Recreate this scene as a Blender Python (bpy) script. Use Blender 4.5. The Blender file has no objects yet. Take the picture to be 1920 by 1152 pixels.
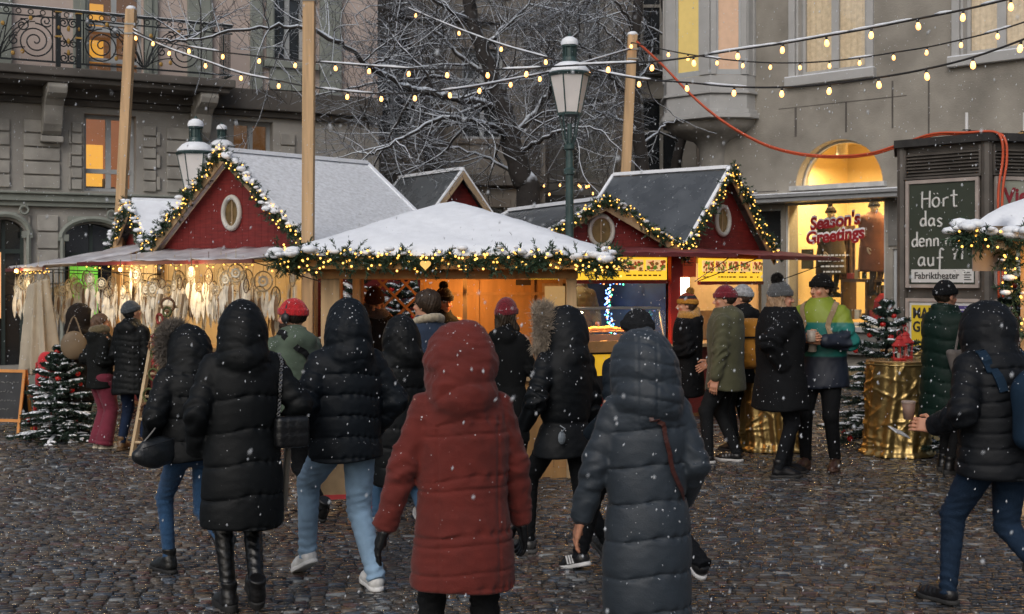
import bpy, bmesh, math, random
import numpy as np
from mathutils import Vector, Matrix, Quaternion
from mathutils.bvhtree import BVHTree

SC = bpy.context.scene
COL = SC.collection
PI = math.pi

# ------------------------------------------------------------------ camera
CAM_H = 1.9          # eye height above the paving
FPX = 2400.0         # focal length expressed in pixels of a 1920 px wide frame
HY = 525.0           # row of the horizon in that frame
cam_data = bpy.data.cameras.new("camera")
cam_data.sensor_width = 36.0
cam_data.lens = FPX / 1920.0 * 36.0
cam_data.shift_y = (HY - 576.0) / 1920.0
cam_data.clip_start = 0.1
cam_data.clip_end = 400.0
cam = bpy.data.objects.new("camera", cam_data)
COL.objects.link(cam)
cam.location = (0, 0, CAM_H)
cam.rotation_euler = (PI / 2, 0, 0)
SC.camera = cam
cam_data.dof.use_dof = True
cam_data.dof.focus_distance = 9.5
cam_data.dof.aperture_fstop = 5.6

# ------------------------------------------------------------------ dusk sky and overcast sun
SUN_EL, SUN_AZ = math.radians(38.0), math.radians(200.0)
W = bpy.data.worlds.new("World")
SC.world = W
W.use_nodes = True
nt = W.node_tree
nt.nodes.clear()
sky = nt.nodes.new("ShaderNodeTexSky")
sky.sky_type = 'NISHITA'
sky.sun_disc = False
sky.sun_elevation = SUN_EL
sky.sun_rotation = SUN_AZ
sky.dust_density = 4.0
sky.air_density = 1.0
sky.ozone_density = 1.0
hsv = nt.nodes.new("ShaderNodeHueSaturation")
hsv.inputs['Saturation'].default_value = 0.72
bg = nt.nodes.new("ShaderNodeBackground")
bg.inputs['Strength'].default_value = 0.105
wo = nt.nodes.new("ShaderNodeOutputWorld")
nt.links.new(sky.outputs[0], hsv.inputs['Color'])
nt.links.new(hsv.outputs[0], bg.inputs['Color'])
nt.links.new(bg.outputs[0], wo.inputs['Surface'])
sun_d = bpy.data.lights.new("sun", 'SUN')
sun_d.energy = 0.6
sun_d.angle = math.radians(40)
sun_d.color = (0.93, 0.96, 1.0)
sun = bpy.data.objects.new("sun", sun_d)
COL.objects.link(sun)
sun.rotation_euler = (PI / 2 - SUN_EL, 0, PI - SUN_AZ)
sun.location = (0, -10, 30)
SC.view_settings.view_transform = 'Standard'
SC.view_settings.look = 'None'
SC.view_settings.exposure = 0.0
SC.view_settings.gamma = 1.0
SC.cycles.max_bounces = 6
SC.cycles.diffuse_bounces = 3
SC.cycles.glossy_bounces = 3
SC.cycles.transmission_bounces = 4
SC.cycles.transparent_max_bounces = 10
SC.cycles.caustics_reflective = False
SC.cycles.caustics_refractive = False
SC.cycles.sample_clamp_indirect = 3.0
SC.cycles.use_denoising = True
SC.cycles.use_light_tree = True

# ------------------------------------------------------------------ projection helpers (pixel of the photo + depth -> world)
def PX(px, d): return (px - 960.0) / FPX * d
def PZ(py, d): return CAM_H - (py - HY) / FPX * d
def PT(px, py, d): return Vector((PX(px, d), d, PZ(py, d)))

# ------------------------------------------------------------------ materials
MATS = {}
def lin(c):
    if isinstance(c, str):
        c = c.lstrip('#'); c = [int(c[i:i+2], 16) / 255 for i in (0, 2, 4)]
        return tuple(x / 12.92 if x <= .04045 else ((x + .055) / 1.055) ** 2.4 for x in c)
    return tuple(c)

def mat(name, col, rough=.7, var=.15, vscale=6.0, bump=0.0, bscale=60.0, metal=0.0, spec=.5, emit=None, estr=0.0,
        stretch=None, col2=None, sheen=0.0, coat=0.0, sample=True, detail=4.0, rvar=0.0):
    if name in MATS: return MATS[name]
    m = bpy.data.materials.new(name); m.use_nodes = True
    n = m.node_tree; b = n.nodes['Principled BSDF']; L = n.links.new
    c = lin(col)
    b.inputs['Roughness'].default_value = rough
    b.inputs['Metallic'].default_value = metal
    b.inputs['Specular IOR Level'].default_value = spec
    if sheen:
        b.inputs['Sheen Weight'].default_value = sheen
    if coat:
        b.inputs['Coat Weight'].default_value = coat; b.inputs['Coat Roughness'].default_value = .1
    tc = n.nodes.new('ShaderNodeTexCoord'); mp = n.nodes.new('ShaderNodeMapping')
    L(tc.outputs['Object'], mp.inputs['Vector'])
    if stretch: mp.inputs['Scale'].default_value = stretch
    if var or col2:
        nz = n.nodes.new('ShaderNodeTexNoise'); nz.inputs['Scale'].default_value = vscale
        nz.inputs['Detail'].default_value = detail
        L(mp.outputs[0], nz.inputs['Vector'])
        mr = n.nodes.new('ShaderNodeMapRange')
        mr.inputs['From Min'].default_value = .3; mr.inputs['From Max'].default_value = .7
        L(nz.outputs['Fac'], mr.inputs['Value'])
        mx = n.nodes.new('ShaderNodeMix'); mx.data_type = 'RGBA'
        if col2: a = c; z = lin(col2)
        else: a = tuple(x * (1 - var) for x in c); z = tuple(min(1, x * (1 + var)) for x in c)
        mx.inputs[6].default_value = (*a, 1); mx.inputs[7].default_value = (*z, 1)
        L(mr.outputs[0], mx.inputs[0]); L(mx.outputs[2], b.inputs['Base Color'])
        if rvar:
            mr2 = n.nodes.new('ShaderNodeMapRange')
            mr2.inputs['From Min'].default_value = .3; mr2.inputs['From Max'].default_value = .7
            mr2.inputs['To Min'].default_value = max(0, rough - rvar); mr2.inputs['To Max'].default_value = min(1, rough + rvar)
            L(nz.outputs['Fac'], mr2.inputs['Value']); L(mr2.outputs[0], b.inputs['Roughness'])
    else:
        b.inputs['Base Color'].default_value = (*c, 1)
    if bump:
        nb = n.nodes.new('ShaderNodeTexNoise'); nb.inputs['Scale'].default_value = bscale; nb.inputs['Detail'].default_value = 5
        L(mp.outputs[0], nb.inputs['Vector'])
        bp = n.nodes.new('ShaderNodeBump'); bp.inputs['Strength'].default_value = bump; bp.inputs['Distance'].default_value = .01
        L(nb.outputs['Fac'], bp.inputs['Height']); L(bp.outputs[0], b.inputs['Normal'])
    if emit is not None:
        b.inputs['Emission Color'].default_value = (*lin(emit), 1); b.inputs['Emission Strength'].default_value = estr
        if not sample: m.cycles.emission_sampling = 'NONE'
    MATS[name] = m
    return m

def glass_mat(name, tint=(.8, .85, .9), refl=.12, rough=.03):
    if name in MATS: return MATS[name]
    m = bpy.data.materials.new(name); m.use_nodes = True; n = m.node_tree; n.nodes.clear(); L = n.links.new
    o = n.nodes.new('ShaderNodeOutputMaterial'); t = n.nodes.new('ShaderNodeBsdfTransparent'); g = n.nodes.new('ShaderNodeBsdfGlossy')
    t.inputs['Color'].default_value = (*tint, 1); g.inputs['Roughness'].default_value = rough
    x = n.nodes.new('ShaderNodeMixShader'); x.inputs[0].default_value = refl
    L(t.outputs[0], x.inputs[1]); L(g.outputs[0], x.inputs[2]); L(x.outputs[0], o.inputs['Surface'])
    MATS[name] = m
    return m

def snow_top_mat(name, col, lo=.25, hi=.6, nscale=8, namt=.5, rough=.8, bump=.4, bscale=30, snow='#dfe5ee', col2=None):
    """base material with snow lying where the surface faces up"""
    if name in MATS: return MATS[name]
    m = mat(name, col, rough, var=.25, vscale=nscale * 2, bump=bump, bscale=bscale, col2=col2)
    n = m.node_tree; b = n.nodes['Principled BSDF']; L = n.links.new
    src = b.inputs['Base Color'].links[0].from_socket
    ge = n.nodes.new('ShaderNodeNewGeometry'); sx = n.nodes.new('ShaderNodeSeparateXYZ'); L(ge.outputs['Normal'], sx.inputs[0])
    nz = n.nodes.new('ShaderNodeTexNoise'); nz.inputs['Scale'].default_value = nscale; nz.inputs['Detail'].default_value = 5
    tc = n.nodes.new('ShaderNodeTexCoord'); L(tc.outputs['Object'], nz.inputs['Vector'])
    ma = n.nodes.new('ShaderNodeMath'); ma.operation = 'MULTIPLY_ADD'; ma.inputs[1].default_value = namt; ma.inputs[2].default_value = -namt * .5
    L(nz.outputs['Fac'], ma.inputs[0])
    ad = n.nodes.new('ShaderNodeMath'); ad.operation = 'ADD'; L(sx.outputs['Z'], ad.inputs[0]); L(ma.outputs[0], ad.inputs[1])
    mr = n.nodes.new('ShaderNodeMapRange'); mr.inputs['From Min'].default_value = lo; mr.inputs['From Max'].default_value = hi
    L(ad.outputs[0], mr.inputs['Value'])
    mx = n.nodes.new('ShaderNodeMix'); mx.data_type = 'RGBA'; mx.inputs[7].default_value = (*lin(snow), 1)
    L(mr.outputs[0], mx.inputs[0]); L(src, mx.inputs[6]); L(mx.outputs[2], b.inputs['Base Color'])
    return m

# ------------------------------------------------------------------ mesh building
class MB:
    def __init__(s): s.v = []; s.f = []; s.M = None
    def addv(s, pts):
        i = len(s.v)
        if s.M is not None: pts = [tuple(s.M @ Vector(p)) for p in pts]
        s.v.extend([tuple(p) for p in pts]); return i
    def faces(s, i, fs): s.f.extend([tuple(i + k for k in f) for f in fs])
    def quad(s, a, b, c, d): i = s.addv([a, b, c, d]); s.f.append((i, i+1, i+2, i+3)); return s
    def poly(s, pts): i = s.addv(pts); s.f.append(tuple(range(i, i + len(pts)))); return s
    def box(s, x0, y0, z0, x1, y1, z1):
        i = s.addv([(x0,y0,z0),(x1,y0,z0),(x1,y1,z0),(x0,y1,z0),(x0,y0,z1),(x1,y0,z1),(x1,y1,z1),(x0,y1,z1)])
        s.faces(i, [(0,3,2,1),(4,5,6,7),(0,1,5,4),(1,2,6,5),(2,3,7,6),(3,0,4,7)]); return s
    def slab(s, a, b, c, d, n, t):
        """four corners plus thickness t along n"""
        a, b, c, d = map(Vector, (a, b, c, d)); n = Vector(n) * t
        i = s.addv([a, b, c, d, a+n, b+n, c+n, d+n])
        s.faces(i, [(0,3,2,1),(4,5,6,7),(0,1,5,4),(1,2,6,5),(2,3,7,6),(3,0,4,7)]); return s
    def tube(s, pts, r, n=8, cap=True, flat=None):
        pts = [Vector(p) for p in pts]; m = len(pts)
        rs = r if isinstance(r, (list, tuple)) else [r] * m
        up = None; rings = []
        for k in range(m):
            t = (pts[min(k+1, m-1)] - pts[max(k-1, 0)])
            if t.length < 1e-9: t = Vector((0,0,1))
            t.normalize()
            if up is None:
                up = Vector((0,0,1)) if abs(t.z) < .9 else Vector((1,0,0))
            up = up - t * up.dot(t)
            if up.length < 1e-6: up = t.orthogonal()
            up.normalize(); sd = t.cross(up)
            fx, fy = (1, 1) if flat is None else flat
            rings.append([pts[k] + (sd * math.cos(2*PI*j/n) * fx + up * math.sin(2*PI*j/n) * fy) * rs[k] for j in range(n)])
        i = s.addv([p for rg in rings for p in rg])
        for k in range(m-1):
            for j in range(n):
                a = i + k*n + j; b = i + k*n + (j+1) % n
                s.f.append((a, b, b+n, a+n))
        if cap:
            s.f.append(tuple(i + j for j in reversed(range(n)))); s.f.append(tuple(i + (m-1)*n + j for j in range(n)))
        return s
    def lathe(s, prof, n=24, c=(0,0,0), a0=0.0, cap=True):
        i = s.addv([(c[0] + r*math.cos(a0 + 2*PI*j/n), c[1] + r*math.sin(a0 + 2*PI*j/n), c[2] + z) for r, z in prof for j in range(n)])
        for k in range(len(prof)-1):
            for j in range(n):
                a = i + k*n + j; b = i + k*n + (j+1) % n
                s.f.append((a, b, b+n, a+n))
        if cap:
            s.f.append(tuple(i + j for j in reversed(range(n)))); s.f.append(tuple(i + (len(prof)-1)*n + j for j in range(n)))
        return s
    def sphere(s, c, r, n=10, m=6):
        rx, ry, rz = (r, r, r) if not isinstance(r, (tuple, list)) else r
        prof = [(math.sin(PI*k/m), -math.cos(PI*k/m)) for k in range(1, m)]
        i = s.addv([(c[0]+rx*a*math.cos(2*PI*j/n), c[1]+ry*a*math.sin(2*PI*j/n), c[2]+rz*b) for a, b in prof for j in range(n)] + [(c[0],c[1],c[2]-rz), (c[0],c[1],c[2]+rz)])
        for k in range(m-2):
            for j in range(n):
                a = i+k*n+j; b = i+k*n+(j+1) % n; s.f.append((a, b, b+n, a+n))
        lo = i + (m-1)*n; hi = lo+1
        for j in range(n):
            s.f.append((lo, i+(j+1) % n, i+j)); s.f.append((hi, i+(m-2)*n+j, i+(m-2)*n+(j+1) % n))
        return s
    def prism(s, poly, y0, y1):
        """polygon in local x,z extruded along y"""
        n = len(poly); i = s.addv([(x, y0, z) for x, z in poly] + [(x, y1, z) for x, z in poly])
        s.f.append(tuple(i+k for k in range(n))); s.f.append(tuple(i+n+k for k in reversed(range(n))))
        for k in range(n):
            j = (k+1) % n; s.f.append((i+k, i+n+k, i+n+j, i+j))
        return s
    def ring(s, c, R, r, n=24, m=6, axis='y', sx=1.0):
        pts = []
        for k in range(n):
            a = 2*PI*k/n
            for j in range(m):
                b = 2*PI*j/m; q = R + r*math.cos(b); x = q*math.cos(a)*sx; z = q*math.sin(a); y = r*math.sin(b)
                pts.append((c[0]+x, c[1]+y, c[2]+z) if axis == 'y' else (c[0]+x, c[1]+z, c[2]+y))
        i = s.addv(pts)
        for k in range(n):
            for j in range(m):
                a = i+k*m+j; b = i+k*m+(j+1) % m; c2 = i+((k+1) % n)*m+(j+1) % m; d = i+((k+1) % n)*m+j
                s.f.append((a, b, c2, d))
        return s
    def build(s, name, m, parent=None, smooth=False, bevel=0.0):
        return mesh_obj(name, s.v, s.f, m, parent, smooth, bevel)

def split_build(b, name, m, parent=None, key=None, smooth=False, bevel=0.0):
    """one object per loose piece, or per group of pieces that share key(centre)"""
    par = list(range(len(b.v)))
    def fd(a):
        while par[a] != a: par[a] = par[par[a]]; a = par[a]
        return a
    for f in b.f:
        r = fd(f[0])
        for k in f[1:]: par[fd(k)] = r
    isl = {}
    for f in b.f: isl.setdefault(fd(f[0]), []).append(f)
    grp = {}
    for r, fs in isl.items():
        vs = sorted({k for f in fs for k in f}); c = [sum(b.v[k][a] for k in vs)/len(vs) for a in range(3)]
        grp.setdefault(key(c) if key else r, []).extend(fs)
    out = []
    for g, fs in grp.items():
        vs = sorted({k for f in fs for k in f}); mp = {k: q for q, k in enumerate(vs)}
        out.append(mesh_obj(name, [b.v[k] for k in vs], [tuple(mp[k] for k in f) for f in fs], m, parent, smooth, bevel))
    return out
ORD = 'first second third fourth fifth sixth seventh eighth ninth tenth eleventh twelfth thirteenth fourteenth fifteenth sixteenth seventeenth eighteenth nineteenth twentieth'.split()
def mesh_obj(name, v, f, m, parent=None, smooth=False, bevel=0.0, col=None):
    me = bpy.data.meshes.new(name)
    if isinstance(v, np.ndarray):
        nv, nf = len(v), len(f)
        me.vertices.add(nv); me.vertices.foreach_set('co', v.astype(np.float32).ravel())
        k = f.shape[1]
        me.loops.add(nf*k); me.loops.foreach_set('vertex_index', f.astype(np.int32).ravel())
        me.polygons.add(nf); me.polygons.foreach_set('loop_start', np.arange(0, nf*k, k, dtype=np.int32))
        try: me.polygons.foreach_set('loop_total', np.full(nf, k, dtype=np.int32))
        except Exception: pass
        me.update(calc_edges=True); me.validate()
    else:
        me.from_pydata([tuple(p) for p in v], [], f); me.update()
    if col is not None:
        at = me.color_attributes.new('Col', 'FLOAT_COLOR', 'POINT'); at.data.foreach_set('color', col.astype(np.float32).ravel())
    if m: me.materials.append(m)
    if smooth: me.polygons.foreach_set('use_smooth', [True] * len(me.polygons))
    o = bpy.data.objects.new(name, me); COL.objects.link(o)
    if parent: o.parent = parent
    if bevel:
        md = o.modifiers.new('bevel', 'BEVEL'); md.width = bevel; md.segments = 2; md.limit_method = 'ANGLE'; md.angle_limit = math.radians(40)
    return o

def tag(o, label=None, cat=None, group=None, kind=None):
    if label: o['label'] = label
    if cat: o['category'] = cat
    if group: o['group'] = group
    if kind: o['kind'] = kind
    return o
def thing(name, label, cat, loc=(0,0,0), rz=0.0, group=None, scale=1.0):
    o = bpy.data.objects.new(name, None); COL.objects.link(o); o.location = loc; o.rotation_euler = (0,0,rz); o.scale = (scale,)*3
    o.empty_display_size = .2
    return tag(o, label, cat, group)
def copy_tree(o, parent=None):
    c = o.copy(); COL.objects.link(c); c.parent = parent
    for ch in list(o.children): copy_tree(ch, c)
    return c

def text_mesh(txt, size, extrude=.004, bold=0.0, align='CENTER', shear=0.0, space=1.0):
    cu = bpy.data.curves.new('text', 'FONT'); cu.body = txt; cu.size = size; cu.extrude = extrude; cu.offset = bold
    cu.align_x = align; cu.align_y = 'CENTER'; cu.shear = shear; cu.space_character = space; cu.resolution_u = 3
    o = bpy.data.objects.new('text', cu); COL.objects.link(o)
    dg = bpy.context.evaluated_depsgraph_get(); me = bpy.data.meshes.new_from_object(o.evaluated_get(dg))
    vs = [tuple(v.co) for v in me.vertices]; fs = [tuple(p.vertices) for p in me.polygons]
    bpy.data.objects.remove(o); bpy.data.meshes.remove(me); bpy.data.curves.remove(cu)
    return vs, fs
def add_text(mb, txt, size, c, extrude=.003, bold=0.0, align='CENTER', shear=0.0, space=1.0, tilt=0.0, sx=1.0):
    """text upright in the local x,z plane, facing local -y"""
    vs, fs = text_mesh(txt, size, extrude, bold, align, shear, space)
    ct, st = math.cos(tilt), math.sin(tilt)
    i = mb.addv([(c[0] + (x*ct - y*st)*sx, c[1] - z, c[2] + x*st + y*ct) for x, y, z in vs]); mb.faces(i, fs)

# ------------------------------------------------------------------ distance field meshing (clothes, bodies, soft things)
def surface_nets(D, lo, h):
    D = np.asarray(D, np.float32); nx, ny, nz = D.shape; S = D < 0
    c = np.zeros((nx-1, ny-1, nz-1), np.int8)
    offs = [(i, j, k) for i in (0,1) for j in (0,1) for k in (0,1)]
    for i, j, k in offs: c += S[i:nx-1+i, j:ny-1+j, k:nz-1+k]
    act = (c > 0) & (c < 8); idx = np.argwhere(act); n = len(idx)
    vid = np.full(act.shape, -1, np.int64); vid[act] = np.arange(n)
    acc = np.zeros((n, 3)); cnt = np.zeros(n)
    for a in offs:
        for ax in range(3):
            if a[ax]: continue
            b = list(a); b[ax] = 1
            da = D[idx[:,0]+a[0], idx[:,1]+a[1], idx[:,2]+a[2]]; db = D[idx[:,0]+b[0], idx[:,1]+b[1], idx[:,2]+b[2]]
            x = (da < 0) != (db < 0); t = np.where(x, da / np.where(x, da - db, 1), 0)
            p = np.zeros((n, 3)); p[:] = a; p[:, ax] = t
            acc[x] += p[x]; cnt[x] += 1
    V = np.array(lo) + (idx + acc / cnt[:, None]) * h
    F = []
    for ax in range(3):
        sl0 = [slice(None)]*3; sl1 = [slice(None)]*3; sl0[ax] = slice(0, -1); sl1[ax] = slice(1, None)
        s0 = S[tuple(sl0)]; s1 = S[tuple(sl1)]; e = np.argwhere(s0 != s1)
        u, w = (ax+1) % 3, (ax+2) % 3
        ok = (e[:, u] > 0) & (e[:, w] > 0) & (e[:, u] < act.shape[u]) & (e[:, w] < act.shape[w]); e = e[ok]
        if not len(e): continue
        def g(du, dw):
            q = e.copy(); q[:, u] -= du; q[:, w] -= dw; return vid[q[:,0], q[:,1], q[:,2]]
        q = np.stack([g(1,1), g(0,1), g(0,0), g(1,0)], 1)
        flip = ~S[e[:,0], e[:,1], e[:,2]]; q[flip] = q[flip][:, ::-1]
        F.append(q[(q >= 0).all(1)])
    F = np.concatenate(F) if F else np.zeros((0,4), int)
    return V, F

def grid(lo, hi, h):
    n = [max(3, int(math.ceil((hi[k]-lo[k]) / h)) + 1) for k in range(3)]
    X = (lo[0] + np.arange(n[0])*h).astype(np.float32)[:,None,None]
    Y = (lo[1] + np.arange(n[1])*h).astype(np.float32)[None,:,None]
    Z = (lo[2] + np.arange(n[2])*h).astype(np.float32)[None,None,:]
    return X, Y, Z
def sdf_mesh(fn, lo, hi, h):
    X, Y, Z = grid(lo, hi, h); D = fn(X, Y, Z)
    D = np.broadcast_to(D, (X.shape[0], Y.shape[1], Z.shape[2])).copy()
    D[0] = D[-1] = 1; D[:,0] = D[:,-1] = 1; D[:,:,0] = D[:,:,-1] = 1
    return surface_nets(D, lo, h)
def rc(X, Y, Z, a, b, ra, rb, want_t=False):
    ab = [b[k]-a[k] for k in range(3)]; L2 = sum(x*x for x in ab) + 1e-9
    t = ((X-a[0])*ab[0] + (Y-a[1])*ab[1] + (Z-a[2])*ab[2]) / L2
    t = np.clip(t, 0, 1)
    d = np.sqrt((X-a[0]-t*ab[0])**2 + (Y-a[1]-t*ab[1])**2 + (Z-a[2]-t*ab[2])**2) - (ra + (rb-ra)*t)
    return (d, t) if want_t else d
def ell(X, Y, Z, c, r):
    x, y, z = X-c[0], Y-c[1], Z-c[2]
    k0 = np.sqrt((x/r[0])**2 + (y/r[1])**2 + (z/r[2])**2); k1 = np.sqrt((x/r[0]**2)**2 + (y/r[1]**2)**2 + (z/r[2]**2)**2) + 1e-9
    return k0*(k0-1)/k1
def rbox(X, Y, Z, c, hs, r):
    x = np.abs(X-c[0])-hs[0]+r; y = np.abs(Y-c[1])-hs[1]+r; z = np.abs(Z-c[2])-hs[2]+r
    return np.sqrt(np.maximum(x,0)**2 + np.maximum(y,0)**2 + np.maximum(z,0)**2) + np.minimum(np.maximum(x, np.maximum(y, z)), 0) - r
def smin(a, b, k):
    h = np.clip(.5 + .5*(b-a)/k, 0, 1); return b*(1-h) + a*h - k*h*(1-h)
def smax(a, b, k): return -smin(-a, -b, k)
def join_meshes(parts):
    V = []; F = []; o = 0
    for v, f in parts:
        V.append(v); F.append(f + o); o += len(v)
    return np.concatenate(V), np.concatenate(F)
# ================================================================== common materials
R = random.Random(7)
M_SNOW = mat('snow', '#edf1f7', .75, var=.05, vscale=9, bump=.35, bscale=45, spec=.3)
M_STONE_L = mat('limestone facade', (.33,.315,.29), .85, var=.28, vscale=1.1, bump=.5, bscale=30)
M_STONE_D = mat('weathered and shaded stone', (.105,.095,.085), .9, var=.35, vscale=1.3, bump=.5, bscale=25)
M_BLOCK = mat('dressed stone blocks', (.36,.345,.315), .85, var=.22, vscale=3, bump=.5, bscale=40)
M_PLASTER = mat('rose plaster', (.52,.43,.385), .9, var=.08, vscale=2, bump=.2, bscale=70)
M_TRIM_L = mat('grey green stone trim', (.25,.27,.24), .8, var=.12, vscale=4, bump=.25, bscale=50)
M_STUCCO = mat('rough grey stucco', (.29,.27,.235), .93, var=.28, vscale=1.1, bump=1.0, bscale=28)
M_TRIM_R = mat('pale painted stone', (.42,.42,.415), .7, var=.08, vscale=3, bump=.15, bscale=60)
M_IRON = mat('black wrought iron', (.018,.022,.024), .45, var=.2, vscale=20, metal=.3)
M_GOLD = mat('gilded iron', (.55,.33,.10), .4, var=.1, metal=.8)
M_WFRAME = mat('grey white window paint', (.42,.44,.45), .5, var=.06)
M_DGLASS = mat('dark window glass', (.02,.023,.026), .08, var=.3, vscale=2, spec=.8)
M_GLASS = glass_mat('clear glass', (.93,.95,.95), .06)
M_ROOMLIT = mat('lit room wall', (.6,.36,.12), .9, var=.12, vscale=3, emit=(1.0,.52,.12), estr=.55)
M_ROOMDIM = mat('dim warm room', (.25,.13,.07), .9, var=.25, vscale=4, emit=(.75,.36,.14), estr=.13)  # room backing glows by itself, standing for lamps inside
M_BULB = mat('glowing bulb', (1,.8,.5), .3, var=0, emit=(1.0,.43,.10), estr=4.2)
M_SOCKET = mat('black lamp socket', (.015,.014,.013), .5, var=0)
M_LED = mat('warm led', (.8,.5,.2), .3, var=0, emit=(1.0,.52,.09), estr=2.6, sample=False)
M_CABLE = mat('black cable', (.02,.02,.02), .6, var=0)

# ================================================================== ground: joints sheet and wet cobbles
def build_ground():
    b = MB()
    b.quad((-120,-20,-.008),(120,-20,-.008),(120,160,-.008),(-120,160,-.008))
    g = b.build('ground', mat('wet joint grit', (.035,.032,.028), .55, var=.4, vscale=9, bump=.8, bscale=60), None)
    tag(g, kind='structure')
    # every stone is a little tilted dome; rows swing gently across the square
    rng = np.random.default_rng(3)
    rows = []; y = 3.6
    pos = []
    while y < 24.0:
        rh = .068 if y < 14 else .10
        half = 2.2 + y*.46
        x = -half + rng.random()*.1
        while x < half:
            w = (.07 + rng.random()*.06) * (1 if y < 14 else 1.45)
            pos.append((x + w/2, y, w, rh)); x += w
        y += rh
    P = np.array(pos); n = len(P)
    cx, cy, w, hh = P.T
    # row curve
    cyc = cy + .11*cx + .22*np.sin(cx*.55 + cy*.12) + .06*np.sin(cx*1.7+1)
    ang = np.arctan(.11 + .22*.55*np.cos(cx*.55 + cy*.12) + .06*1.7*np.cos(cx*1.7+1)) + rng.normal(0, .05, n)
    gx = np.array([-1,0,1,-1,0,1,-1,0,1]) ; gy = np.array([-1,-1,-1,0,0,0,1,1,1])
    hw = w*.5*.96*rng.uniform(.93,1,n); hd = hh*.5*.96*rng.uniform(.92,1,n)
    tilt = rng.normal(0,.024,(n,2)); zoff = rng.normal(0,.002,n)
    jit = rng.normal(0,.045,(n,9,2))
    lx = (gx[None]*.9 + jit[:,:,0])*hw[:,None]; ly = (gy[None]*.9 + jit[:,:,1])*hd[:,None]
    dome = np.where((gx==0)&(gy==0), .0022, np.where((gx==0)|(gy==0), .0012, 0))
    lz = zoff[:,None] + dome[None] + tilt[:,:1]*lx*1.2 + tilt[:,1:]*ly*1.2 + .004
    order = [0,1,2,5,8,7,6,3]
    sx = lx[:,order]/.9; sy = ly[:,order]/.9; sz = np.full_like(sx, -.011)
    LX = np.concatenate([lx, sx],1); LY = np.concatenate([ly, sy],1); LZ = np.concatenate([lz, sz],1)
    ca, sa = np.cos(ang)[:,None], np.sin(ang)[:,None]
    VX = cx[:,None] + LX*ca - LY*sa; VY = cyc[:,None] + LX*sa + LY*ca
    V = np.stack([VX, VY, LZ], 2).reshape(-1,3)
    q = [(0,1,4,3),(1,2,5,4),(3,4,7,6),(4,5,8,7)]
    for k in range(8):
        a, c = order[k], order[(k+1)%8]; q.append((9+k, 9+(k+1)%8, c, a))
    F = (np.array(q)[None] + (np.arange(n)*17)[:,None,None]).reshape(-1,4)
    # stone colours: brown, grey, blue grey, some red porphyry
    pal = np.array([(.078,.058,.042),(.070,.062,.054),(.055,.060,.068),(.11,.080,.055),(.085,.045,.036),(.19,.18,.165),(.024,.023,.024)])
    pk = rng.choice(len(pal), n, p=[.27,.2,.13,.15,.10,.07,.08]); c = pal[pk]*rng.uniform(.45,1.5,(n,1))*np.array([.86,.96,1.06])
    C = np.ones((n,17,4)); C[:,:,:3] = c[:,None]
    C[:,:,3] = rng.random((n,1))
    m = bpy.data.materials.new('wet cobblestone'); m.use_nodes = True; t = m.node_tree; bs = t.nodes['Principled BSDF']; L = t.links.new
    at = t.nodes.new('ShaderNodeVertexColor'); at.layer_name = 'Col'
    tc = t.nodes.new('ShaderNodeTexCoord'); nz = t.nodes.new('ShaderNodeTexNoise'); nz.inputs['Scale'].default_value = 34; nz.inputs['Detail'].default_value = 6
    L(tc.outputs['Object'], nz.inputs['Vector'])
    mr = t.nodes.new('ShaderNodeMapRange'); mr.inputs['To Min'].default_value = .55; mr.inputs['To Max'].default_value = 1.4
    L(nz.outputs['Fac'], mr.inputs['Value'])
    vm = t.nodes.new('ShaderNodeVectorMath'); vm.operation = 'SCALE'; L(at.outputs['Color'], vm.inputs[0]); L(mr.outputs[0], vm.inputs['Scale'])
    # slushy patches of melting snow
    n2 = t.nodes.new('ShaderNodeTexNoise'); n2.inputs['Scale'].default_value = 1.1; n2.inputs['Detail'].default_value = 8; L(tc.outputs['Object'], n2.inputs['Vector'])
    L(vm.outputs[0], bs.inputs['Base Color'])
    rr = t.nodes.new('ShaderNodeMapRange'); rr.inputs['To Min'].default_value = .03; rr.inputs['To Max'].default_value = .22
    L(at.outputs['Alpha'], rr.inputs['Value'])
    ra = t.nodes.new('ShaderNodeMath'); ra.operation = 'MULTIPLY_ADD'; ra.inputs[1].default_value = .35; ra.inputs[2].default_value = -.1
    L(n2.outputs['Fac'], ra.inputs[0])
    rs = t.nodes.new('ShaderNodeMath'); rs.operation = 'ADD'; L(rr.outputs[0], rs.inputs[0]); L(ra.outputs[0], rs.inputs[1]); L(rs.outputs[0], bs.inputs['Roughness'])
    bp = t.nodes.new('ShaderNodeBump'); bp.inputs['Strength'].default_value = .6; bp.inputs['Distance'].default_value = .008
    L(nz.outputs['Fac'], bp.inputs['Height']); L(bp.outputs[0], bs.inputs['Normal'])
    bs.inputs['Specular IOR Level'].default_value = .7; bs.inputs['Coat Weight'].default_value = .85; bs.inputs['Coat Roughness'].default_value = .09; bs.inputs['Coat IOR'].default_value = 1.4
    o = mesh_obj('cobblestones', V, F, m, None, True, col=C.reshape(-1,4))
    tag(o, kind='structure')
build_ground()

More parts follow.
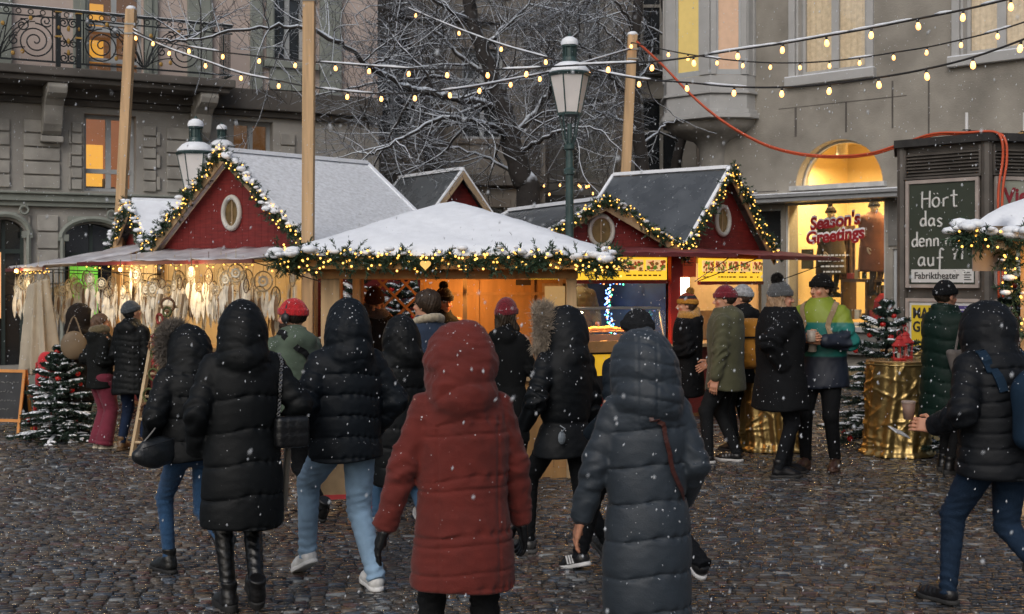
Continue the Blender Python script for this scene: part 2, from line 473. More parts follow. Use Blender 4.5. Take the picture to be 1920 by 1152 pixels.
# ================================================================== walls with openings
def wall_panel(b, s0, s1, z0, z1, holes, y0=0.0, y1=.45):
    """a wall in local x,z with rectangular holes (x0,z0,x1,z1), thickness y0..y1"""
    xs = sorted({s0, s1} | {h[0] for h in holes} | {h[2] for h in holes}); zs = sorted({z0, z1} | {h[1] for h in holes} | {h[3] for h in holes})
    xs = [x for x in xs if s0 <= x <= s1]; zs = [z for z in zs if z0 <= z <= z1]
    inh = lambda x, z: any(h[0] < x < h[2] and h[1] < z < h[3] for h in holes)
    def solid(i, j):
        if i < 0 or j < 0 or i >= len(xs)-1 or j >= len(zs)-1: return False
        return not inh((xs[i]+xs[i+1])/2, (zs[j]+zs[j+1])/2)
    for i in range(len(xs)-1):
        for j in range(len(zs)-1):
            if not solid(i, j): continue
            a, c, d, e = xs[i], xs[i+1], zs[j], zs[j+1]
            b.quad((a,y0,d),(c,y0,d),(c,y0,e),(a,y0,e)); b.quad((c,y1,d),(a,y1,d),(a,y1,e),(c,y1,e))
            if not solid(i-1, j): b.quad((a,y1,d),(a,y0,d),(a,y0,e),(a,y1,e))
            if not solid(i+1, j): b.quad((c,y0,d),(c,y1,d),(c,y1,e),(c,y0,e))
            if not solid(i, j-1): b.quad((a,y1,d),(c,y1,d),(c,y0,d),(a,y0,d))
            if not solid(i, j+1): b.quad((a,y0,e),(c,y0,e),(c,y1,e),(a,y1,e))

def window_unit(parent, x0, z0, x1, z1, y=.22, muntin=True, transom=None, fm=None, gm=None, lit=None, depth=1.2, fw=.07, n=1):
    """casement window: frame, pane, and a shallow room behind"""
    fm = fm or M_WFRAME; b = MB()
    b.box(x0, y, z0, x0+fw, y+.06, z1); b.box(x1-fw, y, z0, x1, y+.06, z1)
    b.box(x0+fw, y, z0, x1-fw, y+.06, z0+fw); b.box(x0+fw, y, z1-fw, x1-fw, y+.06, z1)
    if muntin:
        for k in range(n):
            xm = x0 + (x1-x0)*(k+1)/(n+1); b.box(xm-fw*.7, y-.012, z0+fw, xm+fw*.7, y+.05, z1-fw)
    if transom is not None:
        zt = z0 + (z1-z0)*transom
        b.box(x0+fw, y-.02, zt-fw*.6, x1-fw, y+.045, zt+fw*.6)
    f = b.build('window', fm, parent)
    p = MB(); p.box(x0+fw*.5, y+.024, z0+fw*.5, x1-fw*.5, y+.036, z1-fw*.5); p.build('pane', gm or M_GLASS, f)
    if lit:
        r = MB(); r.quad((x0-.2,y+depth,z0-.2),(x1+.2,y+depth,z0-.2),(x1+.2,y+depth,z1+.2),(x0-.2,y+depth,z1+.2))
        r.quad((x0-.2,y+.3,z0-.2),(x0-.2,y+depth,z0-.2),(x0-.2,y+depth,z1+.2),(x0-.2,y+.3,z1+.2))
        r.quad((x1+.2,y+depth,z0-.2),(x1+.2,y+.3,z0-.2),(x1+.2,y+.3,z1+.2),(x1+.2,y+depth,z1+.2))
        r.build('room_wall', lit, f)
    return f

def arch_pts(xc, zs, r, rz, n=16, a0=0, a1=PI): return [(xc + r*math.cos(a0+(a1-a0)*k/n), zs + rz*math.sin(a0+(a1-a0)*k/n)) for k in range(n+1)]
def arch_fill(b, xc, zs, r, rz, ztop, y0, y1, n=16):
    """spandrels above an arch whose rectangular hole reaches ztop"""
    pts = arch_pts(xc, zs, r, rz, n)
    for k in range(n):
        (xa, za), (xb, zb) = pts[k], pts[k+1]
        b.quad((xb,y0,zb),(xa,y0,za),(xa,y0,ztop),(xb,y0,ztop)); b.quad((xa,y0,za),(xb,y0,zb),(xb,y1,zb),(xa,y1,za))

# ------------------------------------------------------------------ left building
UL = (.883, .469); OL = (-9.2, 23.0); AL = math.atan2(UL[1], UL[0])
def sL(px): r = (px-960)/FPX; return (r*OL[1] - OL[0]) / (UL[0] - UL[1]*r)
def dL(s): return OL[1] + UL[1]*s
def zL(px, py): return CAM_H - (py-HY)/FPX*dL(sL(px))
def block_courses(b, x0, x1, z0, z1, n, y=-.05, gap=.03):
    hh = (z1-z0)/n
    for k in range(n):
        b.box(x0, y, z0+k*hh+gap/2, x1, -.002, z0+(k+1)*hh-gap/2)
def build_left():
    t = thing('town_house', 'grey stone town house with a wrought iron balcony and an orange lit window', 'building', (OL[0], OL[1], 0), AL)
    S0, S1, ZT = -2.5, 7.3, 11.0
    led = zL(100, 372); bal = 5.52
    g1 = (sL(-30), 0.35, sL(47), 3.0); g2 = (sL(121), 0.35, sL(226), 2.95); g3 = (sL(330), .35, sL(430), 2.95)
    w1 = (sL(158), zL(158,358), sL(255), zL(158,213)); w1b = (sL(437), zL(437,300), sL(512), zL(437,225))
    w0 = (sL(-160), w1[1], sL(-70), w1[3])
    u1 = (sL(165), bal+.15, sL(270), 9.2); u2 = (sL(515), zL(515,112), sL(575), 9.2); u0 = (sL(-190), bal+.15, sL(-90), 9.2)
    b = MB(); wall_panel(b, S0, S1, 0, bal, [g1, g2, g3, w1, w1b, w0], 0, .5)
    for g in (g1, g2, g3): arch_fill(b, (g[0]+g[2])/2, g[3]-.28, (g[2]-g[0])/2, .27, g[3], -.001, .5)
    b.build('lower_wall', M_STONE_L, t)
    b = MB(); wall_panel(b, S0, S1, bal, ZT, [u1, u2, u0], .06, .5); b.build('upper_wall', M_PLASTER, t)
    b = MB(); b.box(S0, .5, 0, S0+.2, 8, ZT); b.box(S1-.2, .5, 0, S1, 8, ZT); split_build(b, 'side_wall', M_STONE_L, t)
    # ledge between the floors, plinth
    b = MB()
    b.box(S0, -.16, led-.07, S1, .0-.002, led+.06); b.box(S0, -.10, led-.16, S1, -.002, led-.07); b.box(S0, -.22, led+.06, S1, -.002, led+.10)
    b.box(S0, -.07, .0, sL(-30), -.002, .5); b.box(sL(48), -.07, .0, sL(119), -.002, .5); b.box(sL(228), -.07, 0, sL(328), -.002, .5); b.box(sL(432), -.07, 0, S1, -.002, .5)
    b.build('cornice', M_TRIM_L, t, bevel=.012)
    # stone blocks: ground floor piers and first floor panels
    b = MB()
    for a, c in ((48, 60), (66, 112)): block_courses(b, sL(a)+.03, sL(c)-.03, .55, led-.3, 8 if a == 66 else 1)
    block_courses(b, sL(236), sL(322), .55, led-.3, 8); block_courses(b, sL(436), S1-.4, .55, led-.3, 8)
    zb0, zb1 = led+.16, bal-.7
    for a, c, n in ((-66, -20, 5), (-12, 18, 5), (44, 112, 5), (134, 153, 6), (268, 292, 6), (312, 366, 5), (380, 425, 5), (525, 552, 5)):
        block_courses(b, sL(a), sL(c), zb0, zb1, n)
    for k in range(3): # staggered quoins beside the lit window
        z = zb0 + k*(zb1-zb0)/3
        b.box(sL(128), -.045, z, sL(134)-.012, -.002, z+.26); b.box(sL(292)+.012, -.045, z+.05, sL(300), -.002, z+.3)
    split_build(b, 'stone_panel', M_BLOCK, t, key=lambda c: (c[2] > led, round(c[0]/.9)), bevel=.012)
    # carved hoods over ground floor arches
    b = MB()
    for g in (g1, g2, g3):
        xc = (g[0]+g[2])/2; r = (g[2]-g[0])/2
        pts = [(x, -.08, z) for x, z in arch_pts(xc, g[3]-.28, r+.07, .36, 14)]; b.tube(pts, .055, 6)
        b.tube([(g[0]-.05,-.08,.5),(g[0]-.05,-.08,g[3]-.28)], .045, 6); b.tube([(g[2]+.05,-.08,.5),(g[2]+.05,-.08,g[3]-.28)], .045, 6)
        b.ring((xc+.32, -.10, g[3]+.16), .07, .025, 14, 5); b.box(g[0]+.05, -.07, g[3]+.02, xc+.2, -.002, g[3]+.12)
        b.box(g[0]-.12,-.11, g[3]-.34, g[0]+.06, -.002, g[3]-.22); b.box(g[2]-.06,-.11, g[3]-.34, g[2]+.12, -.002, g[3]-.22)
    b.build('arch_moulding', M_TRIM_L, t)
    # ground floor shop windows: dark, one shows a green lit display
    for i, g in enumerate((g1, g2, g3)):
        b = MB(); b.box(g[0], .24, g[1], g[2], .27, g[3]); w = b.build('window', M_DGLASS, t)
        b = MB()
        for x in (g[0]+.03, (g[0]+g[2])/2, g[2]-.03): b.box(x-.03, .19, g[1], x+.03, .238, g[3]-.02)
        b.box(g[0], .195, g[3]-.62, g[2], .237, g[3]-.54); b.build('frame', mat('dark green shop frame', (.03,.045,.042), .5), w)
        if i == 1:
            d = MB(); d.box(g[0]+.12, .17, 1.15, g[0]+.62, .186, 2.15); d.build('display', mat('green lit display', (.1,.4,.05), .6, var=.5, vscale=7, emit=(.28,.75,.06), estr=.55), w)
        if i == 0:
            d = MB(); d.box(sL(-8), .17, 1.2, sL(4), .186, 2.4); d.build('display', mat('amber lit display', (.4,.25,.1), .6, var=.5, vscale=7, emit=(1,.6,.25), estr=.7), w)
    # first floor windows
    f = window_unit(t, *w1, lit=None, transom=.27)
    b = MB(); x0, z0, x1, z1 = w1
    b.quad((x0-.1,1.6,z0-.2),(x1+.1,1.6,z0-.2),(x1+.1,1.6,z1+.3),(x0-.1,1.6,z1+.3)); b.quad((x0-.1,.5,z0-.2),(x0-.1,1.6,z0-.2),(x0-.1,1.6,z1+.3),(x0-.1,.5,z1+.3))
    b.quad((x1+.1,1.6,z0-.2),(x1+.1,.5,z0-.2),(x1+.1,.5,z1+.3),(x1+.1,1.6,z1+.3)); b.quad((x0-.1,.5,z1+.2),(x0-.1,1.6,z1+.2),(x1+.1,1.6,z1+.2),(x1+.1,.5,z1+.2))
    b.build('room_wall', mat('terracotta room wall', (.32,.13,.06), .9, var=.15, vscale=3, emit=(.62,.24,.09), estr=.33), f)  # wall emits, the room's lamplight is put into its colour
    b = MB(); b.box(x0+.02, 1.2, z0-.1, x0+.55, 1.22, z0+.98); b.build('lit_panel', mat('orange lit partition', (.8,.4,.08), .8, var=.08, emit=(1,.48,.06), estr=1.0), f)
    b = MB(); b.sphere((x0+.62, 1.0, z1-.22), .03); b.build('ceiling_spot', mat('spot light', (1,1,1), .3, var=0, emit=(1,.85,.7), estr=8), f)
    b = MB(); b.box(x0+.14,.9,z0+.12,x0+.72,1.15,z0+.15)
    for q in (.16,.4,.7): b.tube([(x0+q,1.0,z0-.1),(x0+q,1.0,z0+.12)], .012, 5)
    b.box(x0+.5,.8,z0-.1,x0+.53,1.0,z0+.3); b.box(x0+.5,.8,z0+.05,x0+.78,1.0,z0+.09)
    b.build('chair', mat('dark wood chair', (.03,.018,.012), .6), f)
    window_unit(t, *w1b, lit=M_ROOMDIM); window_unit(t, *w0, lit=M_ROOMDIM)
    # upper windows with stone surrounds
    for k, u in enumerate((u0, u1, u2)):
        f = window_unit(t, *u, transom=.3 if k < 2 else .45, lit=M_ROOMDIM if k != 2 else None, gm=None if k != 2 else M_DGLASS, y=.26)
        b = MB(); q = .26 if k < 2 else .16
        b.box(u[0]-q, -.02, u[1]-.02, u[0], .058, ZT); b.box(u[2], -.02, u[1]-.02, u[2]+q, .058, ZT)
        b.box(u[0]-q*.55, -.06, u[1]-.02, u[0]-q*.2, -.022, ZT); b.box(u[2]+q*.2, -.06, u[1]-.02, u[2]+q*.55, -.022, ZT)
        if k == 2: b.box(u[0]-.22, -.10, u[1]-.16, u[2]+.22, .058, u[1]-.025); b.box(u[0]-.1,-.04,u[1]-.6,u[2]+.1,.058,u[1]-.165)
        b.build('surround', M_TRIM_L, t, bevel=.01)
        if k == 1:
            b = MB()
            for zz in (bal+.55, bal+1.25): b.box(u[0]+.05, .8, zz, u[0]+.42, .82, zz+.42)
            b.build('lit_panel', mat('amber lit cupboard', (.8,.4,.08), .8, var=.05, emit=(1,.45,.05), estr=.8), f)
            b = MB(); b.box(u[0]+.05,.14,bal+1.02,u[2]-.05,.17,bal+1.12); b.box(u[0]+.05,.14,bal+.45,u[2]-.05,.17,bal+.53); split_build(b, 'glazing_bar', M_WFRAME, f)
    # vertical stone strips on the upper floor
    b = MB()
    for a, c in ((-25, 22), (352, 398), (470, 492), (600, 640)): b.box(sL(a), -.03, bal, sL(c), .058, ZT)
    split_build(b, 'pilaster', M_TRIM_L, t, bevel=.01)
    # balcony
    bx0, bx1 = S0+.2, sL(404)+.12; dp = 1.0
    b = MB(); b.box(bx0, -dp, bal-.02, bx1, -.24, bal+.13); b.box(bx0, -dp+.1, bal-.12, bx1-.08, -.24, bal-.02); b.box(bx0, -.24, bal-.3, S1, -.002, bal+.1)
    b.box(S0, -.12, bal-.42, S1, -.002, bal-.3)  # dark stone holds both stains and painted shade under the balcony
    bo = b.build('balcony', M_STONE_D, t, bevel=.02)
    for px in (-70, 95, 372):
        b = MB(); xc = sL(px)
        prof = [(-.85,-.12),(-.87,-.2),(-.82,-.3),(-.7,-.36),(-.55,-.38),(-.42,-.48),(-.36,-.66),(-.3,-.8),(-.2,-.92),(-.1,-.98),(0,-1.0),(0,-.12)]
        n = len(prof); i = b.addv([(xc-.17, y, bal+z) for y, z in prof] + [(xc+.17, y, bal+z) for y, z in prof])
        b.f.append(tuple(i+k for k in range(n))); b.f.append(tuple(i+n+k for k in reversed(range(n))))
        for k in range(n): b.f.append((i+k, i+n+k, i+n+(k+1)%n, i+(k+1)%n))
        b.box(xc-.2, -.2, bal-1.12, xc+.2, -.003, bal-1.003); b.build('bracket', M_BLOCK, bo, bevel=.02)
    # wrought iron railing
    b = MB(); g = MB(); yr = -dp+.06; z0 = bal+.2; z1 = bal+1.12
    b.box(bx0, yr-.03, z1, bx1-.05, yr+.03, z1+.04); b.box(bx0, yr-.012, z1-.14, bx1-.05, yr+.012, z1-.115); b.box(bx0, yr-.015, z0, bx1-.05, yr+.015, z0+.03)
    b.box(bx1-.09, yr, z0, bx1-.05, -.26, z0+.03); b.box(bx1-.1, yr, z1, bx1-.04, -.26, z1+.04)
    x = bx0+.1
    while x < bx1-.1: b.ring((x, yr, z1-.057), .042, .009, 12, 4); x += .2
    for k in range(8): b.tube([(bx1-.07, yr+.1+k*.1, z0),(bx1-.07, yr+.1+k*.1, z1)], .009, 4)
    def spiral(xc, zc, R0, turns, dirn, a0, tail=None):
        pts = []; N = int(26*turns)
        for k in range(N+1):
            a = a0 + dirn*2*PI*turns*k/N; r = R0*(1-k/N)**.8 + .012
            pts.append((xc + r*math.cos(a), yr, zc + r*math.sin(a)))
        if tail: pts = [Vector((p[0], yr, p[1])) for p in tail] + [Vector(p) for p in pts]
        b.tube(pts, .013, 5)
    def panel(xa, xb, mir):
        w_ = xb-xa; X = (lambda u: xa+u*w_) if not mir else (lambda u: xb-u*w_)
        dn = 1 if mir else -1; fl = (lambda a: a) if not mir else (lambda a: PI-a)
        zc = z0+.36; H = z1-.14-z0
        spiral(X(.68), zc, .30, 2.6, dn*1.0, fl(PI*.5), None)
        spiral(X(.88), z0+.72, .09, 1.5, dn, fl(-PI*.2)); spiral(X(.45), z0+.62, .10, 1.4, dn, fl(PI*.6)); spiral(X(.30), z0+.35, .08, 1.3, -dn, fl(PI*.3))
        for q, (ex, ez) in enumerate(((.68,.66),(.80,.78),(.55,.70),(.35,.45),(.5,.2),(.25,.8),(.15,.55))):
            pts = []
            for k in range(9):
                u = k/8; pts.append((X(.0 + ex*u), yr, z0+.04 + ez*(math.sin(u*PI/2)**(1.1+.25*q if q%2 else .75))))
            b.tube(pts, .010, 4)
        for q, (ex, ez) in enumerate(((.28,.12),(.45,.16),(.1,.62),(.6,.75))):
            g.sphere((X(ex), yr-.02, z0+ez), (.035,.02,.045), 6, 4)
    edges = [bx0, sL(-60), sL(12)+.0, sL(85), sL(100), sL(140), sL(270), sL(385)]
    panel(sL(0)-.15, sL(84), False)
    panel(sL(138), sL(248), True); panel(sL(252), sL(352), False); panel(sL(-150), sL(-10), True)
    for px in (94, 131):
        x = sL(px); b.box(x-.04, yr-.045, z0-.06, x+.04, yr+.045, z1); g.box(x-.055, yr-.06, z0+.45, x+.055, yr+.06, z0+.48); g.sphere((x,yr-.05,z0+.62),(.02,.02,.04),6,4); g.box(x-.055, yr-.06, z1-.03, x+.055, yr+.06, z1-.012)
    for px in (84, 140, 250, 354, 395): b.tube([(sL(px), yr, z0),(sL(px), yr, z1)], .012, 4)
    xm = sL(112.5)
    for sgn in (-1, 1):
        for (R0, zc, xo) in ((.075,.10,.07),(.06,.36,.09),(.07,.72,.08)): spiral(xm+sgn*xo, z0+zc, R0, 1.5, sgn, PI/2)
        b.tube([(xm+sgn*.16,yr,z0+.75),(xm+sgn*.13,yr,z0+.55),(xm+sgn*.06,yr,z0+.42),(xm,yr,z0+.3)], .01, 4)
    for zc in (.2,.4,.62): g.sphere((xm, yr-.02, z0+zc), (.03,.02,.055), 6, 4)
    b.build('railing', M_IRON, bo); g.build('gilding', M_GOLD, bo)
    b = MB(); b.box(bx0, yr-.03, z1+.042, bx1-.05, yr+.03, z1+.052); b.build('snow_cover', M_SNOW, bo)
build_left()

# ------------------------------------------------------------------ building behind the trees
def build_back():
    t = thing('stone_building', 'tall dark stone building with pilasters half hidden behind the snowy trees', 'building', (-8.5, 36, 0), 0.0)
    W_, ZT = 16.5, 15.0; holes = []
    xs = [.9 + 2.25*k for k in range(7)]
    rows = [(1.0,3.6),(4.7,7.0),(8.2,10.6),(11.6,14)]
    for x in xs:
        for z0, z1 in rows: holes.append((x, z0, x+1.15, z1))
    b = MB(); wall_panel(b, 0, W_, 0, ZT, holes, 0, .5); b.build('wall', mat('soot brown stone', (.25,.235,.21), .92, var=.35, vscale=.9, bump=.5, bscale=18), t)
    b = MB()
    for k in range(8):
        x = .2+2.25*k; b.box(x-.02, -.22, 0, x+.34, -.002, ZT)
    split_build(b, 'pilaster', mat('brown pilaster stone', (.21,.18,.15), .9, var=.25, vscale=1.6, bump=.4, bscale=20), t, bevel=.02)
    b = MB()
    for z in (4.05, 7.7, 11.1): b.box(-.1, -.34, z, W_+.1, -.224, z+.22); b.box(-.1,-.22,z-.1,W_+.1,-.004,z-.002)
    b.build('cornice', M_STONE_D, t, bevel=.02)
    for (x0, z0, x1, z1) in holes:
        f = window_unit(t, x0, z0, x1, z1, y=.2, transom=.6, fm=mat('grey brown window frame', (.2,.19,.17), .6), gm=M_DGLASS)
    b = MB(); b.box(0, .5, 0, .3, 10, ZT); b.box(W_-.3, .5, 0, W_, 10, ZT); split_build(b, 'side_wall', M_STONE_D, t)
    # wing running back from the left house, a row of pale houses far behind on the right
    t = thing('pale_house', 'grey stone house wing set back between the balcony house and the trees', 'building', (-4.3, 29.2, 0), math.radians(12))
    holes = [(1.1,5.2,2.1,7.3),(3.2,5.2,4.2,7.3),(1.1,1.2,2.1,3.6),(3.2,1.2,4.2,3.6),(1.1,8.6,2.1,10.6),(3.2,8.6,4.2,10.6)]
    b = MB(); wall_panel(b, -.4, 5.2, 0, 12.5, holes, 0, .4); b.build('wall', mat('grey brown ashlar', (.21,.19,.165), .9, var=.28, vscale=1.2, bump=.5, bscale=22), t)
    b = MB(); b.box(-.4,-.2,4.1,5.2,-.002,4.35); b.box(-.4,-.2,7.9,5.2,-.002,8.1)
    for x in (.1, 2.4, 4.7): b.box(x,-.12,0,x+.35,-.004,4.09); b.box(x,-.12,4.36,x+.35,-.004,7.89)
    b.build('cornice', M_STONE_D, t, bevel=.015)
    for h in holes:
        window_unit(t, *h, y=.16, transom=.66, gm=M_DGLASS)
        b = MB(); b.box(h[0]-.14,-.05,h[1]-.12,h[2]+.14,-.005,h[1]-.003); b.box(h[0]-.14,-.05,h[3]+.003,h[2]+.14,-.005,h[3]+.2); split_build(b, 'window_trim', mat('brown pilaster stone', (.16,.13,.10)), t)
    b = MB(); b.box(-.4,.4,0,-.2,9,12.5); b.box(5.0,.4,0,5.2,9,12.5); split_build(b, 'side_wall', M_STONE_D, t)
build_back()

# ------------------------------------------------------------------ right building with oriel and shop
UR = (.719, -.695); OR = (7.0, 28.0); AR = math.atan2(UR[1], UR[0])
def sR(px): r = (px-960)/FPX; return (r*OR[1] - OR[0]) / (UR[0] - UR[1]*r)
def dR(s): return OR[1] + UR[1]*s
def zR(px, py): return CAM_H - (py-HY)/FPX*dR(sR(px))
def build_right():
    t = thing('corner_house', 'grey stucco corner house with oriel bay and lit shop windows', 'building', (OR[0], OR[1], 0), AR)
    S0, S1, ZT = sR(1318), 9.0, 12.0
    shop = (sR(1472), .93, sR(1660), zR(1560,378))
    arch = (sR(1492), 3.97, sR(1655), 4.98)
    arch2 = (sR(1866), 3.97, sR(1866)+2.1, 4.98)
    shop2 = (sR(1866)-.1, .93, sR(1866)+2.3, 3.62)
    w1 = (sR(1492), 6.42, sR(1626), 9.4); w2 = (sR(1800), 6.42, sR(1800)+1.55, 9.4); w3 = (5.6,6.42,7.1,9.4)
    dw = (sR(1417), 2.5, sR(1464), 3.5); dr = (sR(1674), .2, sR(1705), 2.55)
    b = MB(); wall_panel(b, S0, S1, 0, ZT, [shop, arch, arch2, shop2, w1, w2, w3, dw, dr], 0, .55)
    for a in (arch, arch2): arch_fill(b, (a[0]+a[2])/2, a[1], (a[2]-a[0])/2, a[3]-a[1]-.02, a[3], -.001, .5, 24)
    b.build('wall', M_STUCCO, t)
    b = MB(); b.box(S0, .55, 0, S0+.25, 9, ZT); b.box(S1-.25,.55,0,S1,9,ZT); split_build(b, 'side_wall', M_STUCCO, t)
    # grey shop front panels beside the window
    M_PAN = mat('grey shop panel', (.17,.165,.155), .7, var=.15, vscale=5, bump=.3)
    b = MB(); b.box(sR(1400), -.02, 2.55, sR(1417)-.01, -.003, 3.5); b.box(sR(1662)+.06, -.035, 2.62, sR(1700), -.003, 3.55); split_build(b, 'panel', M_PAN, t)
    # ledge awning over shop
    b = MB()
    b.box(sR(1378), -.55, 3.72, 4.6, -.002, 3.78); b.box(sR(1378), -.5, 3.62, 4.6, -.004, 3.715); b.build('awning_box', mat('grey metal fascia', (.30,.31,.32), .45, var=.1), t, bevel=.01)
    b = MB(); b.box(sR(1378), -.56, 3.782, 4.6, -.01, 3.815); b.build('snow_cover', M_SNOW, t, bevel=.01)
    # shop window frame and glass
    for sh in (shop, shop2):
        f = window_unit(t, *sh, y=.04, muntin=False, fm=mat('light shop frame', (.5,.5,.49), .5), fw=.05)
    for a in (arch, arch2):
        xc, r, rz = (a[0]+a[2])/2, (a[2]-a[0])/2, a[3]-a[1]-.02
        b = MB(); b.tube([(x,.3,z) for x, z in arch_pts(xc, a[1], r-.03, rz-.03, 24)], .03, 5); b.box(a[0]-.1, -.12, a[1]-.08, a[2]+.1, .4, a[1]+.02)
        f = b.build('fanlight', mat('light shop frame', (.5,.5,.49)), t)
        p = MB(); pts = arch_pts(xc, a[1], r, rz, 24); p.poly([(x,.31,z) for x, z in pts]); p.build('pane', M_GLASS, f)
    # interiors
    M_SHOP = mat('warm shop wall', (.72,.58,.33), .85, var=.05, vscale=1)
    for k, (xa, xb) in enumerate(((sR(1472)-.35, sR(1660)+.35), (sR(1866)-.4, sR(1866)+2.6))):
        b = MB(); y0, y1, za, zb = .58, 3.4, .6, 5.2
        b.quad((xa,y1,za),(xb,y1,za),(xb,y1,zb),(xa,y1,zb)); b.quad((xa,y0,za),(xa,y1,za),(xa,y1,zb),(xa,y0,zb)); b.quad((xb,y1,za),(xb,y0,za),(xb,y0,zb),(xb,y1,zb))
        b.quad((xa,y0,zb),(xa,y1,zb),(xb,y1,zb),(xb,y0,zb)); b.quad((xa,y1,za),(xa,y0,za),(xb,y0,za),(xb,y1,za)); b.build('shop_interior', M_SHOP, t)
        for j, (lx, ly) in enumerate(((.3,1.3),(.75,1.3))):
            X = xa + (xb-xa)*lx
            b = MB(); b.lathe([(.16,0),(.16,.02)], 16, (X, ly, 4.72)); fx = b.build('ceiling_spot', mat('shop spot light', (1,1,1), .4, var=0, emit=(1,.88,.62), estr=9), t)
            b = MB(); b.lathe([(.13,0),(.13,.28)], 14, (X+.1, ly, 4.74)); b.build('spot_housing', mat('spot housing', (.7,.6,.4), .5), fx)
            l = bpy.data.lights.new('shop_light', 'AREA'); l.energy = 165; l.size = .5; l.color = (1,.68,.30); o = bpy.data.objects.new('shop_light', l); COL.objects.link(o); o.parent = t; o.location = (X, 1.4, 4.6); o['kind'] = 'helper'
    # clothes rack, shelf and display inside the window
    b = MB(); x0, x1 = sR(1500), sR(1658)
    b.box(x0+.5, .9, 1.85, x1, 1.5, 1.92); b.box(x0+.5,.9,1.0,x0+.56,1.5,1.85); b.box(x1-.06,.9,1.0,x1,1.5,1.85); b.box(x0+1.1,.9,1.0,x0+1.15,1.5,1.85)
    b.build('display_shelf', mat('dark display wood', (.09,.045,.02), .6, var=.3), t)
    b = MB()
    for q in range(9): b.box(x1-.72+q*.075, 1.0, 1.25, x1-.69+q*.075, 1.3, 1.78)
    b.build('folded_clothes', mat('folded clothes', (.35,.2,.08), .9, var=.6, vscale=14), t)
    b = MB(); b.box(x0-.05, 1.6, 1.9, x0+.45, 1.65, 3.15)
    for q in range(6): b.box(x0-.03+q*.08, 1.5, 1.95, x0+.01+q*.08, 1.59, 3.0)
    b.build('hanging_clothes', mat('hanging clothes', (.10,.055,.03), .9, var=.6, vscale=9), t)
    b = MB(); b.box(x0-.42,.75,2.15,x0-.12,.78,2.6); b.build('notice', mat('dark notice', (.08,.07,.03), .6), t)
    v, f_ = sdf_mesh(lambda X,Y,Z: smin(ell(X,Y,Z,(x1-.5,.85,1.3),(.2,.12,.3)), ell(X,Y,Z,(x1-.45,.8,1.0),(.26,.14,.2)), .05) + .01*np.sin(30*Z+9*X), (x1-.9,.6,.7), (x1,1.3,1.8), .03)
    mesh_obj('red_garment', v, f_, mat('red shop garment', (.4,.02,.02), .8), t, True)
    rg = random.Random(77)
    for q in range(14):
        b = MB(); w_, h_ = rg.uniform(.07,.16), rg.uniform(.08,.24); X = x0+.6+(x1-x0-.75)*(q%7)/7; Z = 1.92 if q < 7 else 1.02
        b.box(X, 1.0, Z+.003, X+w_, 1.0+w_, Z+h_); b.build('boxed_goods', mat('goods %d' % (q%5), ((.35,.04,.03),(.5,.4,.2),(.05,.09,.05),(.6,.55,.45),(.15,.07,.03))[q%5], .6), t, bevel=.005)
    # outside sill bench under the window
    b = MB(); b.box(shop[0]-.1, -.28, .78, shop[2]+.25, .03, .9); b.build('window_sill', M_TRIM_R, t, bevel=.01)
    b = MB(); b.box(shop[0]-.05,-.2,.3,shop[2]+.2,-.004,.775); b.build('panel', M_PAN, t)
    # narrow door and small dark window
    f = window_unit(t, *dr, y=.05, muntin=False, gm=M_DGLASS, fw=.06); f.name = 'door'
    window_unit(t, *dw, y=.05, muntin=False, gm=M_DGLASS, fw=.03)
    # greeting lettering on the glass
    b = MB(); w = MB(); ys = .028; xc = sR(1563)
    for txt, z, tl in (("Season's", 3.17, .08), ('Greetings', 2.86, .08)):
        add_text(b, txt, .37, (xc, ys, z), .006, .014, shear=.12, tilt=tl, sx=.98)
        add_text(w, txt, .37, (xc+.004, ys+.008, z+.038), .004, .018, shear=.12, tilt=tl, sx=.98)
    g = b.build('window_lettering', mat('red window letters', (.33,.012,.018), .5, var=.08, emit=(.3,.01,.01), estr=.02), t)
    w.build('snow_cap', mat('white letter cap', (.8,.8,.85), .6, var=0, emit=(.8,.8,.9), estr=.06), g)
    b = MB()
    for k, q in enumerate((2.42,2.3,2.18,2.06)):
        x = xc-.45+.06*k
        while x < xc+.3-.06*k: l_ = .04+R.random()*.07; b.box(x, ys, q, x+l_, ys+.004, q+.035); x += l_+.03
    b.build('window_lettering', mat('faint white letters', (.7,.7,.65), .6, var=0), t)
    b = MB()
    for q in range(10):
        a = R.random()*.9; b.lathe([(.035,0),(.035,.004)], 5, (0,0,0)); n0 = len(b.v)-10
        for j in range(n0, len(b.v)): x_, y_, z_ = b.v[j]; b.v[j] = (x0+.35+a+x_, ys+z_, 1.35+.45*((q*7)%10)/10+y_)
    b.build('window_star', mat('brown star sticker', (.1,.05,.02), .6), t)
    # upper windows with pale stone surround
    for w_ in (w1, w2, w3):
        x0, z0, x1, z1 = w_
        f = window_unit(t, *w_, y=.2, n=1, fm=M_TRIM_R, fw=.13)
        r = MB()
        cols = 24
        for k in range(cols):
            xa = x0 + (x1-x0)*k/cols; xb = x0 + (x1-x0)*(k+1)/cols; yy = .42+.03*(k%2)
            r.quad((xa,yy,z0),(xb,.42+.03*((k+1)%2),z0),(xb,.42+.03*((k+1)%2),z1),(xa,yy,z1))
        r.build('curtain', mat('warm net curtain', (.45,.36,.26), .9, var=.3, vscale=9, emit=(1,.72,.46), estr=.36), f)  # curtain emits, room light behind it is put into the cloth
        s = MB(); q = .16
        s.box(x0-q, -.06, z0, x0, .2, z1+.2); s.box(x1, -.06, z0, x1+q, .2, z1+.2); s.box(x0-q-.06, -.14, z0-.2, x1+q+.06, .2, z0-.003)
        s.box(x0+.002,.0,z0+.002,x0+.06,.19,z1); s.box(x1-.06,.0,z0+.002,x1-.002,.19,z1)
        s.build('surround', M_TRIM_R, t, bevel=.012)
